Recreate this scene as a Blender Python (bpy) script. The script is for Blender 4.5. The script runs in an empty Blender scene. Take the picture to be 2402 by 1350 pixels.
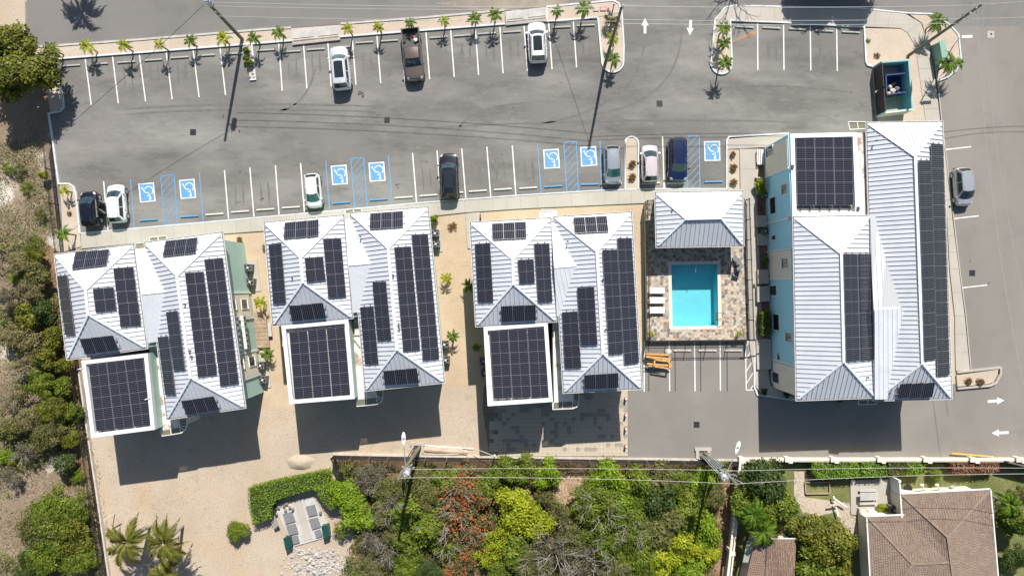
import bpy, bmesh, math, random
import numpy as np
from mathutils import Vector, Matrix
from mathutils.geometry import intersect_line_plane
random.seed(7); rng = np.random.default_rng(7)
SC = bpy.context.scene; COL = SC.collection
# ---------------------------------------------------------------- camera, sky, sun, exposure
ALT = 68.0; PPM = 22.5; CX, CY = 1201.0, 675.0          # drone height, pixels per metre on the ground, nadir
cam = bpy.data.cameras.new('camera'); cam.sensor_width = 36; cam.lens = 36 * ALT * PPM / 2402
cam.clip_end = 2000; cam.clip_start = 1
co = bpy.data.objects.new('camera', cam); COL.objects.link(co); co.location = (0, 0, ALT); SC.camera = co
EL = math.radians(44.0); SDX, SDY = 0.165, 0.986
wd = bpy.data.worlds.new("World"); SC.world = wd; wd.use_nodes = True
nt = wd.node_tree; bg = nt.nodes['Background']
sky = nt.nodes.new('ShaderNodeTexSky'); sky.sky_type = 'NISHITA'; sky.sun_disc = False
sky.sun_elevation = EL; sky.sun_rotation = math.atan2(SDX, SDY)
nt.links.new(sky.outputs[0], bg.inputs[0]); bg.inputs[1].default_value = 0.068
sl = bpy.data.lights.new('sun', 'SUN'); sl.energy = 5.0; sl.angle = math.radians(0.5); sl.color = (1, .95, .87)
so = bpy.data.objects.new('sun', sl); COL.objects.link(so)
so.rotation_euler = Vector((-SDX * math.cos(EL), -SDY * math.cos(EL), -math.sin(EL))).to_track_quat('-Z', 'Y').to_euler()
SC.view_settings.view_transform = 'Standard'; SC.view_settings.look = 'None'
SC.view_settings.gamma = 1; SC.view_settings.use_curve_mapping = False
SC.view_settings.exposure = 0.50
# ---------------------------------------------------------------- helpers
def W(px, py, z=0.0):
    f = (ALT - z) / ALT / PPM
    return Vector(((px - CX) * f, -(py - CY) * f, z))
CAMP = Vector((0, 0, ALT))
def on_plane(px, py, p, n):
    return intersect_line_plane(CAMP, CAMP + (W(px, py, 0) - CAMP) * 3, p, n)
ORG = {}
class MB:
    def __init__(s): s.v = []; s.f = []; s.m = []; s.uv = None
    def add(s, vs, fs, m=0):
        b = len(s.v); s.v += [Vector(v) for v in vs]
        for f in fs: s.f.append([b + i for i in f]); s.m.append(m)
        return s
    def poly(s, pts, m=0): return s.add(pts, [list(range(len(pts)))], m)
    def slab(s, pts, off, m=0):                       # polygon extruded by vector off (downwards or so)
        pts = [Vector(p) for p in pts]; off = Vector(off); n = len(pts)
        nv = Vector((0, 0, 0))
        for i in range(n): nv += pts[i].cross(pts[(i + 1) % n])
        if nv.dot(off) > 0: pts = pts[::-1]
        vs = pts + [p + off for p in pts]
        fs = [list(range(n)), list(range(2 * n - 1, n - 1, -1))]
        for i in range(n):
            j = (i + 1) % n; fs.append([i, i + n, j + n, j])
        return s.add(vs, fs, m)
    def prism(s, pts, z0, z1, m=0):
        return s.slab([(p[0], p[1], z1) for p in pts], (0, 0, z0 - z1), m)
    def box(s, c, d, rz=0, m=0):
        c = Vector(c); hx, hy, hz = d[0] / 2, d[1] / 2, d[2] / 2; R = Matrix.Rotation(rz, 3, 'Z')
        return s.slab([c + R @ Vector((a * hx, b * hy, hz)) for a, b in ((-1, -1), (1, -1), (1, 1), (-1, 1))], (0, 0, -2 * hz), m)
    def bar(s, p, q, w, h, m=0, up=(0, 0, 1)):        # rectangular bar p->q, top at p/q + h/2
        p = Vector(p); q = Vector(q); d = (q - p).normalized(); sd = d.cross(Vector(up))
        if sd.length < 1e-4: sd = Vector((1, 0, 0))
        sd.normalize(); u = sd.cross(d).normalized()
        return s.slab([p - sd * w / 2 + u * h / 2, q - sd * w / 2 + u * h / 2, q + sd * w / 2 + u * h / 2, p + sd * w / 2 + u * h / 2], -u * h, m)
    def tube(s, p, q, r, r2=None, n=8, m=0, cap=True):
        p = Vector(p); q = Vector(q); r2 = r if r2 is None else r2; d = (q - p).normalized()
        a = d.orthogonal().normalized(); b = d.cross(a); vs = []
        for k in range(n):
            t = 2 * math.pi * k / n; e = a * math.cos(t) + b * math.sin(t); vs += [p + e * r, q + e * r2]
        fs = [[2 * k, 2 * ((k + 1) % n), 2 * ((k + 1) % n) + 1, 2 * k + 1] for k in range(n)]
        if cap: fs += [[2 * k for k in range(n)][::-1], [2 * k + 1 for k in range(n)]]
        return s.add(vs, fs, m)
    def path(s, pts, w, h, m=0):                      # mitred ribbon-block along a polyline, pts at bottom centre
        pts = [Vector(p) for p in pts]; n = len(pts); L = []; R = []
        closed = (pts[0] - pts[-1]).length < 1e-3
        if closed: pts = pts[:-1]; n -= 1
        for i, p in enumerate(pts):
            a = pts[i - 1] if (i > 0 or closed) else None; b = pts[(i + 1) % n] if (i < n - 1 or closed) else None
            d1 = (p - a).xy.normalized() if a is not None else None; d2 = (b - p).xy.normalized() if b is not None else None
            if d1 is None: d1 = d2
            if d2 is None: d2 = d1
            t = (d1 + d2).normalized(); nn = Vector((-t.y, t.x)); c = max(.5, nn.dot(Vector((-d1.y, d1.x))))
            o = nn * (w / 2 / c); L.append(Vector((p.x + o.x, p.y + o.y, p.z))); R.append(Vector((p.x - o.x, p.y - o.y, p.z)))
        H = Vector((0, 0, h)); vs = []
        for l, r in zip(L, R): vs += [l, l + H, r + H, r]
        fs = []
        for i in range(n if closed else n - 1):
            a = 4 * i; b = 4 * ((i + 1) % n)
            fs += [[a, a + 1, b + 1, b], [a + 1, a + 2, b + 2, b + 1], [a + 2, a + 3, b + 3, b + 2]]
        if not closed: fs += [[0, 3, 2, 1], [4 * n - 4, 4 * n - 3, 4 * n - 2, 4 * n - 1]]
        return s.add(vs, fs, m)
    def build(s, name, mats, parent=None, smooth=False):
        if not isinstance(mats, (list, tuple)): mats = [mats]
        me = bpy.data.meshes.new(name)
        if parent is None:
            a = np.array([tuple(v) for v in s.v]); o = Vector(((a[:, 0].min() + a[:, 0].max()) / 2, (a[:, 1].min() + a[:, 1].max()) / 2, a[:, 2].min()))
            org = o
        else: org = ORG[parent.name]
        me.from_pydata([tuple(v - org) for v in s.v], [], s.f)
        for m in mats: me.materials.append(m)
        if len(mats) > 1: me.polygons.foreach_set('material_index', s.m)
        if smooth: me.polygons.foreach_set('use_smooth', [True] * len(me.polygons))
        me.update()
        ob = bpy.data.objects.new(name, me); COL.objects.link(ob)
        if parent is None: ob.location = org
        else: ob.parent = parent
        ORG[ob.name] = org
        return ob
def thing(name, label, cat, loc=(0, 0, 0), group=None):
    o = bpy.data.objects.new(name, None); COL.objects.link(o); o.location = loc; o.empty_display_size = .3
    o['label'] = label; o['category'] = cat
    if group: o['group'] = group
    ORG[o.name] = Vector(loc); return o
def tag(o, label, cat, group=None):
    o['label'] = label; o['category'] = cat
    if group: o['group'] = group
    return o
def stuff(o): o['kind'] = 'stuff'; return o
def struct(o): o['kind'] = 'structure'; return o
def dup(root, loc, rz=0, label=None, group=None, scale=None):
    r = root.copy(); COL.objects.link(r); r.location = loc; r.rotation_euler = (0, 0, rz)
    if label: r['label'] = label
    if group: r['group'] = group
    if scale: r.scale = (scale,) * 3 if not hasattr(scale, '__len__') else scale
    def rec(a, b):
        for ch in a.children:
            c = ch.copy(); COL.objects.link(c); c.parent = b; rec(ch, c)
    rec(root, r); return r
def clip(poly, a, b, c):                              # keep a*x+b*y<=c (2D)
    out = []; n = len(poly)
    for i in range(n):
        p, q = poly[i], poly[(i + 1) % n]; dp = a * p[0] + b * p[1] - c; dq = a * q[0] + b * q[1] - c
        if dp <= 0: out.append(p)
        if (dp < 0) != (dq < 0) and abs(dp - dq) > 1e-9:
            t = dp / (dp - dq); out.append((p[0] + (q[0] - p[0]) * t, p[1] + (q[1] - p[1]) * t))
    return out
def area(p): return abs(sum(p[i][0] * p[(i + 1) % len(p)][1] - p[(i + 1) % len(p)][0] * p[i][1] for i in range(len(p)))) / 2
ORD = ['first', 'second', 'third', 'fourth', 'fifth', 'sixth', 'seventh', 'eighth', 'ninth', 'tenth', 'eleventh', 'twelfth', 'thirteenth', 'fourteenth', 'fifteenth', 'sixteenth', 'seventeenth', 'eighteenth', 'nineteenth', 'twentieth', 'twenty-first', 'twenty-second', 'twenty-third', 'twenty-fourth']
# ---------------------------------------------------------------- materials
def nodes(name):
    m = bpy.data.materials.new(name); m.use_nodes = True; return m, m.node_tree, m.node_tree.nodes['Principled BSDF']
def N(t, kind, **kw):
    n = t.nodes.new(kind)
    for k, v in kw.items(): setattr(n, k, v)
    return n
def mixc(t, fac, a, b, typ='MIX'):
    n = N(t, 'ShaderNodeMix', data_type='RGBA', blend_type=typ)
    for s, v in ((0, fac), (6, a), (7, b)):
        if isinstance(v, (int, float)): n.inputs[s].default_value = v
        elif isinstance(v, tuple): n.inputs[s].default_value = (*v[:3], 1)
        else: t.links.new(v, n.inputs[s])
    return n.outputs[2]
def noise(t, co, scale, detail=5, rough=.6, lo=.35, hi=.65, stretch=None):
    if stretch:
        mp = N(t, 'ShaderNodeMapping'); mp.inputs['Scale'].default_value = stretch; t.links.new(co, mp.inputs[0]); co = mp.outputs[0]
    n = N(t, 'ShaderNodeTexNoise'); n.inputs['Scale'].default_value = scale; n.inputs['Detail'].default_value = detail
    n.inputs['Roughness'].default_value = rough; t.links.new(co, n.inputs['Vector'])
    r = N(t, 'ShaderNodeMapRange'); r.inputs[1].default_value = lo; r.inputs[2].default_value = hi
    t.links.new(n.outputs[0], r.inputs[0]); return r.outputs[0]
def bump(t, bs, h, strength, dist=.05):
    b = N(t, 'ShaderNodeBump'); b.inputs['Strength'].default_value = strength; b.inputs['Distance'].default_value = dist
    t.links.new(h, b.inputs['Height']); t.links.new(b.outputs[0], bs.inputs['Normal'])
def mat(name, c1, c2=None, scale=1.0, rough=.8, spec=.5, metal=0, fine=0, fscale=12, bmp=0, bscale=25, stains=None, stretch=None, coat=0, sstretch=None):
    m, t, b = nodes(name); b.inputs['Roughness'].default_value = rough; b.inputs['Metallic'].default_value = metal
    b.inputs['Specular IOR Level'].default_value = spec; b.inputs['Coat Weight'].default_value = coat; b.inputs['Coat Roughness'].default_value = .05
    tc = N(t, 'ShaderNodeTexCoord').outputs['Object']
    if c2 is None and not fine and not stains: b.inputs[0].default_value = (*c1, 1)
    else:
        col = mixc(t, noise(t, tc, scale, stretch=stretch), c1, c2 or c1)
        for (cs, ss, lo, hi, amt) in (stains or []):
            f = noise(t, tc, ss, 6, .65, lo, hi, sstretch)
            mm = N(t, 'ShaderNodeMath', operation='MULTIPLY'); t.links.new(f, mm.inputs[0]); mm.inputs[1].default_value = amt
            col = mixc(t, mm.outputs[0], col, cs)
        if fine:
            f = noise(t, tc, fscale, 4, .7, .25, .75)
            mr = N(t, 'ShaderNodeMapRange'); mr.inputs[3].default_value = 1 - fine; mr.inputs[4].default_value = 1 + fine
            t.links.new(f, mr.inputs[0])
            vv = N(t, 'ShaderNodeVectorMath', operation='SCALE'); t.links.new(col, vv.inputs[0]); t.links.new(mr.outputs[0], vv.inputs['Scale'])
            col = vv.outputs[0]
        t.links.new(col, b.inputs[0])
    if bmp: bump(t, b, noise(t, tc, bscale, 4, .7, 0, 1), bmp)
    return m
def leafmat(name, cols, rough=.55, trans=.25):
    m, t, b = nodes(name); g = N(t, 'ShaderNodeNewGeometry'); cr = N(t, 'ShaderNodeValToRGB'); cr.color_ramp.interpolation = 'LINEAR'
    e = cr.color_ramp.elements
    while len(e) < len(cols): e.new(.5)
    for i, c in enumerate(cols): e[i].position = i / (len(cols) - 1); e[i].color = (*c, 1)
    tc = N(t, 'ShaderNodeTexCoord'); nz = noise(t, g.outputs['Position'], .55, 3, .6, .3, .7)
    mx = N(t, 'ShaderNodeMix'); mx.inputs[0].default_value = .45
    t.links.new(g.outputs['Random Per Island'], mx.inputs[2]); t.links.new(nz, mx.inputs[3])
    t.links.new(mx.outputs[0], cr.inputs[0]); t.links.new(cr.outputs[0], b.inputs[0]); b.inputs['Roughness'].default_value = rough
    b.inputs['Specular IOR Level'].default_value = .35
    tr = N(t, 'ShaderNodeBsdfTranslucent'); t.links.new(cr.outputs[0], tr.inputs[0])
    ms = N(t, 'ShaderNodeMixShader'); ms.inputs[0].default_value = trans
    t.links.new(b.outputs[0], ms.inputs[1]); t.links.new(tr.outputs[0], ms.inputs[2])
    t.links.new(ms.outputs[0], t.nodes['Material Output'].inputs['Surface']); return m
M = {}
M['asphalt'] = mat('asphalt', (.150, .143, .135), (.180, .171, .160), .09, .9, fine=.16, fscale=9, bmp=.25, bscale=40, stains=[((.09, .086, .081), .26, .48, .72, .85), ((.255, .245, .228), .15, .47, .66, .9), ((.27, .26, .24), 1.5, .56, .78, .45), ((.075, .071, .067), 1.1, .6, .75, .6)], sstretch=(.45, 1.3, 1))
M['road'] = mat('road_asphalt', (.165, .158, .150), (.20, .19, .178), .12, .92, fine=.3, fscale=14, bmp=.3, bscale=40, stains=[((.10, .098, .092), .22, .5, .75, .45)], stretch=(.3, 1, 1))
M['asphalt_new'] = mat('asphalt_driveway', (.195, .182, .165), (.225, .21, .19), .12, .9, fine=.13, fscale=10, bmp=.2, stains=[((.13, .125, .12), .5, .54, .8, .6), ((.27, .255, .23), .25, .5, .75, .5)])
M['street'] = mat('street_asphalt', (.20, .185, .168), (.24, .222, .2), .1, .9, fine=.13, fscale=12, bmp=.2, stretch=(1, .25, 1), stains=[((.15, .14, .13), .3, .5, .75, .5)])
M['court'] = mat('court_sand', (.44, .335, .225), (.51, .40, .285), .3, .95, fine=.16, fscale=8, bmp=.4, bscale=12, stains=[((.33, .235, .15), 1.1, .58, .75, .6), ((.52, .42, .31), .5, .55, .7, .5)])
M['sand'] = mat('sand', (.44, .365, .29), (.51, .43, .35), .3, .95, fine=.14, fscale=9, bmp=.4, bscale=12, stains=[((.27, .19, .125), 1.6, .6, .75, .5)])
M['yard'] = mat('yard_gravel', (.40, .325, .245), (.475, .395, .305), .14, .95, fine=.26, fscale=7, bmp=.5, bscale=10, stains=[((.46, .34, .22), .22, .5, .66, .7), ((.30, .245, .19), .7, .56, .74, .6), ((.24, .17, .12), 2.6, .62, .72, .6)])
M['dirt'] = mat('dry_soil', (.17, .125, .085), (.30, .235, .165), .16, .95, fine=.35, fscale=5, bmp=.6, bscale=6, stains=[((.62, .57, .50), .13, .56, .64, .9), ((.13, .15, .05), .3, .55, .7, .7), ((.16, .08, .045), .5, .58, .7, .6)])
M['litter'] = mat('leaf_litter_soil', (.17, .095, .055), (.30, .20, .12), .5, .95, fine=.45, fscale=5, bmp=.6, bscale=7)
M['lawn'] = mat('lawn_soil', (.12, .14, .04), (.20, .20, .075), .4, .95, fine=.3, fscale=9, bmp=.4)
M['verge2'] = mat('tan_bare_soil', (.34, .235, .15), (.44, .32, .21), .8, .95, fine=.35, fscale=6, bmp=.5)
M['verge'] = mat('verge_gravel', (.22, .195, .165), (.33, .28, .22), .35, .95, fine=.3, fscale=9, bmp=.4)
M['concrete'] = mat('concrete_path', (.385, .355, .305), (.44, .405, .355), .3, .85, fine=.07, fscale=8, bmp=.1, stains=[((.38, .33, .27), 1.1, .6, .8, .35)])
M['joint'] = mat('joint_mortar', (.27, .24, .2)); M['grout'] = mat('pale_grout', (.46, .42, .36))
M['concrete_g'] = mat('grey_concrete', (.40, .39, .37), (.50, .49, .46), 1.2, .9, fine=.15, fscale=9, bmp=.2, stains=[((.22, .2, .18), 2, .6, .75, .4)])
M['kerb'] = mat('kerb_paint', (.50, .54, .57), (.62, .65, .67), 1.4, .75, fine=.1, stains=[((.3, .28, .26), 2.5, .6, .75, .5)])
M['stop'] = mat('wheel_stop_concrete', (.56, .53, .46), (.64, .61, .55), 2, .85, fine=.12)
M['stopw'] = mat('wheel_stop_grey', (.36, .36, .33), (.44, .43, .39), 2, .85, fine=.12)
M['blue'] = mat('blue_paint', (.09, .27, .50), (.12, .31, .54), 3, .6, fine=.08)
M['white'] = mat('white_paint', (.74, .73, .70), (.64, .62, .59), 2, .7, fine=.08, stains=[((.35, .33, .31), 5, .64, .8, .4)])
M['fadedblack'] = mat('black_paint', (.07, .068, .066), (.09, .085, .08), 2, .9)
M['tyre'] = mat('tyre_mark', (.125, .12, .114), (.16, .152, .145), 1.5, .85, fine=.2); M['rust'] = mat('rust_stain', (.40, .22, .12), (.29, .19, .125), 2.2, .9, fine=.2)
M['oil'] = mat('oil_stain', (.07, .06, .055), (.1, .09, .08), 3, .8)
M['roofm'] = mat('white_metal_roof', (.55, .575, .62), (.60, .62, .655), .5, .38, spec=.5, fine=.03, fscale=3, stains=[((.44, .45, .46), .7, .55, .8, .5), ((.40, .385, .36), 2.2, .64, .8, .35)])
M['roofdeck'] = mat('roof_underlay', (.45, .46, .48))
M['cap'] = mat('ridge_cap_metal', (.66, .69, .74), (.72, .75, .79), 1, .35)
M['gutter'] = mat('gutter_dark', (.10, .095, .09), (.2, .18, .16), 3)  # dark tone paints in the shade inside the gutter channel
M['gutterw'] = mat('gutter_white', (.72, .72, .70))
M['flat'] = mat('flat_roof_membrane', (.60, .575, .53), (.68, .66, .62), 1, .8, fine=.06, stains=[((.45, .36, .26), 1.2, .6, .8, .5)])
M['dirtyroof'] = mat('dirty_concrete_roof', (.64, .60, .54), (.72, .68, .62), 1, .85, fine=.1, stains=[((.24, .15, .09), .7, .53, .62, .8)])
M['parapet'] = mat('white_parapet', (.76, .77, .78), (.70, .71, .72), 1.5, .7, fine=.04)
M['aqua'] = mat('aqua_render', (.39, .56, .50), (.43, .60, .54), .6, .85, fine=.04, bmp=.1)
M['aquab'] = mat('blue_aqua_render', (.36, .70, .80), (.40, .73, .83), .6, .85, fine=.04, bmp=.1)
M['cream'] = mat('cream_render', (.76, .69, .55), (.80, .73, .60), .8, .85, fine=.05)
M['creamw'] = mat('cream_wall', (.66, .60, .49), (.72, .67, .57), .8, .85, fine=.08, stains=[((.4, .34, .27), 1.8, .6, .78, .5)])
M['trim'] = mat('white_trim', (.75, .75, .73), rough=.6)
M['glass'] = mat('dark_glass', (.02, .026, .03), rough=.04, spec=.7)
M['curtain'] = mat('curtain', (.3, .26, .2), rough=.9)
M['steel'] = mat('galvanised_steel', (.42, .45, .47), (.5, .53, .55), 3, .4, metal=.4)
M['alu'] = mat('panel_frame_aluminium', (.28, .285, .30), rough=.4, metal=.3)
M['blackmetal'] = mat('black_fence_metal', (.022, .020, .019), rough=.5)
M['gate'] = mat('black_gate', (.025, .02, .018), (.045, .038, .033), 2, .6)
M['bar'] = mat('brown_fence_post', (.10, .085, .075), (.16, .135, .12), 4, .7)
M['wallcap'] = mat('weathered_wall_cap', (.44, .39, .34), (.56, .52, .47), 2, .85, fine=.15)
M['pole'] = mat('treated_wood_pole', (.13, .14, .085), (.20, .19, .13), 1.2, .85, stretch=(8, 8, .5), fine=.2)
M['wood'] = mat('weathered_wood', (.27, .19, .125), (.38, .29, .21), 2, .85, fine=.25, fscale=20)
M['owood'] = mat('orange_timber', (.52, .27, .08), (.60, .36, .14), 3, .75, fine=.15)
M['pwood'] = mat('pale_timber', (.55, .42, .31), (.64, .54, .43), 3, .8, fine=.15)
M['acgrey'] = mat('ac_casing', (.13, .13, .125), (.17, .165, .155), 3, .6)
M['acwhite'] = mat('ac_white', (.66, .65, .6), rough=.6)
M['black'] = mat('black_plastic', (.012, .012, .013), rough=.5)
M['dgrey'] = mat('dark_grey', (.06, .06, .062), rough=.6)
M['grey'] = mat('mid_grey', (.16, .16, .17), (.2, .2, .21), 3, .8, fine=.1)
M['tile'] = mat('pool_coping', (.62, .53, .43), (.7, .62, .53), 2, .7, fine=.06)
M['plaster'] = mat('pool_plaster', (.20, .58, .65), (.235, .62, .69), 1, .8, fine=.03)
M['cone'] = mat('orange_plastic', (.62, .10, .03), rough=.5)
M['red'] = mat('red_paint', (.6, .02, .015), rough=.4)
M['yellow'] = mat('yellow_paint', (.75, .42, .03), rough=.6)
M['teal'] = mat('teal_render', (.14, .42, .45), (.2, .46, .44), .8, .85, fine=.06)
M['dblue'] = mat('blue_dumpster_paint', (.02, .045, .16), (.03, .07, .2), 2, .5, fine=.1)
M['transf'] = mat('green_cabinet', (.20, .36, .29), (.23, .39, .32), 2, .5)
M['dgreen'] = mat('dark_green_paint', (.01, .06, .045), rough=.4)
M['rock'] = mat('limestone', (.33, .315, .29), (.50, .48, .45), 2, .9, fine=.2, bmp=.5)
M['shingle'] = mat('brown_shingle', (.215, .158, .122), (.27, .205, .16), 1.5, .9, fine=.18, fscale=6)
M['shingle2'] = mat('tan_shingle', (.27, .185, .135), (.32, .22, .165), 1.5, .9, fine=.12)
M['shingled'] = mat('shingle_underlay', (.13, .085, .062), (.16, .105, .08), 2, .95)
M['bark'] = mat('grey_bark', (.24, .21, .185), (.34, .305, .28), 4, .9, fine=.2)
M['barkb'] = mat('brown_bark', (.12, .085, .06), (.19, .14, .1), 4, .9, fine=.2)
M['frostg'] = mat('fogged_panel', (.28, .30, .24), (.34, .35, .28), 1, .35, spec=.5)
M['wired'] = mat('dark_cable', (.03, .03, .03), rough=.6); M['wire'] = mat('cable', (.42, .42, .40), rough=.5)
M['soil'] = mat('paver_soil', (.16, .13, .10), (.24, .2, .15), 3, .95, fine=.3)
M['paver'] = mat('lattice_paver', (.52, .455, .35), (.58, .51, .40), .8, .9, fine=.12)
M['paverd'] = mat('mossy_paver', (.33, .30, .25), (.42, .38, .30), .8, .9, fine=.2)
# random pavement stone colour per object / island
def stonemat(name):
    m, t, b = nodes(name); g = N(t, 'ShaderNodeNewGeometry'); oi = N(t, 'ShaderNodeObjectInfo'); cr = N(t, 'ShaderNodeValToRGB')
    ad = N(t, 'ShaderNodeMath', operation='ADD'); t.links.new(g.outputs['Random Per Island'], ad.inputs[0]); t.links.new(oi.outputs['Random'], ad.inputs[1])
    fr = N(t, 'ShaderNodeMath', operation='FRACT'); t.links.new(ad.outputs[0], fr.inputs[0]); t.links.new(fr.outputs[0], cr.inputs[0])
    cr.color_ramp.interpolation = 'CONSTANT'; e = cr.color_ramp.elements
    cs = [(.46, .39, .30), (.30, .21, .14), (.38, .33, .28), (.24, .21, .19), (.50, .43, .34), (.27, .15, .09), (.52, .46, .38), (.15, .14, .135), (.38, .31, .24), (.45, .38, .31)]
    while len(e) < len(cs): e.new(.5)
    for i, c in enumerate(cs): e[i].position = i / len(cs); e[i].color = (*c, 1)
    t.links.new(cr.outputs[0], b.inputs[0]); b.inputs['Roughness'].default_value = .75; return m
M['stone'] = stonemat('crazy_paving_stone')
def solarmat():
    m, t, b = nodes('solar_cells'); uv = N(t, 'ShaderNodeTexCoord').outputs['UV']; sx = N(t, 'ShaderNodeSeparateXYZ'); t.links.new(uv, sx.inputs[0])
    def line(out, n, w):
        a = N(t, 'ShaderNodeMath', operation='MULTIPLY'); t.links.new(out, a.inputs[0]); a.inputs[1].default_value = n
        f = N(t, 'ShaderNodeMath', operation='FRACT'); t.links.new(a.outputs[0], f.inputs[0])
        c = N(t, 'ShaderNodeMath', operation='LESS_THAN'); t.links.new(f.outputs[0], c.inputs[0]); c.inputs[1].default_value = w; return c.outputs[0]
    v6 = line(sx.outputs[1], 6, .22); u20 = line(sx.outputs[0], 20, .1)
    c = mixc(t, v6, (.010, .011, .018), (.10, .105, .125)); c = mixc(t, u20, c, (.04, .045, .065))
    t.links.new(c, b.inputs[0]); b.inputs['Roughness'].default_value = .06; b.inputs['Specular IOR Level'].default_value = .4
    return m
M['solar'] = solarmat()
def glassy(name, tint, mixf, rough=.05):
    m, t, b = nodes(name); tr = N(t, 'ShaderNodeBsdfTransparent'); tr.inputs[0].default_value = (*tint, 1)
    b.inputs[0].default_value = (.3, .5, .5, 1); b.inputs['Roughness'].default_value = rough
    fr = N(t, 'ShaderNodeFresnel'); fr.inputs[0].default_value = 1.33; gl = N(t, 'ShaderNodeBsdfGlossy'); gl.inputs['Roughness'].default_value = rough
    ms = N(t, 'ShaderNodeMixShader'); t.links.new(fr.outputs[0], ms.inputs[0]); t.links.new(tr.outputs[0], ms.inputs[1]); t.links.new(gl.outputs[0], ms.inputs[2])
    out = ms.outputs[0]
    if mixf:
        m2 = N(t, 'ShaderNodeMixShader'); m2.inputs[0].default_value = mixf; t.links.new(out, m2.inputs[1]); t.links.new(b.outputs[0], m2.inputs[2]); out = m2.outputs[0]
    t.links.new(out, t.nodes['Material Output'].inputs['Surface'])
    tc = N(t, 'ShaderNodeTexCoord').outputs['Object']; bp = N(t, 'ShaderNodeBump'); bp.inputs['Strength'].default_value = .25; bp.inputs['Distance'].default_value = .03
    t.links.new(noise(t, tc, 3.5, 3, .5, 0, 1), bp.inputs['Height']); t.links.new(bp.outputs[0], gl.inputs['Normal']); t.links.new(bp.outputs[0], fr.inputs['Normal'])
    return m
M['water'] = glassy('pool_water', (.80, .97, .985), 0.0)
M['canopy'] = glassy('tinted_canopy_panel', (.62, .58, .46), 0.35, .2)
M['canopy'].node_tree.nodes['Principled BSDF'].inputs[0].default_value = (.42, .42, .32, 1)
def paint(name, c, metal=.0, c2=None):
    m = mat('car_paint_' + name, c, c2, 2, .32, metal=metal, coat=.8); return m
def sunroof(): return M['glass']
# ================================================================ THE GROUND
def P(lst, z=0.0): return [W(a, b, z) for a, b in lst]
HOLE = P([(1574.5, 621), (1682.5, 619), (1685, 763), (1577.5, 765)], .65)
def cut_hole(ob):                                        # the pool basin goes below the ground sheets
    bm = bmesh.new(); bm.from_mesh(ob.data); o = ob.location
    for i in range(4):
        a, b = HOLE[i] - o, HOLE[(i + 1) % 4] - o; d = b - a
        bmesh.ops.bisect_plane(bm, geom=bm.verts[:] + bm.edges[:] + bm.faces[:], plane_co=a, plane_no=Vector((d.y, -d.x, 0)))
    def inside(c):
        s = [(HOLE[(i + 1) % 4] - HOLE[i]).xy.normalized().cross((c - HOLE[i]).xy) for i in range(4)]
        return all(v < -.001 for v in s) or all(v > .001 for v in s)
    bmesh.ops.delete(bm, geom=[f for f in bm.faces if inside(f.calc_center_median() + o)], context='FACES')
    bm.to_mesh(ob.data); bm.free()
def dense(name, pts, z, m, depth=.0):
    mb = MB()
    if depth: mb.slab(P(pts, z), (0, 0, -depth))
    else:
        pp = P(pts, z); a = sum(pp[i].x * pp[(i + 1) % len(pp)].y - pp[(i + 1) % len(pp)].x * pp[i].y for i in range(len(pp)))
        mb.poly(pp if a > 0 else pp[::-1])
    return struct(mb.build(name, m))
g = MB().poly([(-260, -200, -.02), (260, -200, -.02), (260, 200, -.02), (-260, 200, -.02)]); cut_hole(struct(g.build('ground', M['dirt'])))
dense('scrub_ground', [(815, 1128), (785, 1075), (1740, 1082), (1715, 1400), (1700, 1700), (780, 1700), (800, 1340), (838, 1250)], .004, M['litter'])
dense('scrub_litter', [(95, 560), (150, 600), (185, 830), (205, 1000), (220, 1120), (150, 1150), (130, 900), (110, 740)], .006, M['litter'])
dense('bare_soil', [(1300, 1125), (1330, 1112), (1368, 1120), (1378, 1150), (1362, 1185), (1320, 1195), (1298, 1165)], .012, M['verge2'])
dense('lawn', [(1742, 1082), (2600, 1080), (2600, 1600), (1712, 1600)], .004, M['lawn'])
dense('lawn_path', [(1863, 1105), (1886, 1105), (1888, 1165), (2000, 1180), (2020, 1270), (1985, 1245), (1960, 1200), (1890, 1215), (1862, 1160)], .010, M['sand'])
park = dense('car_park', [(110, 135), (600, 95), (1430, 0), (1460, -60), (1690, -60), (1700, 20), (2100, 60), (2250, 60), (2260, 880), (2260, 1085), (1472, 1085), (1472, 790), (1500, 470), (150, 590), (118, 300)], .004, M['asphalt'])
dense('driveway', [(1474, 905), (1503, 905), (1503, 795), (1772, 795), (1772, 925), (2242, 940), (2242, 1082), (1474, 1082)], .010, M['asphalt_new'])
dense('road', [(62, 108), (62, -400), (2700, -400), (2700, 72), (2240, 70), (2205, 40), (2130, 32), (1720, 14), (1696, 20), (1686, 0), (1462, 0), (1445, 4), (1184, 25), (800, 57), (620, 70), (330, 92), (76, 112)], .012, M['road'])
dense('street', [(2242, 62), (2700, 62), (2700, 1082), (2243, 1082), (2235, 600), (2205, 300), (2195, 190)], .014, M['street'])
dense('road_verge', [(-400, -60), (58, -60), (60, 100), (20, 105), (-400, 180)], .008, M['yard'])
dense('bus_verge', [(1020, 8), (1090, 0), (1130, -20), (1340, -30), (1330, 8), (1250, 18), (1180, 22), (1120, 26)], .018, M['verge'])
dense('gravel_yard', [(188, 575), (560, 545), (1100, 480), (1500, 470), (1505, 800), (1474, 925), (1474, 1080), (786, 1068), (822, 1130), (830, 1250), (800, 1600), (262, 1600), (250, 1290), (222, 1110), (195, 860), (150, 600)], .006, M['yard'])
cut_hole(park)
for i, q in enumerate([[(520, 547), (640, 538), (680, 960), (600, 960)], [(1000, 500), (1126, 492), (1175, 960), (1130, 1075), (1118, 905), (1030, 900)], [(1090, 486), (1512, 473), (1510, 800), (1490, 900), (1490, 520), (1100, 530)]]):
    dense('sand_bed', q, .012, M['court'])
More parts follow.
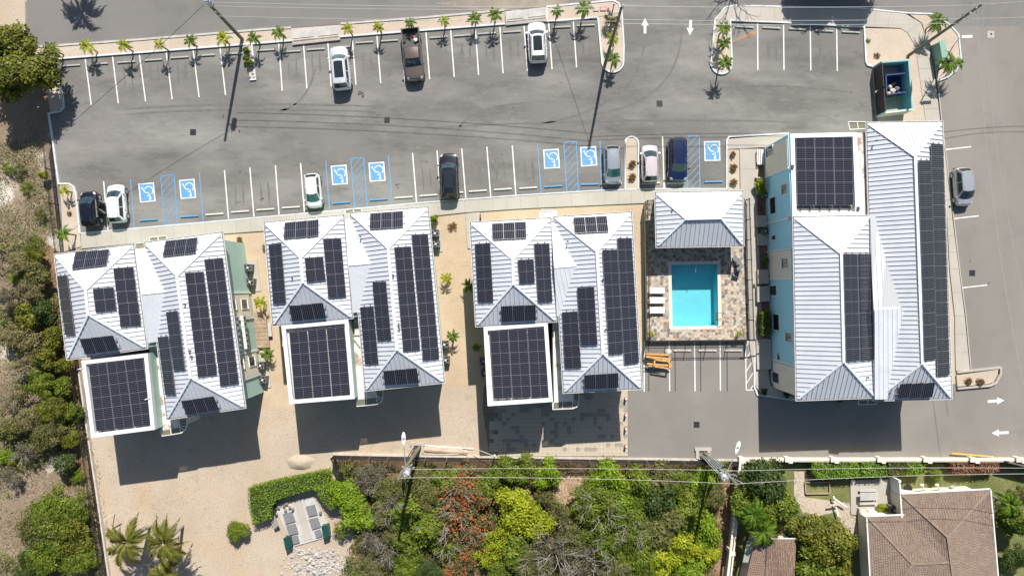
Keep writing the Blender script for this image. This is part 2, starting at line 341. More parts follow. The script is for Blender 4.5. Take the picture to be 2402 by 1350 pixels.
dense('sand_strip', [(80, 113), (330, 95), (620, 71), (800, 58), (1000, 43), (1184, 26), (1184, 57), (800, 86), (600, 103), (330, 123), (133, 138), (150, 252), (118, 266), (104, 180)], .09, M['sand'], .08)
dense('sand_island', [(1283, 18), (1437, 3), (1452, 8), (1458, 30), (1463, 110), (1462, 140), (1454, 159), (1442, 168), (1430, 168), (1418, 161), (1412, 148), (1402, 42), (1283, 50)], .09, M['sand'], .08)
dense('palm_island', [(1676, 48), (1712, 48), (1715, 160), (1706, 171), (1682, 172), (1670, 160), (1670, 110)], .09, M['sand'], .08)
dense('bin_bed', [(2028, 66), (2112, 68), (2128, 76), (2147, 108), (2155, 161), (2172, 287), (2060, 290), (2046, 156), (2032, 150)], .09, M['sand'], .08)
dense('corner_bed', [(2134, 34), (2189, 35), (2225, 60), (2246, 83), (2252, 143), (2241, 166), (2197, 190), (2190, 120), (2173, 88), (2163, 54)], .09, M['sand'], .08)
dense('bromeliad_bed', [(1707, 351), (1734, 351), (1735, 444), (1707, 445)], .13, M['sand'], .1)
dense('car_island', [(1468, 330), (1475, 324), (1487, 324), (1494, 332), (1496, 443), (1467, 444)], .12, M['sand'], .1)
dense('left_bed', [(140, 432), (164, 432), (174, 440), (179, 455), (187, 545), (190, 578), (150, 590)], .09, M['sand'], .08)
dense('street_bed', [(2244, 880), (2342, 866), (2340, 878), (2330, 895), (2318, 900), (2246, 906)], .22, M['sand'], .2)
dense('building_strip', [(2205, 300), (2222, 380), (2240, 620), (2250, 900), (2210, 900)], .02, M['sand'])
dense('side_planting_strip', [(1772, 335), (1800, 340), (1812, 905), (1776, 905)], .03, M['litter'])
dense('corner_planting', [(1772, 905), (1812, 905), (1870, 935), (1790, 928)], .10, M['sand'], .08)
# concrete paths laid in slabs -------------------------------------------------------------
def slabs(name, pairs, step_px, z, m='concrete', th=.1):
    base = MB(); parts = []
    for i in range(len(pairs) - 1):
        (a0, b0), (a1, b1) = pairs[i], pairs[i + 1]
        a0, b0, a1, b1 = [W(*p, z) for p in (a0, b0, a1, b1)]
        base.slab([a0 - Vector((0, 0, .018)), a1 - Vector((0, 0, .018)), b1 - Vector((0, 0, .018)), b0 - Vector((0, 0, .018))], (0, 0, -th))
        n = max(1, round((a1 - a0).length / (step_px / PPM)))
        for k in range(n):
            L = (a1 - a0).length; e = .012 / max(L, .1); t0, t1 = k / n + e, (k + 1) / n - e
            parts.append([a0.lerp(a1, t0), a0.lerp(a1, t1), b0.lerp(b1, t1), b0.lerp(b1, t0)])
    o = struct(base.build(name, M['joint']))
    for q in parts:
        dz = Vector((0, 0, random.uniform(-.003, .003)))
        MB().slab([p + dz for p in q], (0, 0, -.04)).build('paving_slab', M[m], o)
    return o
slabs('footpath', [((189, 547), (190, 583)), ((330, 535), (332, 568)), ((520, 518), (522, 548)), ((620, 509), (622, 541)), ((766, 495), (768, 527)), ((994, 477), (1000, 508)), ((1090, 470), (1091, 498)), ((1220, 460), (1222, 489)), ((1418, 448), (1420, 480)), ((1512, 445), (1513, 476)), ((1745, 443), (1745, 476))], 37, .13)
slabs('entry_path', [((1092, 500), (1126, 497)), ((1094, 545), (1122, 545)), ((1097, 583), (1108, 583))], 40, .12)
slabs('entry_step', [((1268, 489), (1301, 488)), ((1270, 520), (1303, 520))], 30, .12)
slabs('north_footpath', [((1698, 20), (1677, 47)), ((1722, 15), (1712, 48)), ((1850, 18), (1850, 54)), ((2020, 22), (2020, 62)), ((2125, 33), (2112, 66)), ((2160, 54), (2128, 76)), ((2175, 95), (2148, 108)), ((2190, 161), (2155, 161)), ((2206, 287), (2172, 287))], 34, .13)
slabs('street_footpath', [((2196, 287), (2207, 287)), ((2205, 380), (2219, 378)), ((2222, 513), (2234, 513)), ((2228, 630), (2249, 630)), ((2240, 741), (2263, 741)), ((2242, 869), (2275, 868))], 46, .13)
slabs('side_footpath', [((1706, 326), (1852, 314)), ((1706, 350), (1800, 345)), ], 40, .125)
slabs('pool_footpath', [((1735, 349), (1780, 349)), ((1737, 444), (1776, 444)), ((1752, 480), (1776, 480)), ((1757, 795), (1790, 795)), ((1772, 905), (1808, 905))], 50, .12)
# kerbs ----------------------------------------------------------------------------------
def kerb(pts, w=.16, h=.15, m='kerb', name='kerb'):
    return struct(MB().path([W(a, b, 0) for a, b in pts], w, h).build(name, M[m]))
def arc(cx, cy, r, a0, a1, n=8): return [(cx + r * math.cos(math.radians(a0 + (a1 - a0) * i / n)), cy - r * math.sin(math.radians(a0 + (a1 - a0) * i / n))) for i in range(n + 1)]
kerb([(600, 103), (330, 124), (131, 139), (150, 240), (150, 252), (143, 261), (115, 267), (128, 350), (139, 431), (163, 431), (174, 438), (180, 455), (189, 547)])
kerb([(600, 103), (686, 96)]); kerb([(799, 87), (1185, 57)])
kerb([(76, 112), (330, 94), (620, 70), (684, 66)], .2, .16, 'concrete_g'); kerb([(800, 57), (1000, 42), (1184, 25)], .2, .16, 'concrete_g')
kerb([(1283, 51), (1402, 42), (1412, 148)] + arc(1437, 145, 25, 190, 355, 10) + [(1463, 110), (1458, 26), (1451, 9), (1438, 2), (1283, 17), (1283, 51)])
kerb([(1676, 47), (1699, 19), (1722, 14), (1850, 17), (2020, 21), (2128, 32), (2189, 34), (2227, 60), (2247, 83), (2253, 143), (2241, 167), (2221, 182), (2198, 191)], .14, .15)
kerb([(1676, 47), (1671, 110), (1667, 152)] + arc(1692, 150, 24, 200, 345, 8) + [(1716, 140), (1712, 49), (1820, 53), (2026, 64), (2030, 145), (2034, 153), (2047, 157)])
kerb([(1466, 444), (1465, 335)] + arc(1481, 337, 16, 180, 0, 8) + [(1497, 444)])
kerb([(1704, 444), (1704, 330), (1709, 321), (1850, 313)], .14, .14)
kerb([(2242, 872), (2344, 861), (2344, 876), (2332, 897), (2319, 903), (2243, 910)], .2, .26, 'concrete')
kerb([(1771, 798), (1768, 905), (1776, 925), (1868, 938)])
kerb([(190, 547), (620, 509), (994, 475), (1220, 458), (1418, 446), (1534, 443), (1704, 443)], .12, .15)
kerb([(2198, 192), (2207, 285), (2219, 378), (2235, 513), (2249, 630), (2264, 741), (2276, 870)], .1, .15, 'concrete')
# ---------------------------------------------------------------- painted markings: thin sheets on the car park
ZP = .018
def strip(p, q, w, name, m, z=ZP, parent=park):
    a = W(*p, z); b = W(*q, z); d = (b - a).normalized(); s = Vector((-d.y, d.x, 0)) * w / 2
    return MB().poly([a + s, a - s, b - s, b + s]).build(name, M[m], parent)
TOPL = [((200, 139), (214, 246)), ((264, 133), (277.5, 242.5)), ((327, 129), (341.5, 238)), ((390, 124), (404, 233)), ((453, 118), (467, 228)), ((516, 111.5), (529, 223)), ((654, 101), (662, 213)), ((712, 105), (720, 207.5)), ((769, 100), (777, 203.5)), ((826, 87), (835, 199)), ((884, 83), (893, 195)), ((942, 78), (949.6, 190.6)), ((999, 74), (1007.7, 186)), ((1057, 70), (1065.5, 181)), ((1115, 66), (1122.6, 176)), ((1172.6, 63.5), (1180, 172)), ((1229, 61), (1237.6, 167)), ((1287, 54), (1295, 162.6)), ((1344.7, 49), (1352.5, 158)), ((1777, 54.5), (1777.8, 164)), ((1838, 58), (1839, 164.6)), ((1900.6, 61), (1902, 166)), ((1962.6, 63.5), (1964, 167))]
BOTL = [((243, 425), (253, 539)), ((526.4, 399), (536, 513)), ((586, 393), (595.7, 508)), ((646, 387.5), (654.5, 503)), ((705, 382), (714, 497)), ((967.7, 358.7), (977, 474)), ((1025, 353), (1034, 468)), ((1083, 348), (1092.7, 465)), ((1142, 344), (1151, 460.6)), ((1201.6, 341), (1210, 457)), ((1554, 320), (1558, 443)), ((1569.6, 800), (1571, 917)), ((1629, 800), (1630.6, 916.5)), ((1689, 799), (1690, 915.5)), ((1511, 800), (1511, 918))]
STREETL = [((2217, 351), (2278, 344)), ((2234, 513), (2296, 506)), ((2254, 675), (2316, 668))]
for p, q in TOPL + BOTL: strip(p, q, .12, 'painted_line', 'white')
for p, q in STREETL: strip(p, q, .12, 'painted_line', 'white')
for x in (1521, 1583, 1643, 1705): strip((x, 800), (x + 1, 917), .11, 'blacked_out_line', 'fadedblack')
for p, q in [((306, 419), (315, 534)), ((467.6, 404), (476.6, 518.4)), ((764, 377), (773, 493)), ((910.7, 364), (920, 479.5)), ((1261, 338.5), (1269.5, 453)), ((1407.5, 329), (1411, 445))]: strip(p, q, .10, 'blue_line', 'blue')
def hatch(q, n, m, w=.09, name='hatched_zone', slope=1.0):
    z = ZP; a, b, c, d = [W(*p, z) for p in q]
    mb = MB()
    def st(p, r, ww=w):
        dd = (r - p).normalized(); s = Vector((-dd.y, dd.x, 0)) * ww / 2; mb.poly([p + s, p - s, r - s, r + s])
    st(a, b); st(b, c); st(c, d); st(d, a)
    up = Vector((0, 0, .003)); wd_ = (b - a).length; L = (d - a).length; k = wd_ * slope / L
    for i in range(n + 2):
        t = (i + .5) / n
        l0 = t; r0 = t - k
        tl, tr = 0, 1
        if l0 > 1:
            tl = (l0 - 1) / k
            if tl >= 1: continue
            l0 = 1
        if r0 < 0: tr = (t) / k; r0 = 0
        pt = lambda u, v: (a.lerp(b, u)).lerp(d.lerp(c, u), v)
        if tr > tl + .02: st(pt(tl, l0) + up, pt(tr, r0) + up, w * .8)
    return mb.build(name, M[m], park)
hatch([(377, 412.6), (408.5, 410), (416.7, 525), (386.4, 527)], 7, 'blue')
hatch([(823, 371.6), (853, 369), (862, 486.5), (832, 488)], 7, 'blue')
hatch([(1322.4, 334), (1352, 332), (1357, 448.4), (1329, 450)], 7, 'blue')
hatch([(1610, 319.5), (1640, 319), (1642, 441), (1612, 442.5)], 7, 'blue')
hatch([(1748.5, 800), (1766.6, 801), (1769, 914), (1750.6, 914)], 4, 'white', .11, slope=1.6)
def isa(q):
    z = ZP + .002; a, b, c, d = [W(*p, z) for p in q]
    fr = MB().poly([a, d, c, b]).build('accessible_bay_panel', M['white'], park)
    pt = lambda u, v, dz=.004: a.lerp(b, u).lerp(d.lerp(c, u), v) + Vector((0, 0, dz))
    MB().poly([pt(.07, .055), pt(.07, .945), pt(.93, .945), pt(.93, .055)]).build('blue_field', M['blue'], fr)
    s = MB(); Wd = (b - a).length; H = (d - a).length
    def st(p, r, w):
        P0 = pt(*p, .008); P1 = pt(*r, .008); dd = (P1 - P0).normalized(); sv = Vector((-dd.y, dd.x, 0)) * w / 2
        s.poly([P0 + sv, P0 - sv, P1 - sv, P1 + sv])
    w = .085
    for seg in [((.15, .245), (.27, .20)), ((.21, .22), (.40, .5)), ((.38, .5), (.70, .53)), ((.655, .5), (.69, .84)), ((.50, .66), (.68, .65))]: st(*seg, w * 1.15)
    cc = [(.62 + .27 * math.cos(math.radians(t)), .42 + .23 * math.sin(math.radians(t))) for t in range(-150, 56, 15)]
    for i in range(len(cc) - 1): st(cc[i], cc[i + 1], w * 1.1)
    hc = [(.665 + .075 * math.cos(2 * math.pi * i / 14), .85 + .06 * math.sin(2 * math.pi * i / 14)) for i in range(14)]
    s.poly([pt(*p, .010) for p in hc][::-1])
    s.build('wheelchair_symbol', M['white'], fr)
for q in [[(324, 431), (361, 427.7), (365, 471.7), (329, 475.4)], [(419.6, 422.5), (456, 419), (460, 463.7), (424, 466.6)], [(775.6, 389), (813, 386), (816, 431.5), (779.5, 434)], [(864, 382), (901, 379), (904.7, 423.8), (867.6, 426.4)], [(1274, 351), (1310.7, 348.6), (1313.6, 394), (1276.5, 395.8)], [(1360.8, 345), (1398, 342.6), (1401, 388), (1363.4, 390.6)], [(1651, 331.4), (1689, 330.6), (1690, 377), (1652.6, 377.6)]]: isa(q)
def arrow(tip, tail, hw=8.5, hl=17, sw=3.2):
    t = Vector((*tip, 0)); e = Vector((*tail, 0)); d = (t - e).normalized(); s = Vector((-d.y, d.x, 0)); nk = t - d * hl
    pts = [t, nk + s * hw, nk + s * sw, e + s * sw, e - s * sw, nk - s * sw, nk - s * hw]
    MB().poly([W(p.x, p.y, .020) for p in pts]).build('painted_arrow', M['white'], park)
arrow((1513, 43), (1513, 79)); arrow((1618, 83), (1620.5, 47)); arrow((2356, 938), (2317, 941)); arrow((2326, 1015), (2366, 1013.5))
def blob(cx, cy, rx, ry, n, name, m, rot=0, z=.016, parent=park, jag=.35):
    pts = []
    for i in range(n):
        a = 2 * math.pi * i / n; r = 1 + random.uniform(-jag, jag)
        x = math.cos(a) * rx * r; y = math.sin(a) * ry * r
        pts.append((cx + x * math.cos(rot) - y * math.sin(rot), cy + x * math.sin(rot) + y * math.cos(rot)))
    c = W(cx, cy, z); mb = MB(); v = [c] + P(pts, z); mb.add(v, [[0, 1 + (i + 1) % n, 1 + i] for i in range(n)]); return mb.build(name, M[m], parent)
blob(845, 218, 7, 5, 16, 'oil_stain', 'oil'); blob(851, 226, 3, 4, 10, 'oil_stain', 'oil')
MB().poly(P([(1714, 99), (1722, 99), (1740, 91), (1757, 86), (1774, 80), (1776, 70), (1763, 75), (1748, 80), (1730, 89)], .016)).build('rust_stain', M['rust'], park)
for (x, y, r) in [(1001, 379, 2.5), (1002, 417, 1.6), (930, 434, 3), (937, 432, 2), (934, 440, 2), (616, 466, 3), (611, 468, 2), (914, 175, 1.6), (910, 178, 1.4), (1178, 362, 2), (563, 402, 2.4), (1800, 500, 0), (1997, 217, 2), (2276, 612, 2), (2319, 664, 3), (615, 512, 0), (278, 170, 0), (1715, 1006, 1.2), (1480, 1028, 1.3)]:
    if r: blob(x, y, r, r * .8, 9, 'oil_spot', 'oil')
def mark(pts, w, z=.0145):
    v = [W(a, b, z) for a, b in pts]; mb = MB(); L = []; Rr = []
    for i, q in enumerate(v):
        d = (v[min(i + 1, len(v) - 1)] - v[max(i - 1, 0)]).normalized(); s = Vector((-d.y, d.x, 0)) * w / 2 * (.35 if i in (0, len(v) - 1) else random.uniform(.7, 1.1)); L.append(q + s); Rr.append(q - s)
    n = len(v); mb.add(L + Rr, [[i, n + i, n + i + 1, i + 1] for i in range(n - 1)]); mb.build('tyre_mark', M['tyre'], park)
def bez(a, b, c, n=14): return [((1 - t) ** 2 * a[0] + 2 * t * (1 - t) * b[0] + t * t * c[0], (1 - t) ** 2 * a[1] + 2 * t * (1 - t) * b[1] + t * t * c[1]) for t in [i / n for i in range(n + 1)]]
for a, b, c in [((1600, 60), (1600, 240), (1390, 268)), ((1510, 90), (1515, 250), (1260, 292)), ((300, 256), (520, 236), (900, 250)), ((300, 268), (520, 249), (880, 262)), ((1000, 300), (1400, 275), (1850, 285)), ((650, 262), (720, 250), (740, 160)), ((1070, 320), (1080, 250), (1250, 240)), ((1660, 210), (1800, 190), (1990, 215))]: mark(bez(a, b, c), .2)
for x, y in [(300, 190), (361, 176), (425, 170), (685, 160), (740, 150), (860, 150), (1036, 130), (1092, 126), (1148, 120), (1205, 112), (1320, 105), (1375, 110), (1810, 120), (1870, 118), (1932, 125), (560, 455), (620, 450), (1000, 420), (1115, 405), (1172, 400), (1240, 400)]:
    for dx in (-9, 9): mark([(x + dx + random.uniform(-2, 2), y - 26), (x + dx + 1, y - 8), (x + dx + 2, y + 8), (x + dx + 3, y + random.uniform(16, 30))], random.uniform(.15, .35))
# drain covers ---------------------------------------------------------------------------
def drain(x, y, s, lab, light=False):
    o = W(x, y, 0); t = thing('drain_cover', lab, 'drain', (o.x, o.y, .01)); h = s / PPM / 2
    MB().box(o + Vector((0, 0, .015)), (2 * h, 2 * h, .02)).build('frame', M['grey' if light else 'dgrey'], t)
    for i in range(6):
        MB().box(o + Vector((0, -h * .8 + i * h * .32, .034)), (1.8 * h, h * .17, .014)).build('grate_bar', M['grey' if light else 'black'], t)
for d in [(453, 310, 14, 'dark square drain grate in the car park asphalt south of the concrete planter island'), (908, 282, 13, 'square drain grate in the car park below the brown pickup and oil stain'), (1547, 243, 14, 'square drain grate in the middle of the car park entrance lane'), (2025, 243, 13, 'pale worn drain grate beside the bin enclosure', True), (1634, 995, 14, 'dark square drain grate in the driveway south of the pool'), (2280, 640, 14, 'dark square drain grate beside the street kerb east of the long roofs')]: drain(*d)
t = thing('manhole', 'pale concrete manhole pad with a dark round lid in the east street', 'manhole', tuple(W(2324, 81, .02)))
MB().box(W(2324, 81, .025), (.72, .72, .02)).build('pad', M['concrete'], t); MB().tube(W(2324, 81, .03), W(2324, 81, .045), .13, n=14).build('lid', M['dgrey'], t)
# ---------------------------------------------------------------- wheel stops
def wstop(px, py, ang, m, lab, grp):
    o = W(px, py, 0.02); c, s = math.cos(ang), math.sin(ang); R = Matrix.Rotation(ang, 3, 'Z')
    prof = [(-.09, 0), (.09, 0), (.065, .12), (-.065, .12)]; mb = MB(); L = .93
    vs = [o + R @ Vector((x, y, z)) for x in (-L, L) for y, z in prof]
    mb.add(vs, [[0, 1, 2, 3][::-1], [4, 5, 6, 7]] + [[i, (i + 1) % 4, 4 + (i + 1) % 4, 4 + i] for i in range(4)])
    for k in (-.5, .5): mb.add([o + R @ Vector((k + a, b, .121)) for a, b in ((-.03, -.02), (.03, -.02), (.03, .02), (-.03, .02))], [[0, 1, 2, 3]], 1)
    tag(mb.build('wheel_stop', [m, M['dgrey']]), lab, 'wheel stop', grp)
tops = [(168, 154, 3), (233, 150, 3), (297, 146, 3), (360, 141, 3), (422, 135, 3), (484, 130, 3), (548, 126, 2), (624, 118, 3), (684, 121, 3), (741, 116, 3), (803, 111, 3), (855, 100, 3), (913, 96, 3), (1029, 88, 3), (1086, 84, 3), (1142, 79, 3), (1201, 75, 3), (1317, 64, 2), (1374, 60, 2)]
for i, (x, y, a) in enumerate(tops):
    nm = 'half hidden beside the white SUV with green windscreen' if i == 10 else f'{ORD[i]} from the left along the northern kerb'
    wstop(x, y, math.radians(a + 1), M['stopw'], f'grey concrete wheel stop, {nm}', 'grey wheel stops along the northern kerb')
for i, (x, y) in enumerate([(1746, 64), (1809, 66), (1871, 69), (1933, 73), (1995, 76)]):
    wstop(x, y, math.radians(-3), M['stopw'], f'pale grey wheel stop, {ORD[i]} from the left in the north-eastern bays', 'wheel stops in the north-eastern bays')
for i, (x, y, b, n) in enumerate([(349, 515.5, 1, ''), (445, 507, 1, ''), (504, 502, 0, ''), (564, 496, 0, ''), (623, 491, 0, ''), (683, 486, 0, ''), (739, 479, 0, 'under the nose of the small white hatchback'), (801, 475, 1, ''), (889, 467.6, 1, ''), (947, 462.7, 0, ''), (1005, 458, 0, ''), (1066, 452, 0, 'behind the tail of the black SUV'), (1121, 447.6, 0, ''), (1179.6, 443.7, 0, ''), (1239, 440.6, 0, ''), (1298, 436.7, 1, ''), (1384, 432, 1, ''), (1437, 430, 0, 'under the nose of the silver saloon'), (1527, 429, 0, 'behind the pinkish silver hatchback'), (1585, 429, 0, 'under the nose of the navy SUV'), (1673, 426, 1, '')]):
    wstop(x, y, math.radians(4 if x < 1300 else 1.5), M['blue' if b else 'stop'], f"{'blue painted' if b else 'cream concrete'} wheel stop, {n or ORD[i] + ' from the left along the main footpath'}", 'blue wheel stops of the accessible bays' if b else 'cream wheel stops along the main footpath')
for i, x in enumerate((1600, 1659, 1719)):
    wstop(x, 821.5, 0, M['stop'], f"wheel stop in the pool fence's shadow, {['leftmost', 'middle one', 'rightmost'][i]} of three", 'wheel stops behind the pool')
# ---------------------------------------------------------------- concrete boxes in the northern strip
def conbox(q, lab):
    c = W(sum(p[0] for p in q) / 4, sum(p[1] for p in q) / 4)
    t = thing('concrete_culvert', lab, 'culvert', tuple(c)); a, b, cc, d = [W(*p, .14) for p in q]
    MB().slab([a, b, cc, d], (0, 0, -.14)).build('base', M['concrete_g'], t)
    pt = lambda u, v: a.lerp(b, u).lerp(d.lerp(cc, u), v) + Vector((0, 0, .05))
    for u0, u1 in ((.03, .45), (.55, .97)): MB().slab([pt(u0, .08), pt(u1, .08), pt(u1, .6), pt(u0, .6)], (0, 0, -.05)).build('cover_slab', M['concrete_g'], t)
    MB().slab([pt(.02, .72) + Vector((0, 0, -.03)), pt(.98, .72) + Vector((0, 0, -.03)), pt(.98, .8) + Vector((0, 0, -.03)), pt(.02, .8) + Vector((0, 0, -.03))], (0, 0, -.018)).build('drain_slot', M['litter'], t)
    MB().slab([pt(0, .86) + Vector((0, 0, .03)), pt(1, .86) + Vector((0, 0, .03)), pt(1, 1), pt(0, 1)], (0, 0, -.08)).build('lip', M['concrete'], t)
conbox([(685, 69), (795, 60), (798, 94), (686, 106)], 'long concrete drain box in the sandy strip left of the silvery white estate')
conbox([(1185, 27), (1281, 17), (1283, 50), (1187, 60)], 'concrete drain box north of the white SUV with red tail lights')
# ================================================================ BUILDINGS
ZE, ZR = 6.3, 8.18
def sheets(face, pitch, roof, m='roofm', thick=.03, rib=(.04, .065)):
    p0, p1 = face[0], face[1]; n = Vector((0, 0, 0)); k = len(face)
    for i in range(k): n += (face[i] - p0).cross(face[(i + 1) % k] - p0)
    n.normalize()
    if n.z < 0: n = -n
    u = (p1 - p0).normalized(); v = n.cross(u).normalized(); u = v.cross(n).normalized()
    c2 = [((p - p0).dot(u), (p - p0).dot(v)) for p in face]
    umin, umax = min(p[0] for p in c2), max(p[0] for p in c2); cnt = max(1, round((umax - umin) / pitch)); st = (umax - umin) / cnt
    to3 = lambda p, h: p0 + u * p[0] + v * p[1] + n * h
    for i in range(cnt):
        a = umin + i * st; q = clip(clip(c2, -1, 0, -(a + .003)), 1, 0, a + st - .003)
        if len(q) < 3 or area(q) < .003: continue
        mb = MB(); mb.slab([to3(p, thick) for p in q], -n * (thick - .005))
        r = clip(q, 1, 0, a + rib[0])
        if len(r) >= 3 and area(r) > .0008: mb.slab([to3(p, thick + rib[1]) for p in r], -n * (rib[1] + .002))
        mb.build('metal_sheet', M[m], roof)
    return (p0 + n * .0, n)
def hip(b, corners, aN, aS, ze=ZE, zr=ZR, pitch=.41, ew=False, label=None, skip=()):
    TL, TR, BR, BL = [W(*p, ze) for p in corners]; A, B = W(*aN, zr), W(*aS, zr)
    if not ew: F = {'N': [TR, TL, A], 'E': [BR, TR, A, B], 'S': [BL, BR, B], 'W': [TL, BL, B, A]}
    else: F = {'N': [TR, TL, A, B], 'E': [BR, TR, B], 'S': [BL, BR, B, A], 'W': [TL, BL, A]}
    dz = Vector((0, 0, .01)); mb = MB()
    for f in F.values(): mb.poly([p - dz for p in f])
    mb.poly([TL - dz * 14, TR - dz * 14, BR - dz * 14, BL - dz * 14])
    roof = mb.build('roof', M['roofdeck'], b)
    if label: roof['label'] = label
    PL = {}
    for k, f in F.items(): PL[k] = sheets(f, pitch, roof)
    up = Vector((0, 0, .085))
    hips = [(TL, A), (TR, A), (BR, B), (BL, B)] if not ew else [(TL, A), (TR, B), (BR, B), (BL, A)]
    for p, q in hips: MB().bar(p + up + (q - p).normalized() * .15, q + up, .17, .05).build('hip_cap', M['cap'], roof)
    MB().bar(A + up * 1.15 + (A - B).normalized() * .1, B + up * 1.15 - (A - B).normalized() * .1, .26, .06).build('ridge_cap', M['cap'], roof)
    c = (TL + TR + BR + BL) / 4
    lp = [TL, TR, BR, BL]
    for i in range(4):
        p, q = lp[i], lp[(i + 1) % 4]; d = (q - p).normalized(); o = Vector((d.y, -d.x, 0))
        if o.dot((p + q) / 2 - c) < 0: o = -o
        MB().bar(p + o * .05 - Vector((0, 0, .03)) - d * .05, q + o * .05 - Vector((0, 0, .03)) + d * .05, .10, .08).build('gutter', M['gutter'], roof)  # solid bar, coloured dark in place of shade inside an open channel
        MB().bar(p + o * .12 - Vector((0, 0, .05)) - d * .13, q + o * .12 - Vector((0, 0, .05)) + d * .13, .035, .16).build('fascia', M['gutterw'], roof)
        L = (q - p).length; nb = int(L / 1.1)
        br = MB()
        for j in range(1, nb): br.box(p + d * (L * j / nb) + o * .06 + Vector((0, 0, .015)), (.14, .03, .02) if abs(d.y) > .5 else (.03, .14, .02))
        if nb > 1: br.build('gutter_brackets', M['gutterw'], roof)
    return dict(roof=roof, planes=PL, corners=lp)
def walls(b, corners, z0, z1, inset, m, name='wall'):
    c = sum(corners, Vector((0, 0, 0))) / 4; pts = []
    n = len(corners)
    for i in range(n):
        p = corners[i]; a = (corners[i - 1] - p).normalized(); q = (corners[(i + 1) % n] - p).normalized()
        pts.append(p + (a + q) * inset)
    mb = MB()
    mb.prism([(p.x, p.y) for p in pts], z0, z1); return mb.build(name, M[m], b), pts
# solar panels share one mesh: 1 x 1, mid line across u=.5 direction y
def panel_mesh():
    me = bpy.data.meshes.new('solar_panel'); v = []; f = []; mi = []; uv = []
    def box(x0, x1, y0, y1, z0, z1, m):
        b = len(v); v.extend([(x0, y0, z0), (x1, y0, z0), (x1, y1, z0), (x0, y1, z0), (x0, y0, z1), (x1, y0, z1), (x1, y1, z1), (x0, y1, z1)])
        for q in ([4, 5, 6, 7], [0, 3, 2, 1], [0, 1, 5, 4], [1, 2, 6, 5], [2, 3, 7, 6], [3, 0, 4, 7]): f.append([b + i for i in q]); mi.append(m)
    box(-.488, .488, -.497, .497, 0, .028, 1)
    box(-.474, -.006, -.480, .480, .03, .036, 0); box(.006, .474, -.480, .480, .03, .036, 0)
    me.from_pydata(v, [], f); me.materials.append(M['solar']); me.materials.append(M['alu']); me.polygons.foreach_set('material_index', mi)
    ul = me.uv_layers.new(name='UVMap')
    for p in me.polygons:
        for li in p.loop_indices:
            c = me.vertices[me.loops[li].vertex_index].co; ul.data[li].uv = (c.x + .5, c.y + .5)
    return me
PM = panel_mesh()
def array(q, nx, ny, plane, lab, grp, h=.20, portrait=False, rails=True):
    p0, n = plane; pts = [on_plane(a, b, p0 + n * h, n) for a, b in q]; a, b, c, d = pts
    cen = (a + b + c + d) / 4; t = thing('solar_array', lab, 'solar panels', tuple(cen), grp)
    pt = lambda u, v: a.lerp(b, u).lerp(d.lerp(c, u), v)
    for j in range(ny):
        for i in range(nx):
            ob = bpy.data.objects.new('solar_panel', PM); COL.objects.link(ob); ob.parent = t
            cc = pt((i + .5) / nx, (j + .5) / ny); ux = pt((i + 1) / nx, (j + .5) / ny) - pt(i / nx, (j + .5) / ny); uy = pt((i + .5) / nx, j / ny) - pt((i + .5) / nx, (j + 1) / ny)
            if portrait: ux, uy = uy, -ux
            X = ux; Z = n; Y = uy
            Mx = Matrix((( X.x, Y.x, Z.x, cc.x - cen.x), (X.y, Y.y, Z.y, cc.y - cen.y), (X.z, Y.z, Z.z, cc.z - cen.z), (0, 0, 0, 1)))
            # keep it shear free: orthonormal basis with lengths
            xl, yl = X.length, Y.length; xn = X.normalized(); zn = n.normalized(); yn = zn.cross(xn)
            if yn.dot(Y) < 0: yn = -yn; zn = -zn; 
            if zn.z < 0: xn = -xn; zn = xn.cross(yn); xl = xl
            R = Matrix((xn, yn, zn)).transposed()
            # rails below follow the true quad; shear kept small by using the projected side length
            ob.matrix_basis = Matrix.Translation(cc - cen) @ R.to_4x4() @ Matrix.Diagonal((xl, abs(Y.dot(yn)), 1, 1))
    if rails:
        for i in range(nx):
            for f in (.28, .72):
                u = (i + f) / nx; s = pt(u, 0); e = pt(u, 1); dd = (e - s).normalized() * .16
                if portrait: u = (f if i == 0 else None)
                if portrait:
                    if i: continue
                    s = pt(0, f); e = pt(1, f); dd = (e - s).normalized() * .16
                MB().bar(s - dd - n * .03, e + dd - n * .03, .05, .05).build('mounting_rail', M['dgrey'] if not portrait else M['steel'], t)
                for w_ in (s - dd * .7, e + dd * .7): MB().bar(w_ - n * .03, w_ - n * (h - .06), .05, .05, up=(1, 0, 0)).build('bracket', M['dgrey'], t)
    return t
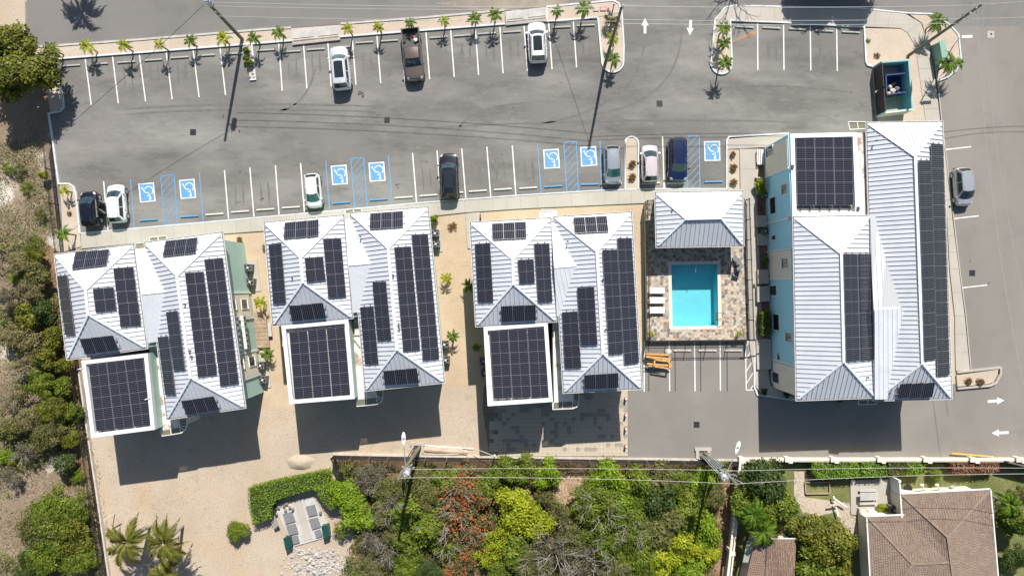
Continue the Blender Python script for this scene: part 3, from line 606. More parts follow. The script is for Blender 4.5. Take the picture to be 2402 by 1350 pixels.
def crossgable(b, ridge, nE, sE, hx, ze=ZE, zr=7.2, pitch=.4, zn=None, z0=None):
    # ridge: (west px, east px); nE/sE: (west px, east px) eaves; hx: extra px east tucked under the main roof
    r0, r1 = W(*ridge[0], z0 or zr), W(*ridge[1], zr); d = (r1 - r0).normalized()
    r1 = r1 + d * hx / PPM * 1.0
    n0, n1 = W(*nE[0], zn or ze), W(*nE[1], zn or ze); s0, s1 = W(*sE[0], zn or ze), W(*sE[1], zn or ze)
    n1 = n1 + (n1 - n0).normalized() * .15; s1 = s1 + (s1 - s0).normalized() * .15
    dz = Vector((0, 0, .01)); mb = MB()
    mb.poly([p - dz for p in (n1, n0, r0, r1)]); mb.poly([p - dz for p in (s0, s1, r1, r0)]); mb.poly([p - dz * 12 for p in (n0, n1, r1, s1, s0, r0)])
    roof = mb.build('link_roof', M['roofdeck'], b)
    e = Vector((-.02, 0, 0)); MB().slab([n0 + e - dz * 12, r0 + e + dz * 4, s0 + e - dz * 12], (.06, 0, 0)).build('gable_end', M['cap'], roof)
    sheets([n1, n0, r0, r1], pitch, roof, rib=(.03, .035)); sheets([s0, s1, r1, r0], pitch, roof, rib=(.03, .035))
    up = Vector((0, 0, .05)); MB().bar(r0 + up, r0.lerp(r1, .8) + up, .2, .05).build('ridge_cap', M['cap'], roof)
    return roof
def flatroof(b, q, z=ZE, low=.45, wp=.36, arr=None):
    """parapet ring given by its top outer corners (px), sunken membrane deck inside"""
    P4 = [W(*p, z) for p in q]; c = sum(P4, Vector((0, 0, 0))) / 4
    wl = MB(); wl.prism([(p.x, p.y) for p in P4], 0, z - low - .02); w = wl.build('wall', M['aqua'], b)
    ins = []
    for i in range(4):
        p = P4[i]; a = (P4[i - 1] - p).normalized(); e = (P4[(i + 1) % 4] - p).normalized(); ins.append(p + (a + e) * wp)
    MB().poly([Vector((p.x, p.y, z - low)) for p in P4][::-1]).build('roof_deck', M['flat'], b)
    for i in range(4):
        j = (i + 1) % 4
        MB().slab([P4[i], P4[j], ins[j], ins[i]], (0, 0, -low - .02)).build('parapet', M['parapet'], b)
    return (Vector((c.x, c.y, z - low)), Vector((0, 0, 1)))
def canopy(q_curve, z, b, bars=True):
    """glazed entrance canopy: outer polyline and inner polyline px"""
    out, inn = q_curve; t = MB()
    for i in range(len(out) - 1):
        MB().slab([W(*out[i], z), W(*out[i + 1], z), W(*inn[i + 1], z), W(*inn[i], z)], (0, 0, -.03)).build('canopy_panel', M['canopy'], b)
        MB().bar(W(*out[i], z), W(*out[i + 1], z), .06, .09).build('canopy_rail', M['trim'], b)
        MB().bar(W(*inn[i], z + .01), W(*out[i], z + .01), .05, .08).build('canopy_bar', M['trim'], b)
    MB().bar(W(*inn[-1], z + .01), W(*out[-1], z + .01), .05, .08).build('canopy_bar', M['trim'], b)
    MB().path([W(*p, z) for p in inn], .06, .03).build('canopy_rail', M['trim'], b)
def wallrect(b, pw, qw, quad, m, name, depth=.05, parent=None, frame=None, glass=None):
    """rectangle lying on the vertical wall through ground points pw->qw (world), corners given by two px corners"""
    d = (qw - pw); d.z = 0; L = d.length; d.normalize(); n = Vector((d.y, -d.x, 0))
    if n.dot(Vector((pw.x, pw.y, 0))) > 0: n = -n              # outward = towards the nadir
    (x0, y0), (x1, y1) = quad
    a = on_plane(x0, y0, pw, n); c = on_plane(x1, y1, pw, n)
    s0, s1 = sorted(((a - pw).dot(d), (c - pw).dot(d))); z0, z1 = sorted((a.z, c.z))
    return wbox(b, pw, d, n, s0, s1, z0, z1, m, name, depth, frame, glass)
def wbox(b, pw, d, n, s0, s1, z0, z1, m, name, depth=.05, frame=None, glass=None, proud=0):
    mk = lambda s0, s1, z0, z1, o0, o1: [pw + d * s + n * o + Vector((0, 0, z - pw.z)) for s, o, z in ((s0, o1, z1), (s1, o1, z1), (s1, o0, z1), (s0, o0, z1))]
    def bx(s0, s1, z0, z1, o0, o1, mm, nm, par):
        return MB().slab(mk(s0, s1, z0, z1, o0, o1), (0, 0, z0 - z1)).build(nm, M[mm], par)
    if frame:
        w = bx(s0, s1, z0, z1, -.02, .012 + proud, 'glass', name, b); f = .07
        bx(s0 - f, s0, z0 - f, z1 + f, -.01, .06 + proud, frame, 'frame', w); bx(s1, s1 + f, z0 - f, z1 + f, -.01, .06 + proud, frame, 'frame', w)
        bx(s0, s1, z1, z1 + f, -.01, .06 + proud, frame, 'frame', w); bx(s0 - f, s1 + f, z0 - f * 1.6, z0 - .001, -.01, .10 + proud, frame, 'sill', w)
        bx((s0 + s1) / 2 - .02, (s0 + s1) / 2 + .02, z0, z1, .012, .04 + proud, 'dgrey', 'mullion', w)
        bx(s0 + .03, (s0 + s1) / 2 - .04, z0 + .05, z1 - .05, .0125, .02 + proud, 'curtain' if (s1 - s0) > .5 and random.random() < .4 else 'glass', 'pane', w)
        return w
    return bx(s0, s1, z0, z1, -.02, depth, m, name, b)
def block(spec):
    nm = spec['nm']; L, R = spec['L'], spec['R']
    gc = W(*spec['c'], 0); b = thing('apartment_building', spec['label'], 'building', tuple(gc), 'two-storey blocks with white metal roofs')
    hl = hip(b, *L); hr = hip(b, *R)
    walls(b, hl['corners'], 0, ZE - .16, .5, 'aqua'); wr, wp = walls(b, hr['corners'], 0, ZE - .161, .5, 'aqua')
    # link between the two roofs
    lc = [hl['corners'][1], hr['corners'][0], hr['corners'][3].lerp(hr['corners'][0], .42), hl['corners'][2]]
    i0 = hl['corners'][1] * .93 + hl['corners'][0] * .07; i1 = hr['corners'][0] * .93 + hr['corners'][1] * .07
    i2 = hr['corners'][3].lerp(hr['corners'][0], .42) * .9 + hr['corners'][2].lerp(hr['corners'][1], .42) * .1; i3 = hl['corners'][2] * .93 + hl['corners'][3] * .07
    MB().prism([(p.x, p.y) for p in (i0 + Vector((0, -.5, 0)), i1 + Vector((0, -.5, 0)), i2, i3)], 0, ZE - .3).build('link_wall', M['aqua'], b)
    crossgable(b, *spec['X'])
    fl = flatroof(b, spec['flat'])
    st = P(spec['strip'], 4.8); MB().slab(st, (0, 0, -4.79)).build('walkway_roof', M['dirtyroof'], b)
    canopy(spec['can'], 4.75, b)
    G = f'solar arrays on {nm}'
    def arr(q, nx, ny, pl, lab, **k): array(q, nx, ny, pl, lab + ' of ' + nm, G, **k)
    a = spec['A']
    arr(a['LN'], 3, 1, hl['planes']['N'], 'three-panel array on the bright north slope of the left roof', portrait=True)
    arr(a['LS'], 3, 1, hl['planes']['S'], 'three-panel array on the grey south slope of the left roof', portrait=True)
    arr(a['LW'], 1, 5, hl['planes']['W'], 'single column of panels on the west slope of the left roof')
    arr(a['LE'], 1, 5, hl['planes']['E'], 'single column of panels by the east eave of the left roof')
    arr(a['LE2'], 1, 2, hl['planes']['E'], 'small square array near the ridge of the left roof')
    arr(a['RN'], 3, 1, hr['planes']['N'], 'three-panel array on the bright north slope of the right roof', portrait=True)
    arr(a['RS'], 3, 1, hr['planes']['S'], 'three-panel array on the grey south slope of the right roof', portrait=True)
    arr(a['REO'], 1, 11, hr['planes']['E'], 'long column of panels by the east eave of the right roof')
    arr(a['REI'], 1, 9, hr['planes']['E'], 'long column of panels beside the ridge of the right roof')
    arr(a['RWI'], 1, 5, hr['planes']['W'], 'upper column of panels on the west slope of the right roof')
    arr(a['RWO'], 1, 5, hr['planes']['W'], 'lower column of panels at the west eave of the right roof')
    arr(a['F'], 3, 6, fl, 'large eighteen-panel array on the flat roof', h=.38)
    return b, hl, hr, wp
B1 = dict(nm='the leftmost block', c=(360, 790), label='leftmost two-storey block with white metal roofs and solar panels beside the scrub fence',
 L=([(130, 598), (312.5, 574.5), (343.6, 815), (158.7, 841)], (202, 680), (208, 737.6)), R=([(341, 570), (520, 546), (573.6, 954), (393, 981)], (416, 647), (448, 885)),
 X=(((332, 689), (389, 683)), ((317, 586), (345, 581)), ((347.5, 804), (370, 800.6)), 16), flat=[(190.6, 846), (346, 828), (363, 1007), (214, 1026)],
 strip=[(348, 805), (372, 800), (395, 985), (418, 984), (420, 1002), (377, 1008)],
 can=([(376, 1010.6), (380, 1021.8), (402, 1018.6), (425.3, 1014.6), (434, 1008), (438, 999), (438, 980)], [(376, 1010), (378, 1008.5), (400, 1005), (421, 1001.5), (421.5, 1000.5), (422, 998), (421, 982)]),
 A=dict(LN=[(177.6, 590), (256.7, 584), (249, 622.6), (169, 632)], LW=[(133.5, 647), (157.7, 644.7), (176, 783.7), (153, 785)], LE=[(264.5, 629), (313, 626), (332, 762.5), (282, 766)], LE2=[(216.5, 677), (267, 673), (274, 726.7), (223.5, 732)], LS=[(186.7, 794), (264.5, 785), (280, 821), (201, 831.7)],
  RN=[(389, 564.3), (463.4, 556.5), (459, 594), (381.7, 602.4)], REO=[(478, 608.4), (523.3, 604), (561.5, 899), (516, 905)], REI=[(432.5, 639.5), (478, 636.4), (510.3, 878.4), (463.7, 883.5)], RWI=[(389, 732), (417.5, 728), (434.4, 865.4), (407.6, 868)], RWO=[(369.5, 790), (395.4, 787.6), (412.3, 923.8), (387.7, 925)], RS=[(424.8, 939), (501, 927.6), (515.5, 961), (438, 973)], F=[(207.5, 856), (336, 838), (358, 994), (226, 1010.6)]))
B2 = dict(nm='the second block', c=(830, 720), label='second two-storey block from the left, white metal roofs and solar panels, between two sandy courts',
 L=([(621, 523), (805, 506), (825.6, 744), (641, 761.7)], (705.8, 604.5), (710.7, 661.6)), R=([(823, 501), (1003, 487), (1040.9, 895), (858, 914)], (911, 582.5), (931.4, 818.7)),
 X=(((817, 621), (876, 616)), ((809, 514), (828, 512)), ((828, 733), (845, 732)), 16), flat=[(659.6, 763), (816.6, 748.7), (831.6, 934.7), (679, 947)],
 strip=[(828, 742), (846, 738), (862, 915), (880, 914), (883, 929), (837, 935)],
 can=([(835.5, 939), (836.5, 952.3), (860, 950), (885.3, 947), (895, 942), (898, 935), (898, 912)], [(836, 938), (838, 936), (859, 934), (882, 930), (883, 929), (883, 926), (881, 914)]),
 A=dict(LN=[(668, 521.5), (747.3, 514.5), (747.3, 554), (665.4, 560.4)], LW=[(629.8, 574.7), (660.4, 570.8), (671.8, 709.8), (640.7, 712.4)], LE=[(757, 561), (800.5, 558.6), (812.7, 695.6), (769, 698.7)], LE2=[(714, 604.5), (758, 601.4), (764.7, 656.4), (718, 662.4)], LS=[(677.8, 716.3), (757, 708.5), (766, 746), (684.8, 753.4)],
  RN=[(868.4, 500), (945.4, 494.3), (946, 533), (867, 538.4)], REO=[(964.4, 550.6), (1004, 548.8), (1031.3, 841.3), (991, 844.7)], REI=[(924, 580), (964.4, 577.3), (986.4, 820), (945, 823.4)], RWI=[(873, 661.6), (906, 659.5), (919, 796), (885.3, 798)], RWO=[(844.3, 720), (877, 717.6), (888.4, 851), (856.2, 853.8)], RS=[(898.8, 868.8), (977.4, 861.5), (983.3, 897.8), (903.4, 903.6)], F=[(677.8, 778.5), (808.8, 765.6), (823, 925), (690.8, 935.5)]))
B3 = dict(nm='the third block', c=(1305, 720), label='third two-storey block from the left, white metal roofs and solar panels, beside the fenced pool',
 L=([(1104.4, 523), (1290.8, 512.5), (1303.7, 752), (1118, 763.5)], (1203, 608.4), (1204, 665.5)), R=([(1300.4, 510), (1480, 498.7), (1504, 909.5), (1323, 919)], (1399.7, 590.3), (1414, 828.3)),
 X=(((1300, 626.5), (1357, 622)), ((1293, 523), (1304, 521.5)), ((1306, 741), (1319, 738)), 16), flat=[(1134.2, 766.9), (1284.3, 755), (1297, 941.5), (1143.8, 951.8)],
 strip=[(1296, 756), (1313, 740), (1326, 921), (1344, 920), (1345, 939), (1300, 944)],
 can=([(1296, 944.5), (1296.5, 959.6), (1320, 958.5), (1344, 957.5), (1354, 953), (1357, 946), (1358, 922.5)], [(1297, 944), (1299, 943), (1320, 941), (1343, 940), (1344, 939), (1345, 936), (1345, 922)]),
 A=dict(LN=[(1153.7, 524), (1233.7, 519), (1235, 559), (1155, 563)], LW=[(1113.5, 572), (1150.3, 569), (1158.3, 707), (1120.7, 708.5)], LE=[(1251.9, 571.3), (1288.7, 570.3), (1296.5, 707), (1261, 709.8)], LE2=[(1213, 609.7), (1252, 607), (1254.9, 662.9), (1218, 664.2)], LS=[(1174.4, 716.8), (1256.3, 713.7), (1257.6, 751.3), (1177, 755)],
  RN=[(1344.7, 509.9), (1423.5, 506), (1427.7, 543.6), (1348.3, 547.5)], REO=[(1447, 558.4), (1482, 557.8), (1499.5, 849.9), (1464, 854.3)], REI=[(1412, 585.9), (1447.7, 585), (1462, 828.3), (1427.7, 831)], RWI=[(1353, 674.5), (1394.5, 672.5), (1402.3, 807.6), (1362.9, 809.7)], RWO=[(1318, 731.9), (1355.6, 729.3), (1364.2, 861.5), (1324.5, 863.6)], RS=[(1369.9, 878.4), (1450.3, 873.2), (1450.3, 909.5), (1371.2, 912.6)], F=[(1148, 776), (1280.4, 768), (1290.8, 929), (1157.6, 934)]))
R1, R2, R3 = block(B1), block(B2), block(B3)
# small glazed porches at the north ends
def porch(b, q, z=3.4, n=2, m='canopy'):
    a, c, d, e = [W(*p, z) for p in q]
    for k in range(n):
        t0, t1 = k / n, (k + 1) / n
        MB().slab([a.lerp(c, t0), a.lerp(c, t1), e.lerp(d, t1), e.lerp(d, t0)], (0, 0, -.03)).build('canopy_panel', M[m], b)
    for k in range(n + 1): MB().bar(a.lerp(c, k / n) + Vector((0, 0, .03)), e.lerp(d, k / n) + Vector((0, 0, .03)), .06, .08).build('canopy_bar', M['trim'], b)
    MB().bar(a + Vector((0, 0, .03)), c + Vector((0, 0, .03)), .06, .09).build('canopy_rail', M['trim'], b); MB().bar(e + Vector((0, 0, .03)), d + Vector((0, 0, .03)), .06, .09).build('canopy_rail', M['trim'], b)
porch(R1[0], [(351, 557), (391, 553), (392, 563), (352, 567)]); porch(R1[0], [(318, 571), (339, 569), (340, 582), (319, 585)], 4.5, 1)
porch(R2[0], [(810, 492), (848, 489), (849, 499), (811, 502)]); porch(R3[0], [(1266, 496), (1305, 494), (1306, 510), (1267, 512)], 3.4, 2, 'trim')
# B1 east facade: beige bays with windows, split air-conditioner units between them
b1, _, _, wp1 = R1
pw, qw = wp1[1].copy(), wp1[2].copy(); pw.z = qw.z = 0; d1 = (qw - pw); LL = d1.length; d1.normalize(); n1 = Vector((-d1.y, d1.x, 0)) if Vector((-d1.y, d1.x, 0)).x > 0 else Vector((d1.y, -d1.x, 0))
def s_at(y): # px row on the wall mid height -> distance along the wall
    return (on_plane(590, y, pw, n1) - pw).dot(d1)
for y0, y1, wy in ((690, 742, 712), (828, 880, 847)):
    s0, s1 = s_at(y0), s_at(y1); wbox(b1, pw, d1, n1, s0, s1, .8, 5.9, 'cream', 'bay', .06)
    sc = s_at(wy); wbox(b1, pw, d1, n1, sc - .45, sc + .45, 1.5, 2.9, 'glass', 'window', frame='trim', proud=.06); wbox(b1, pw, d1, n1, sc - .45, sc + .45, 4.3, 5.3, 'glass', 'window', frame='trim', proud=.06)
for y in (686, 745, 824, 884): s = s_at(y); wbox(b1, pw, d1, n1, s - .09, s + .09, .0, 6.0, 'trim', 'wall_band', .10)
def fan_unit(name, lab, cat, loc, rz, w=.75, dp=.75, h=.7, top=True, grp=None, case='acgrey'):
    t = thing(name, lab, cat, tuple(loc), grp); R = Matrix.Rotation(rz, 3, 'Z'); L = Vector(loc)
    MB().box(L + Vector((0, 0, h / 2)), (w, dp, h), rz).build('casing', M[case], t)
    if top:
        c = L + Vector((0, 0, h)); MB().tube(c, c + Vector((0, 0, .03)), w * .43, n=20).build('fan_grille', M['black'], t)
        MB().tube(c + Vector((0, 0, .03)), c + Vector((0, 0, .06)), w * .13, n=12).build('fan_hub', M['acwhite'], t)
        for k in range(4):
            a = k * math.pi / 2 + .6 + rz; e = Vector((math.cos(a), math.sin(a), 0)); s = Vector((-e.y, e.x, 0))
            MB().slab([c + e * .1 - s * .03 + Vector((0, 0, .04)), c + e * .3 - s * .09 + Vector((0, 0, .04)), c + e * .3 + s * .05 + Vector((0, 0, .05)), c + e * .1 + s * .03 + Vector((0, 0, .05))], (0, 0, -.01)).build('fan_blade', M['grey'], t)
        MB().box(c + R @ Vector((0, dp / 2 - .03, .02)), (w, .06, .04), rz).build('rim', M['dgrey'], t); MB().box(c + R @ Vector((0, -dp / 2 + .03, .02)), (w, .06, .04), rz).build('rim', M['dgrey'], t)
    return t
k = 0
for y in (744, 757, 770, 783, 796, 808):
    for zz in (3.3, 5.0):
        k += 1; s = s_at(y) ; p = pw + d1 * s + n1 * .27 + Vector((0, 0, zz))
        t = thing('wall_ac_unit', f"white air-conditioner on the leftmost block's east wall, {ORD[(k - 1) // 2]} from the top in the {'lower' if zz < 4 else 'upper'} row", 'air conditioner', tuple(p), 'air conditioners on the wall')
        rz = math.atan2(d1.y, d1.x)
        MB().box(p + Vector((0, 0, .22)), (.52, .28, .44), rz).build('casing', M['acwhite'], t)
        MB().tube(p + n1 * .14 + Vector((0, 0, .22)), p + n1 * .16 + Vector((0, 0, .22)), .17, n=14).build('fan_grille', M['dgrey'], t)
        MB().box(p - Vector((0, 0, .04)), (.5, .36, .04), rz).build('bracket', M['dgrey'], t)
# ---- building 4
b4 = thing('apartment_building', 'largest building, on the right: two long white metal roofs and a pale blue west wall', 'building', tuple(W(2000, 640)), 'two-storey blocks with white metal roofs')
h4l = hip(b4, [(1861.7, 510), (2040, 507), (2051.5, 930), (1869.4, 936.7)], (1972.4, 595), (1978.3, 847.8), pitch=.425)
h4r = hip(b4, [(2033.6, 289), (2209, 286.5), (2231, 932.8), (2052, 937)], (2145.6, 367), (2162.4, 851.7), pitch=.425)
walls(b4, h4l['corners'], 0, ZE - .16, .42, 'aquab'); walls(b4, h4r['corners'], 0, ZE - .161, .5, 'aqua')
crossgable(b4, ((2049.6, 726), (2113, 722)), ((2041, 506), (2062.6, 505.6)), ((2051.5, 936), (2075, 935)), 10, zn=6.6, zr=7.5, pitch=.42, z0=7.0)
f4 = flatroof(b4, [(1853.9, 313.7), (2010, 310), (2017, 506), (1859, 510)], wp=.40)
MB().slab(P([(2008, 312), (2034, 310), (2040, 505), (2015, 505)], 5.95), (0, 0, -5.94)).build('walkway_roof', M['dirtyroof'], b4)
G4 = 'solar arrays on the largest building'
array([(1865.6, 319), (1999, 319), (2002.5, 481), (1869.5, 481)], 3, 6, f4, 'eighteen-panel array on the flat roof of the largest building', G4, h=.38)
array([(1977, 595), (2043, 595), (2049, 842.6), (1983.5, 847)], 2, 9, h4l['planes']['E'], 'two-column array beside the ridge of the left long roof', G4)
array([(2183, 337), (2211.7, 338), (2228, 879), (2198, 881.5)], 1, 19, h4r['planes']['E'], 'longest column of panels, at the far east eave by the street', G4)
array([(2153.4, 376), (2183.7, 376), (2196, 841.3), (2166.8, 845)], 1, 17, h4r['planes']['E'], 'long column of panels beside the ridge of the right long roof', G4)
array([(2111.9, 898.3), (2193.5, 895.8), (2186.5, 932), (2104.6, 933.3)], 3, 1, h4r['planes']['S'], 'three-panel array on the south slope of the right long roof', G4, portrait=True)
porch(b4, [(1989, 286), (2031, 286), (2032, 302), (1993, 304)], 5.0); porch(b4, [(2014, 938), (2057, 936), (2055, 947), (2013, 948)], 3.0)
PW, QW = W(1790.5, 348), W(1811, 903); DW = (QW - PW).normalized(); NW_ = Vector((DW.y, -DW.x, 0)); NW_ = NW_ if NW_.x < 0 else -NW_
MB().slab([PW.lerp(QW, .0) + Vector((0, 0, 6.1)), QW + Vector((0, 0, 6.1)), QW + Vector((.4, 0, 6.1)), PW + Vector((.34, 0, 6.1))], (0, 0, -6.1)).build('west_wall', M['aquab'], b4)
PW = PW + NW_ * .0
def zs(px, py): v = on_plane(px, py, PW, NW_); return (v - PW).dot(DW), v.z
for (x0, y0, x1, y1) in [(1803, 365, 1853, 398), (1806, 590, 1860, 652), (1812, 850, 1868, 915)]:
    a0, z0 = zs(x0, y0 - 8 if y0 < 400 else y0); a1, z1 = zs(x1, y1); wbox(b4, PW, DW, NW_, zs(1825, y0)[0] if y0 > 400 else 0.3, zs(1835, y1)[0], .6, 5.95, 'cream', 'cream_bay', .07)
for y in (516, 586, 654, 400, 848): s = zs(1835, y)[0]; wbox(b4, PW, DW, NW_, s - .08, s + .08, 0, 6.0, 'trim', 'wall_band', .10)
for (x0, y0, x1, y1, c) in [(1800, 344, 1815, 366, 1), (1835, 432, 1846, 455, 0), (1807, 463, 1820, 501, 0), (1837, 606, 1850, 628, 1), (1807, 670, 1822, 692, 0), (1814, 737, 1828, 773, 0), (1844, 780, 1857, 801, 0), (1824, 827, 1830, 843, 0), (1812, 873, 1829, 896, 1), (1811, 552, 1820, 562, 0)]:
    a0, z0 = zs(x0, (y0 + y1) / 2); a1, z1 = zs(x1, (y0 + y1) / 2); s0 = zs((x0 + x1) / 2, y0)[0]; s1 = zs((x0 + x1) / 2, y1)[0]
    z0, z1 = sorted((z0, z1)); z0 = max(.4, z0); wbox(b4, PW, DW, NW_, s0, s1, z0, min(z1, 5.8), 'glass', 'window', frame='trim', proud=.07 if c else 0)
# ---- pool pavilion
pv = thing('pool_pavilion', 'open pavilion with a white hip metal roof north of the swimming pool', 'pavilion', tuple(W(1640, 520)))
ZP1 = 3.3
hp = hip(pv, [(1538, 453), (1741, 449), (1743, 575), (1541, 578)], (1608, 513), (1690, 511), ze=ZP1, zr=4.65, ew=True, pitch=.44)
for (x, y) in [(1550, 462), (1730, 460), (1733, 566), (1551, 569), (1610, 462), (1670, 460)]:
    p = W(x, y, ZP1); MB().box((p.x, p.y, ZP1 / 2), (.3, .3, ZP1 - .1)).build('column', M['aqua'], pv)
c = [W(x, y, ZP1) for x, y in [(1550, 460), (1730, 458), (1731, 490), (1550, 492)]]; MB().prism([(p.x, p.y) for p in c], .65, 3.1).build('store_room', M['aqua'], pv)
# ---- brown shingle house and shed
def shingle_face(face, parent, mb, row=.21, wdt=.27):
    p0, p1 = face[0], face[1]; n = Vector((0, 0, 0)); k = len(face)
    for i in range(k): n += (face[i] - p0).cross(face[(i + 1) % k] - p0)
    n.normalize(); n = n if n.z > 0 else -n
    u = (p1 - p0).normalized(); v = n.cross(u).normalized(); u = v.cross(n).normalized()
    c2 = [((p - p0).dot(u), (p - p0).dot(v)) for p in face]; to3 = lambda p, h: p0 + u * p[0] + v * p[1] + n * h
    vmin = min(p[1] for p in c2); vmax = max(p[1] for p in c2); umin = min(p[0] for p in c2); umax = max(p[0] for p in c2)
    v0 = vmin; r = 0
    while v0 < vmax:
        q = clip(clip(c2, 0, -1, -v0), 0, 1, v0 + row - .02)
        x = umin - random.random() * wdt
        while x < umax and len(q) > 2:
            w = wdt * random.uniform(.8, 1.2)
            s = clip(clip(q, -1, 0, -(x + .02)), 1, 0, x + w - .02)
            if len(s) > 2 and area(s) > .01:
                h0 = .02 + random.random() * .02
                mb.add([to3(p, h0 - (p[1] - v0) / row * .03) for p in s] + [to3(p, -.005) for p in s], [list(range(len(s)))] + [[i, i + len(s), (i + 1) % len(s) + len(s), (i + 1) % len(s)] for i in range(len(s))])
            x += w
        v0 += row; r += 1
def hhip(b, corners, A, B, ze, zr, ew, m, faces=None):
    TL, TR, BR, BL = [W(*p, ze) for p in corners]; A, B = W(*A, zr), W(*B, zr)
    if not ew: F = [[TR, TL, A], [BR, TR, A, B], [BL, BR, B], [TL, BL, B, A]]
    else: F = [[TR, TL, A, B], [BR, TR, B], [BL, BR, B, A], [TL, BL, A]]
    dk = MB()
    for f in F: dk.poly([p - Vector((0, 0, .01)) for p in f])
    dk.poly([p - Vector((0, 0, .15)) for p in (TL, TR, BR, BL)])
    r = dk.build('roof', M['shingled'], b); sh = MB()
    for f in F: shingle_face(f, r, sh)
    stuff(sh.build('shingles', M[m], r))
    for p, q in ([(TL, A), (TR, A), (BR, B), (BL, B)] if not ew else [(TL, A), (TR, B), (BR, B), (BL, A)]) + [(A, B)]: MB().bar(p + Vector((0, 0, .06)), q + Vector((0, 0, .06)), .2, .03).build('hip_cap', M['shingle'], r)
    L = [TL, TR, BR, BL]; c = sum(L, Vector((0, 0, 0))) / 4
    for i in range(4):
        p, q = L[i], L[(i + 1) % 4]; d = (q - p).normalized(); o = Vector((d.y, -d.x, 0)); o = o if o.dot((p + q) / 2 - c) > 0 else -o
        MB().bar(p + o * .06, q + o * .06, .12, .1).build('gutter', M['gutterw'], r)
    return L
hs = thing('house', 'single-storey house with a brown shingle hip roof in the bottom right corner', 'house', tuple(W(2200, 1300)))
L1 = hhip(hs, [(2113, 1158), (2322, 1147), (2350, 1470), (2135, 1480)], (2222, 1258), (2238, 1378), 2.9, 3.8, False, 'shingle')
walls(hs, L1, 0, 2.74, .5, 'creamw')
L2 = hhip(hs, [(2034, 1211), (2300, 1200), (2310, 1440), (2047, 1450)], (2140, 1322), (2225, 1318), 2.89, 3.72, True, 'shingle'); walls(hs, L2, 0, 2.73, .5, 'creamw')
sd = thing('shed', 'small shed with a tan shingle roof beside the boundary wall at the bottom', 'shed', tuple(W(1805, 1320)))
a = [W(1772, 1264, 2.4), W(1799, 1263, 3.0), W(1867, 1263, 2.3), W(1735, 1420, 2.4), W(1788, 1420, 3.0), W(1862, 1420, 2.3)]
rf = MB().poly([a[0], a[3], a[4], a[1]]).poly([a[1], a[4], a[5], a[2]]).poly([p - Vector((0, 0, .1)) for p in (a[0], a[1], a[2], a[5], a[4], a[3])]).build('roof', M['shingled'], sd)
sh = MB(); shingle_face([a[3], a[0], a[1], a[4]], rf, sh, .19, .24); shingle_face([a[2], a[5], a[4], a[1]], rf, sh, .19, .24); stuff(sh.build('shingles', M['shingle2'], rf))
MB().bar(a[1] + Vector((0, 0, .06)), a[4] + Vector((0, 0, .06)), .16, .04).build('ridge_cap', M['dgrey'], rf); MB().bar(a[0] + Vector((0, .05, .02)), a[1] + Vector((0, .05, .02)), .08, .1).build('fascia', M['gutterw'], rf); MB().bar(a[1] + Vector((0, .05, .02)), a[2] + Vector((0, .05, .02)), .08, .1).build('fascia', M['gutterw'], rf)
wc = [a[0] + Vector((.3, -.3, 0)), a[2] + Vector((-.3, -.3, 0)), a[5] + Vector((-.3, .3, 0)), a[3] + Vector((.3, .3, 0))]; MB().prism([(p.x, p.y) for p in wc], 0, 2.2).build('wall', M['creamw'], sd)
MB().slab([W(1752, 1268, 2.2), W(1768, 1266, 2.35), W(1755, 1318, 2.35), W(1742, 1318, 2.2)][::-1], (0, 0, -.05)).build('side_awning', M['frostg'], sd)

# small vents, pipes and aerials on the roofs
def vent(b, px, py, z, lab=None):
    c = W(px, py, z); MB().tube(c, c + Vector((0, 0, .28)), .055, n=8).build('vent_pipe', M['dgrey'], b); MB().tube(c + Vector((0, 0, .28)), c + Vector((0, 0, .34)), .09, .06, 8).build('vent_cap', M['dgrey'], b)
for (px, py, z) in [(435, 713, 8.1), (447, 822, 8.1), (451, 835, 8.1)]: vent(R1[0], px, py, z)
for (px, py, z) in [(923, 645, 8.15), (936, 759, 8.15), (937, 768, 8.15), (846, 555, 7.0), (687, 652, 7.6)]: vent(R2[0], px, py, z)
for (px, py, z) in [(1414, 655, 8.0), (1420, 772, 8.0), (1331, 566, 7.2)]: vent(R3[0], px, py, z)
for (px, py, z) in [(2053, 331, 6.9), (2082, 921, 6.5), (2033, 884, 6.8)]: vent(b4, px, py, z)
vent(pv, 1576, 492, 4.0)
for k in range(6): c = W(1877 + k * 23, 488, 5.9); MB().box(c + Vector((0, 0, .08)), (.16, .16, .16)).build('ballast_foot', M['dgrey'], b4); MB().bar(c + Vector((0, 0, .05)), c + Vector((0, -.45, .05)), .05, .05).build('conduit', M['gutter'], b4)
MB().slab([W(1868, 483, 5.95), W(2000, 483, 5.95), W(2000, 491, 5.95), W(1868, 491, 5.95)], (0, 0, -.04)).build('cable_tray', M['grey'], b4)
for bb, (x0, y0), (x1, y1) in ((R1[0], (232, 1015), (357, 998)), (R2[0], (694, 940), (822, 930)), (R3[0], (1160, 941), (1290, 933))):
    for k in range(6):
        x = x0 + (x1 - x0) * (k + .3) / 6; y = y0 + (y1 - y0) * (k + .3) / 6; MB().box(W(x, y, 5.95), (.06, .3, .08)).build('mounting_foot', M['dgrey'], bb)
for bb, q in ((R1[0], ((183, 866), (195, 863))), (R2[0], ((664, 779), (664, 812))), (R1[0], ((340, 937), (352, 933)))): MB().tube(W(*q[0], 6.35), W(*q[1], 6.35), .05, n=6).build('drain_pipe', M['trim'], bb)
for (x, y) in ((1859, 391), (2013, 489), (1853, 512)): MB().box(W(x, y, 6.38), (.22, .34, .14)).build('camera_box', M['dgrey'], b4)
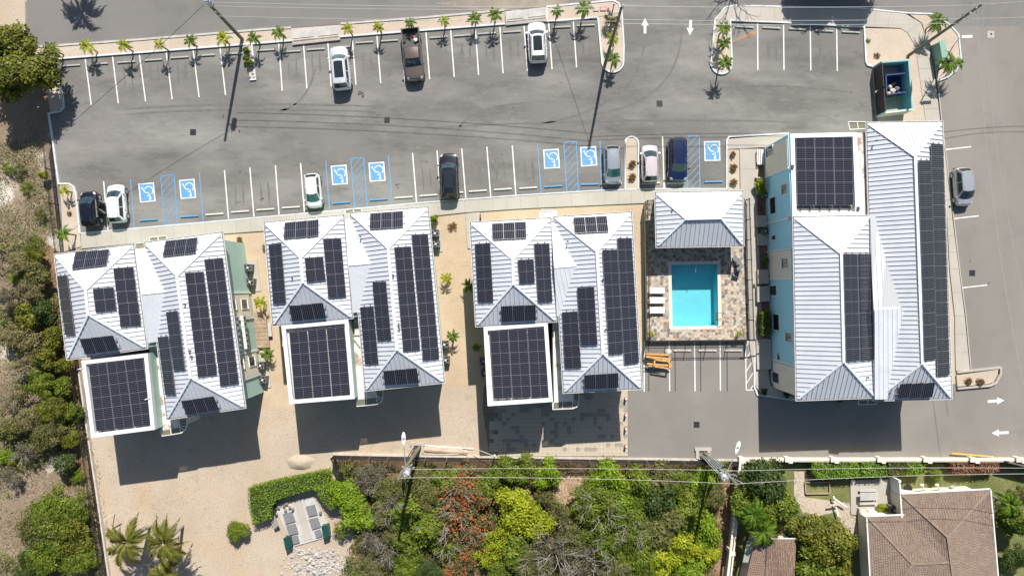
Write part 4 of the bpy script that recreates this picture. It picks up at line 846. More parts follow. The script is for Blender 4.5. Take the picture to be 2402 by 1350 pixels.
# ================================================================ POOL COURT
ZD = .65
pd = thing('pool_deck', 'raised crazy-paved deck around the turquoise swimming pool', 'pool deck', tuple(W(1635, 640)))
DK = P([(1513, 474), (1747, 470), (1758, 796), (1518, 799)], ZD); CO = P([(1567, 613), (1689, 611), (1693, 771), (1570, 773)], ZD); PI = P([(1574.5, 621), (1682.5, 619), (1685, 763), (1577.5, 765)], ZD)
for i in range(4):
    j = (i + 1) % 4; MB().slab([DK[i], DK[j], CO[j], CO[i]], (0, 0, -ZD + .001)).build('deck_base', M['grout'], pd)
    MB().slab([p + Vector((0, 0, .03)) for p in (CO[i], CO[j], PI[j], PI[i])], (0, 0, -.2)).build('coping', M['tile'], pd)
pool = thing('swimming_pool', 'rectangular turquoise swimming pool sunk into the stone paved deck', 'swimming pool', tuple(W(1630, 692)))
DB = -.85; bs = MB(); bt = [Vector((p.x, p.y, DB)) for p in PI]; MB().poly(bt[::-1]).build('pool_floor', M['plaster'], pool)
for i in range(4):
    j = (i + 1) % 4; MB().slab([PI[i], PI[j], PI[j] + (CO[j] - PI[j]) * .5, PI[i] + (CO[i] - PI[i]) * .5], (0, 0, -ZD + DB)).build('pool_wall', M['plaster'], pool)
for k in range(3):
    a, b = PI[0], PI[1]; dn = (PI[3] - PI[0]).normalized(); MB().slab([a + dn * (.0), b, b + dn * (1.5 - k * .42), a + dn * (1.5 - k * .42)] if 0 else [Vector((q.x, q.y, .25 - (2 - k) * .32)) for q in (a, b, b + dn * (.55 + (2 - k) * .42), a + dn * (.55 + (2 - k) * .42))], (0, 0, -.5)).build('pool_step', M['plaster'], pool)
MB().poly([Vector((p.x, p.y, ZD - .12)) for p in PI][::-1]).build('water', M['water'], pool)
def inpoly(x, y, q):
    s = None
    for i in range(len(q)):
        a, b = q[i], q[(i + 1) % len(q)]; c = (b.x - a.x) * (y - a.y) - (b.y - a.y) * (x - a.x)
        if s is None: s = c > 0
        elif (c > 0) != s: return False
    return True
cell = .315; x0 = min(p.x for p in DK) - cell; y0 = min(p.y for p in DK) - cell; nx = int((max(p.x for p in DK) - x0) / cell) + 2; ny = int((max(p.y for p in DK) - y0) / cell) + 2
gp = [[(x0 + (i + .5 + random.uniform(-.38, .38)) * cell, y0 + (j + .5 + random.uniform(-.38, .38)) * cell) for j in range(ny)] for i in range(nx)]
cells = []
for i in range(nx):
    for j in range(ny):
        px_, py_ = gp[i][j]
        if not inpoly(px_, py_, DK) or inpoly(px_, py_, CO): continue
        q = [(px_ - .4, py_ - .4), (px_ + .4, py_ - .4), (px_ + .4, py_ + .4), (px_ - .4, py_ + .4)]
        for a in range(max(0, i - 2), min(nx, i + 3)):
            for b in range(max(0, j - 2), min(ny, j + 3)):
                if (a, b) == (i, j): continue
                ex, ey = gp[a][b][0] - px_, gp[a][b][1] - py_; L = math.hypot(ex, ey); ex /= L; ey /= L
                q = clip(q, ex, ey, ex * px_ + ey * py_ + L / 2 - .022)
                if len(q) < 3: break
            if len(q) < 3: break
        for k in range(4):
            if len(q) > 2:
                e = (DK[(k + 1) % 4] - DK[k]).normalized(); n_ = Vector((e.y, -e.x)); c0 = sum(DK, Vector()) / 4
                if n_.dot((c0 - DK[k]).xy) > 0: n_ = -n_
                q = clip(q, n_.x, n_.y, n_.dot(DK[k].xy) - .03)
        if len(q) > 2 and area(q) > .01: cells.append(q)
cells.sort(key=area, reverse=True); rest = MB()
for k, q in enumerate(cells):
    h = random.uniform(.015, .035)
    if k < 300: MB().prism(q, ZD, ZD + h).build('paving_stone', M['stone'], pd)
    else: rest.prism(q, ZD, ZD + h)
stuff(rest.build('small_paving_stones', M['stone'], pd))
# loungers, chairs, ladder
def lounger(loc, rz, lab):
    t = thing('sun_lounger', lab, 'sun lounger', tuple(loc), 'white sun loungers west of the pool'); o = Vector(loc); R = Matrix.Rotation(rz, 3, 'Z')
    f = lambda x, y, z: o + R @ Vector((x, y, z))
    MB().slab([f(-.25, -.32, .33), f(.85, -.32, .33), f(.85, .32, .33), f(-.25, .32, .33)], (0, 0, -.06)).build('seat', M['trim'], t)
    MB().slab([f(-.75, -.32, .62), f(-.25, -.32, .34), f(-.25, .32, .34), f(-.75, .32, .62)], (0, 0, -.05)).build('backrest', M['trim'], t)
    MB().slab([f(-.72, -.16, .66), f(-.55, -.16, .57), f(-.55, .16, .57), f(-.72, .16, .66)], (0, 0, -.03)).build('headrest', M['acwhite'], t)
    for sx in (-.35, .7):
        for sy in (-.28, .28): MB().bar(f(sx, sy, .3), f(sx, sy, .02), .06, .06, up=(1, 0, 0)).build('leg', M['dgrey'], t)
    for sy in (-.34, .34): MB().bar(f(-.4, sy, .30), f(.8, sy, .30), .04, .06).build('rail', M['dgrey'], t)
for y, l in ((680.5, 'nearest the pavilion'), (703.5, 'in the middle of the three'), (726.5, 'nearest the corner plants')): lounger(W(1538, y, ZD + .03), 0, 'white sun lounger west of the pool, ' + l)
def chair(loc, rz, lab, tip=0):
    t = thing('folding_chair', lab, 'chair', tuple(loc), 'dark chairs east of the pool'); o = Vector(loc); R = Matrix.Rotation(rz, 3, 'Z') @ Matrix.Rotation(tip, 3, 'Y'); f = lambda x, y, z: o + R @ Vector((x, y, z))
    MB().slab([f(-.22, -.25, .42), f(.25, -.25, .42), f(.25, .25, .42), f(-.22, .25, .42)], R @ Vector((0, 0, -.04))).build('seat', M['grey'], t)
    MB().slab([f(-.45, -.25, .95), f(-.22, -.25, .45), f(-.22, .25, .45), f(-.45, .25, .95)], R @ Vector((.03, 0, -.02))).build('backrest', M['grey'], t)
    for sy in (-.25, .25):
        MB().bar(f(.25, sy, .42), f(-.25, sy, .02), .03, .03).build('leg', M['dgrey'], t); MB().bar(f(-.25, sy, .45), f(.3, sy, .02), .03, .03).build('leg', M['dgrey'], t)
chair(W(1722, 607, ZD + .03), 2.4, 'dark folding chair nearest the pavilion beside the pool'); chair(W(1731, 627, ZD + .03), 1.2, 'dark folding chair in the middle by the pool fence'); chair(W(1723, 643, ZD + .03), 4.4, 'dark folding chair lowest of three by the pool fence')
t = thing('pool_ladder', 'bent metal grab ladder at the east edge of the pool', 'ladder', tuple(W(1690, 743, ZD)))
for dy in (-.38, .38):
    c = W(1688, 742, ZD); pts = [c + Vector((-.45, dy, -.5)), c + Vector((-.4, dy, .5)), c + Vector((-.1, dy, .72)), c + Vector((.3, dy, .6)), c + Vector((.42, dy, .04))]
    for k in range(4): MB().tube(pts[k], pts[k + 1], .025).build('rail', M['dgrey'], t)
for z in (-.3, .0): MB().box(W(1680.5, 742, ZD + z), (.1, .76, .03)).build('step', M['dgrey'], t)
t = thing('pool_handrail', 'thin handrail over the northern steps of the pool', 'handrail', tuple(W(1628, 618, ZD))); c = W(1628, 614, ZD)
for k, (p, q) in enumerate([((0, 0, 0), (0, 0, .85)), ((0, 0, .85), (0, -1.1, .55)), ((0, -1.1, .55), (0, -1.1, -.3))]): MB().tube(c + Vector(p), c + Vector(q), .022).build('rail', M['steel'], t)
# ================================================================ FENCES AND WALLS
def fence(name, pts, h, lab, z0=0.0, sp=2.05, m='blackmetal', cat='fence', pick=.115, pw=.022, z1=None, postm=None):
    g = [W(a, b, z0) for a, b in pts]
    if z0: g = [W(a, b, z0) for a, b in pts]
    t = thing(name, lab, cat, tuple(g[0])); pk = MB()
    for i in range(len(g) - 1):
        p, q = g[i], g[i + 1]; L = (q - p).length; n = max(1, round(L / sp))
        for k in range(n + (1 if i == len(g) - 2 else 0)):
            c = p.lerp(q, k / n); MB().box(c + Vector((0, 0, h / 2 + .02)), (.07, .07, h + .06)).build('post', M[postm or m], t)
        for zz in (.15, h - .06, h - .22): MB().bar(p + Vector((0, 0, zz)), q + Vector((0, 0, zz)), .035, .04).build('rail', M[m], t)
        for k in range(int(L / pick)):
            c = p.lerp(q, (k + .5) * pick / L); pk.box(c + Vector((0, 0, h / 2 + .03)), (pw, pw, h - .04))
    stuff(pk.build('pickets', M[m], t)); return t
lf = [(121, 335), (129, 400), (138, 480), (151, 592), (171, 740), (186, 860), (203, 990), (228, 1155), (246, 1280), (262, 1390)]
fence('metal_fence', lf, 1.5, 'long black metal fence along the scrub on the left edge of the property')
struct_w = MB().path([W(a, b, 0) for a, b in [(189, 870), (206, 990), (231, 1155), (249, 1280), (265, 1390)]], .16, .35)
tag(struct_w.build('low_wall', M['wallcap']), 'low weathered wall at the foot of the left fence beside the gravel yard', 'wall')
fence('metal_fence', [(786, 1066), (1000, 1071), (1200, 1074), (1472, 1077), (1640, 1079), (1738, 1081)], 1.7, 'black metal fence between the gravel yard and the bottom scrub', postm='bar', pw=.05, pick=.105)
fence('metal_fence', [(786, 1066), (818, 1134)], 1.7, 'short return of black fence beside the clipped hedge corner', postm='bar', pw=.05, pick=.105)
tag(MB().path([W(a, b, 0) for a, b in [(818, 1140), (784, 1064), (1000, 1068), (1200, 1071), (1472, 1074), (1740, 1078)]], .18, .22).build('low_wall', M['wallcap']), 'low pale kerb wall under the southern fence', 'wall')
fence('pool_fence', [(1535, 473), (1513, 474), (1518, 799)], 1.45, 'black metal pool fence on the west side of the deck beside the third block', ZD)
fence('pool_fence', [(1747, 470), (1758, 796)], 1.45, 'black metal pool fence on the east side of the deck by the path', ZD)
fence('pool_fence', [(1518, 799), (1758, 796)], 1.45, 'black metal pool fence on the south side above the striped parking bays', ZD)
tag(MB().bar(W(1758, 797, 2.0), W(1808, 794, 2.0), .06, .1).build('gate_rail', M['blackmetal']), 'black gate rail spanning the path south east of the pool', 'gate')
w = thing('boundary_wall', 'cream rendered boundary wall with square piers along the driveway', 'wall', tuple(W(2070, 1078)))
MB().bar(W(1738, 1077, .6), W(2480, 1077, .6), .16, 1.2).build('wall_panel', M['creamw'], w); MB().bar(W(1738, 1077, 1.23), W(2480, 1077, 1.23), .22, .06).build('coping', M['creamw'], w)
for x in (1740, 1848, 1955, 2064, 2172, 2282, 2390): MB().box(W(x, 1077, .72), (.42, .42, 1.44)).build('pier', M['creamw'], w); MB().box(W(x, 1077, 1.47), (.52, .52, .06)).build('pier_cap', M['trim'] if x == 1848 else M['creamw'], w)
w = thing('boundary_wall', 'cream boundary wall running south between the scrub and the palm garden', 'wall', tuple(W(1725, 1200)))
MB().bar(W(1737, 1082, .85), W(1702, 1400, .85), .16, 1.7).build('wall_panel', M['creamw'], w); MB().bar(W(1737, 1082, 1.73), W(1702, 1400, 1.73), .24, .07).build('coping', M['creamw'], w)
for x, y in ((1725, 1185), (1713, 1290)): MB().box(W(x, y, .9), (.42, .42, 1.8)).build('pier', M['creamw'], w)
tag(MB().bar(W(2350, 1078, .9), W(2460, 1105, .9), .12, 1.8).build('metal_gate_leaf', M['bar']), 'dark gate leaf standing at the far right end of the boundary wall', 'gate')
tag(MB().bar(W(2232, 1062, .3), W(2330, 1070, .3), .10, .08).build('barrier_pole', M['yellow']), 'yellow barrier pole lying beside the cream wall on the driveway', 'barrier')
t = thing('street_light', 'white street light head over the corner kerb', 'street light', tuple(W(2236, 108))); MB().bar(W(2255, 87, 5), W(2280, 86, 5), .25, .12).build('lamp_head', M['trim'], t); MB().tube(W(2236, 108, 0), W(2250, 90, 4.9), .05).build('post', M['steel'], t); MB().tube(W(2250, 90, 4.9), W(2257, 87, 5), .04).build('arm', M['steel'], t)
# ================================================================ STREET FURNITURE
def pole(name, lab, base, top, zt, r=.17, r2=.11, arms=()):
    b = W(*base, 0); tp = W(*top, zt); t = thing(name, lab, 'utility pole', tuple(b)); MB().tube(b, tp, r, r2, 12).build('shaft', M['pole'], t)
    return t, b, tp
def insul(t, p, z=.25): MB().tube(p, p + Vector((0, 0, z)), .06, .04).build('insulator', M['steel'], t)
def transformer(t, c, r=.27, h=.85):
    o = MB().tube(c, c + Vector((0, 0, h)), r, n=16).build('transformer', M['steel'], t); MB().tube(c + Vector((0, 0, h)), c + Vector((0, 0, h + .1)), r * .85, r * .4, 14).build('lid', M['steel'], o)
    for a in (0, 2, 4): MB().tube(c + Vector((math.cos(a) * r * .5, math.sin(a) * r * .5, h)), c + Vector((math.cos(a) * r * .7, math.sin(a) * r * .7, h + .35)), .035, n=6).build('bushing', M['acwhite'], o)
p1, b1_, t1 = pole('utility_pole', 'leaning wooden utility pole with transformer above the top-left parking bays', (569, 93), (449, -34), 10.9, .19, .13)
transformer(p1, W(496, 10, 8.3)); MB().bar(W(478, 2, 8.8), W(500, 10, 8.8), .06, .08).build('bracket', M['steel'], p1)
for a in ((465, -10), (508, 30)): insul(p1, W(*a, 8.5))
p2, b2_, t2 = pole('utility_pole', 'wooden utility pole rising from the planted island left of the entrance arrows', (1418, 155), (1459, 14), 10.3)
MB().bar(W(1452, 16, 10.0), W(1463, 17, 10.0), .08, .08).build('cross_bracket', M['steel'], p2); insul(p2, W(1462, 14, 10.0)); insul(p2, W(1455, 26, 9.6))
p3, b3_, t3 = pole('utility_pole', 'long wooden utility pole rising from the sand bed behind the bin enclosure', (2129, 132), (2304, 10), 10.7)
for a in ((2292, 18), (2277, 30), (2300, 8)): MB().tube(W(*a, 9.8), W(*a, 10.3), .09, n=10).build('cutout', M['acwhite'], p3)
for a in ((2275, 10), (2259, 36)): MB().tube(W(*a, 9.3), W(*a, 9.9), .13, n=12).build('arrester', M['steel'], p3)
p4, b4_, t4 = pole('utility_pole', 'green wooden pole with transformer rising behind the southern fence', (984, 1048), (934, 1121), 10.9, .2, .14)
transformer(p4, W(957, 1104, 8.6), .3)
for dx in (-3, 1.5): MB().tube(W(976 + dx, 1046, 0), W(955 + dx, 1078, 6), .05, n=8).build('conduit', M['dgrey'], p4)
for a in ((945, 1092), (966, 1088), (972, 1095), (942, 1103), (962, 1116)): insul(p4, W(*a, 8.9), .5); MB().bar(W(952, 1098, 8.9), W(*a, 8.9), .05, .05).build('bracket', M['steel'], p4)
p5, b5_, t5 = pole('utility_pole', 'green wooden pole with a fan of steel conduits beside the cream wall', (1653, 1062), (1728, 1135), 10.3, .2, .15)
transformer(p5, W(1693, 1113, 8.4), .32)
for k in range(6): MB().tube(W(1645 + k * 3.4, 1068 - k * 1.6, .1), W(1676 + k * 4.2, 1101 - k * 2, 6.3), .055, n=8).build('conduit', M['steel'], p5)
for a in ((1680, 1105), (1688, 1098), (1700, 1100), (1706, 1108), (1724, 1113), (1722, 1128), (1738, 1130)): insul(p5, W(*a, 9.0), .5); MB().bar(W(1704, 1112, 9.0), W(*a, 9.0), .05, .05).build('bracket', M['steel'], p5)
def lum(px, py, z, arm, lab, zz=None):
    p = W(px, py, z); a = W(*arm, z - .6); t = thing('street_light', lab, 'street light', tuple(a)); d = (p - a).normalized(); MB().tube(a, p, .04, n=8).build('arm', M['steel'], t)
    d.z = 0; d.normalize(); s = Vector((-d.y, d.x, 0)); L = 1.05
    o = [p - d * .15 - s * .05, p + d * .25 - s * .17, p + d * .75 - s * .18, p + d * L - s * .07, p + d * L + s * .07, p + d * .75 + s * .18, p + d * .25 + s * .17, p - d * .15 + s * .05]
    MB().slab(o[::-1], (0, 0, -.14)).build('lamp_head', M['trim'], t); MB().box(p + d * .45 + Vector((0, 0, .01)), (.2, .22, .03), math.atan2(d.y, d.x)).build('solar_cell', M['grey'], t)
lum(947, 1040, 8.0, (951, 1090), 'white street light head reaching over the yard from the left fence pole'); lum(1727, 1060, 7.6, (1706, 1105), 'white street light head reaching over the driveway from the conduit pole')
t = thing('lamp_post', 'small white ball lamp post on the southern fence by the lattice paving', 'lamp', tuple(W(1160, 1068))); MB().tube(W(1160, 1068, 0), W(1160, 1068, 2.6), .04).build('post', M['steel'], t); MB().tube(W(1160, 1068, 2.5), W(1160, 1068, 2.75), .15, .08, 12).build('globe', M['acwhite'], t)
MB().tube(W(1158, 1068, 1.5), W(1110, 1050, 1.2), .03).build('hose', M['wallcap'], t)
for i, (cx, cy, s, lab) in enumerate([(980, 1052, 27, 'square concrete pit around the foot of the left fence pole'), (1649, 1066, 32, 'square concrete pit around the conduits at the driveway edge')]):
    t = thing('concrete_pit', lab, 'pit', tuple(W(cx, cy)))
    for dx, dy, w_, h_ in ((-.5, 0, .22, 1), (.5, 0, .22, 1), (0, .5, 1.22, .22), (0, -.5, .78, .22)): MB().box(W(cx + dx * s * .85, cy - dy * s * .85, .1), (s / PPM * w_, s / PPM * h_ if w_ != .22 else s / PPM * .63, .24)).build('pit_wall', M['concrete'], t)
def wire(p, q, sag, lab, r=.02, z=None, m='wire'):
    pts = [p.lerp(q, k / 14) - Vector((0, 0, sag * 4 * (k / 14) * (1 - k / 14))) for k in range(15)]; mb = MB()
    for k in range(14): mb.tube(pts[k], pts[k + 1], r, n=5, cap=False)
    tag(mb.build('overhead_cable', M[m]), lab, 'cable', 'overhead cables')
TB = 'thin pale overhead cable '
wire(W(480, 5, 8.9), W(1459, 17, 10), .35, TB + 'between the two northern poles, upper one'); wire(W(490, 14, 8.2), W(1457, 22, 9.5), .4, TB + 'between the two northern poles, lower one'); wire(W(512, 38, 7), W(1452, 50, 8.2), .35, TB + 'between the two northern poles, lowest over the palms')
wire(t2, W(2303, 12, 10.5), 0.4, TB + 'across the entrance at the top edge'); wire(W(1450, 46, 8.8), W(2262, 44, 8.9), .35, TB + 'across the entrance through the arrow heads'); wire(W(1447, 55, 8.3), W(2250, 55, 8.3), .35, TB + 'across the entrance just below the arrow heads')
wire(t3, W(2700, -40, 10.5), .8, TB + 'leaving the right pole towards the top right corner'); wire(W(2262, 44, 8.9), W(2700, 20, 8.5), .5, TB + 'from the right pole over the wide street')
wire(W(960, 1100, 8.9), W(1724, 1103, 9.1), .5, TB + 'above the bottom scrub, upper of two'); wire(W(936, 1120, 10.7), W(1728, 1134, 10.2), .8, TB + 'above the bottom scrub, lower of two')
wire(W(1706, 1104, 9.1), W(2500, 1098, 9), .6, TB + 'over the clipped hedges, upper of two'); wire(W(1728, 1134, 10.2), W(2500, 1110, 10), .8, TB + 'over the clipped hedges, lower of two')
wire(W(478, 12, 9), W(-60, 470, 6.5), .6, 'thin dark overhead cable ' + 'falling from the leaning pole across the left bays', m='wired'); wire(W(2303, 12, 10.4), W(2420, 780, 9), .8, TB + 'running down the right street from the long pole'); wire(W(2290, 22, 10.2), W(2400, 900, 9), .9, TB + 'running down the right street, inner one')
wire(W(1457, 30, 9.6), W(1290, 60, .1), .05, TB + 'guy wire from the island pole to the sandy strip', .02, m='wired')
t = thing('fire_hydrant_pipe', 'red hydrant riser with red cap on the planted island', 'hydrant', tuple(W(1438, 44))); MB().tube(W(1437, 46, .1), W(1437, 46, .9), .12, n=12).build('barrel', M['red'], t); MB().tube(W(1437, 46, .9), W(1437, 46, 1.0), .17, .1, 12).build('cap', M['red'], t); MB().bar(W(1430, 46, .65), W(1444, 46, .65), .1, .1).build('outlet', M['red'], t)
t = thing('fire_hydrant', 'small red valve post at the top edge of the planted island', 'hydrant', tuple(W(1440, 12))); MB().tube(W(1440, 12, .1), W(1440, 12, .8), .07, n=10).build('barrel', M['red'], t); MB().tube(W(1440, 12, .8), W(1440, 12, .9), .11, .06, 10).build('cap', M['red'], t)
tag(MB().box(W(1398, 21, .13), (.6, .45, .1)).build('meter_box', M['concrete_g']), 'grey meter box lid on the planted island', 'meter box'); 
t = thing('meter_box', 'red framed meter box lid beside a red cap on the planted island', 'meter box', tuple(W(1415, 21))); MB().box(W(1415, 21, .12), (.65, .45, .09)).build('frame', M['red'], t); MB().box(W(1415, 21, .175), (.5, .3, .02)).build('lid', M['concrete_g'], t)
tag(MB().tube(W(1427, 21, .1), W(1427, 21, .3), .12, .08, 12).build('valve_cap', M['red']), 'round red valve cap right of the red framed lid', 'valve')
t = thing('transformer_cabinet', 'green electrical cabinet between the corner palms', 'cabinet', tuple(W(2196, 132))); a = P([(2184, 116), (2194, 107), (2203, 150), (2193, 157)], 0)
q = P([(2183, 110), (2195, 107), (2203, 152), (2191, 157)], 0); MB().slab([Vector((p.x, p.y, 1.35)) for p in q], (0, 0, -1.25)).build('casing', M['transf'], t); MB().slab([p + Vector((0, 0, 1.42)) + (p - sum(q, Vector()) / 4).normalized() * .06 for p in q], (0, 0, -.06)).build('lid', M['transf'], t); MB().slab([p + Vector((0, 0, .12)) + (p - sum(q, Vector()) / 4).normalized() * .12 for p in q], (0, 0, -.1)).build('plinth', M['concrete_g'], t)
# bin enclosure and dumpster
be = thing('bin_enclosure', 'roofless concrete bin enclosure with teal inner walls and dark gates', 'bin enclosure', tuple(W(2083, 212)))
c_ = P([(2046, 157), (2111, 152), (2119, 269), (2055, 276)], 0); HW = 1.75
def bwall(p, q, nm, mi, mo, th=.2):
    cc = sum(c_, Vector()) / 4; d = (q - p).normalized(); n = Vector((-d.y, d.x, 0)); n = n if n.dot(cc - p) > 0 else -n
    MB().slab([v + Vector((0, 0, HW)) for v in (p, q, q + n * th * .55, p + n * th * .55)], (0, 0, -HW)).build(nm, M[mo], be); MB().slab([v + Vector((0, 0, HW - .01)) for v in (p + n * th * .55, q + n * th * .55, q + n * th, p + n * th)], (0, 0, -HW + .01)).build('inner_face', M[mi], be)
bwall(c_[0], c_[1], 'north_wall', 'teal', 'concrete_g'); bwall(c_[1] + Vector((0, -.2, 0)), c_[2] + Vector((0, .2, 0)), 'east_wall', 'teal', 'concrete_g'); bwall(c_[2], c_[3], 'south_wall', 'teal', 'creamw')
for k in range(2):
    p = c_[0].lerp(c_[3], .03 + k * .49) + Vector((.06, 0, 0)); q = c_[0].lerp(c_[3], .48 + k * .49) + Vector((.06, 0, 0)); MB().bar(p + Vector((0, 0, .9)), q + Vector((0, 0, .9)), .09, 1.6).build('gate_leaf', M['gate'], be)
MB().slab([v + Vector((0, 0, .06)) for v in c_], (0, 0, -.05)).build('floor_slab', M['transf'], be)
du = thing('dumpster', 'open blue steel dumpster half full of rubbish inside the bin enclosure', 'dumpster', tuple(W(2080, 212))); q = P([(2061, 186), (2114, 181), (2117, 224), (2063, 231)], 0)
MB().slab([p + Vector((0, 0, .3)) for p in q], (0, 0, -.2)).build('floor', M['dblue'], du)
for i in range(4): MB().bar(q[i] + Vector((0, 0, .75)), q[(i + 1) % 4] + Vector((0, 0, .75)), .06, 1.1).build('side', M['dblue'], du); MB().bar(q[i] + Vector((0, 0, 1.32)), q[(i + 1) % 4] + Vector((0, 0, 1.32)), .12, .06).build('rim', M['dblue'], du)
def bag(loc, r, m, lab, sq=.7, name='rubbish_bag', cat='rubbish bag', seed=0):
    bm = bmesh.new(); bmesh.ops.create_icosphere(bm, subdivisions=2, radius=r); rr = random.Random(seed)
    for v in bm.verts: v.co *= 1 + rr.uniform(-.18, .18); v.co.z *= sq
    me = bpy.data.meshes.new(name); bm.to_mesh(me); bm.free(); me.materials.append(M[m]); o = bpy.data.objects.new(name, me); COL.objects.link(o); o.location = Vector(loc) + Vector((0, 0, r * sq * .8)); return tag(o, lab, cat)
for i, (x, y, r, m_, lab) in enumerate([(2082, 215, .28, 'concrete_g', 'white rubbish bag at the lower left inside the blue dumpster'), (2092, 209, .25, 'grey', 'grey rubbish bag in the middle of the blue dumpster'), (2073, 220, .2, 'yellow', 'yellow scrap in the lower left corner of the dumpster'), (2084, 197, .28, 'black', 'black rubbish bag at the top of the blue dumpster'), (2098, 220, .22, 'dgrey', 'dark bag in the lower right of the dumpster'), (2076, 205, .22, 'concrete_g', 'pale cardboard lump at the left edge inside the dumpster')]): bag(W(x + 10, y, .4), r, m_, lab, seed=i)
# ground AC units
for i, (x, y, rz, lab) in enumerate([(588, 628, -.05, 'upper of two grey condensers beside the tall aqua wall of the leftmost block'), (593, 661, -.05, 'lower of two grey condensers beside the tall aqua wall of the leftmost block'), (617, 855, -.05, 'grey condenser just below the bright palm east of the leftmost block'), (622, 888, -.05, 'lowest grey condenser east of the leftmost block'), (1022, 548, .02, 'grey condenser at the top right of the second block, upper of the pair'), (1024, 573, .02, 'grey condenser at the top right of the second block, lower of the pair'), (1044, 806, .02, 'grey condenser beside the palm at the second block, upper of the pair'), (1047, 842, .02, 'grey condenser below the palm at the second block, lower of the pair'), (1135, 845, .02, 'condenser in the shade left of the third flat roof, upper one'), (1138, 872, .02, 'condenser in the shade left of the third flat roof, lower one')]):
    o = W(x, y, .1); fan_unit('ac_condenser', lab, 'air conditioner', o, rz, .78, .72, .75, grp='ground air conditioner condensers')
for i, q in enumerate([[(579, 610), (603, 608), (612, 682), (588, 684)], [(607, 838), (628, 836), (636, 908), (615, 910)], [(1014, 538), (1034, 537), (1038, 590), (1016, 591)]]): tag(MB().slab(P(q, .1), (0, 0, -.09)).build('condenser_pad', M['concrete']), 'concrete pad under ' + ['the upper condensers of the leftmost block', 'the lower condensers of the leftmost block', 'the upper condensers of the second block'][i], 'concrete pad')
# cones
for i, y in enumerate((933, 971, 1003, 1043)):
    o = W(1466, y, 0); t = thing('bollard', f"orange plastic bollard beside the lattice paving, {['nearest the roof eave', 'second from the roof', 'third from the roof', 'nearest the fence'][i]}", 'bollard', tuple(o), 'orange bollards along the driveway edge')
    MB().tube(o, o + Vector((0, 0, .08)), .22, .2, 12).build('base', M['cone'], t); MB().tube(o + Vector((0, 0, .08)), o + Vector((0, 0, .7)), .14, .10, 12).build('body', M['cone'], t); MB().tube(o + Vector((0, 0, .7)), o + Vector((0, 0, .76)), .12, .06, 12).build('cap', M['trim'], t)
# lattice paving
lp = MB().slab(P([(1150, 1076), (1132, 960), (1135, 905), (1474, 905), (1474, 1076)], .05)[::-1], (0, 0, -.04)); lp = struct(lp.build('lattice_paving', M['soil']))
def paver_mesh(m):
    mb = MB(); s = .44; a = s / 2
    for k in range(-3, 4):
        o = k * s / 4
        for sg in (1, -1):
            pts = []
            for t_ in (-a, a):
                pass
            # diagonal bar clipped to the block
            x0, x1 = max(-a, -a + o), min(a, a + o)
            if x1 - x0 < .06: continue
            p = Vector((x0, sg * (x0 - o), .02)); q = Vector((x1, sg * (x1 - o), .02)); mb.bar(p, q, .036, .045 + .001 * (sg > 0))
    for (c, d) in (((0, a - .012), (s, .024)), ((0, -a + .012), (s, .024)), ((a - .012, 0), (.024, s - .05)), ((-a + .012, 0), (.024, s - .05))): mb.box((c[0], c[1], .02), (d[0], d[1], .048))
    me = bpy.data.meshes.new('paver'); me.from_pydata([tuple(v) for v in mb.v], [], mb.f); me.materials.append(M[m]); return me
pms = [paver_mesh('paver'), paver_mesh('paver'), paver_mesh('paverd')]
def nz(x, y): return math.sin(x * 1.3 + y * .7) + math.sin(x * .6 - y * 1.9 + 2) + math.sin(x * 2.3 + y * 2.1)
pv_pos = []
for i in range(-2, 34):
    for j in range(0, 18):
        x = W(1168, 1070).x + (i + .5) * .45; y = W(1168, 1068).y + (j + .5) * .45
        pxx = CX + x * PPM; pyy = CY - y * PPM
        if pxx > 1468 or pyy < 910 or pyy > 1070 or (pxx < 1168 and random.random() < .4): continue
        pv_pos.append((x, y, pyy))
pv_pos.sort(key=lambda a: -a[2]); rs = MB()
for k, (x, y, pyy) in enumerate(pv_pos):
    dark = nz(x, y) > .6 and pyy < 1060
    if k < 300:
        o = bpy.data.objects.new('paver', pms[2 if random.random() < (.45 if dark else .06) else 0]); COL.objects.link(o); o.parent = lp; o.location = Vector((x, y, .05 + random.uniform(-.006, .004))) - ORG['lattice_paving']; o.rotation_euler = (0, 0, random.uniform(-.02, .02))
    else:
        me = pms[0]; b = len(rs.v); rs.v += [Vector((v.co.x + x, v.co.y + y, v.co.z + .05)) for v in me.vertices]; rs.f += [[b + i for i in p.vertices] for p in me.polygons]; rs.m += [1 if dark else 0] * len(me.polygons)
if rs.v: stuff(rs.build('more_pavers', [M['paver'], M['paverd']], lp))
# timber pile by the pool
t0 = thing('timber_pile', 'messy pile of orange scaffold boards and frames behind the pool fence', 'timber pile', tuple(W(1545, 848)))
for i in range(11):
    z = .15 + i * .07; y = 828 + random.uniform(0, 30); x = 1545 + random.uniform(-6, 6); a = random.uniform(-.12, .1) - .08; L = random.uniform(22, 30)
    MB().bar(W(x - L, y + L * a, z), W(x + L, y - L * a * .4, z), random.uniform(.14, .26), .05).build('board', M['owood' if i > 3 else 'wood'], t0)
for (p, q) in [((1534, 842), (1573, 848)), ((1534, 858), (1570, 864)), ((1536, 842), (1534, 860)), ((1573, 846), (1570, 866))]: MB().bar(W(*p, .98), W(*q, .98), .16, .06).build('frame_board', M['owood'], t0)
for i in range(5): MB().tube(W(1513, 832 + i * 7, .3 + i * .06), W(1555, 834 + i * 7, .45 + i * .06), .04).build('steel_tube', M['dgrey'], t0)
bag(W(1567, 824, .1), .3, 'acwhite', 'crumpled white sack on the end of the timber pile', name='sack', cat='sack', seed=31)
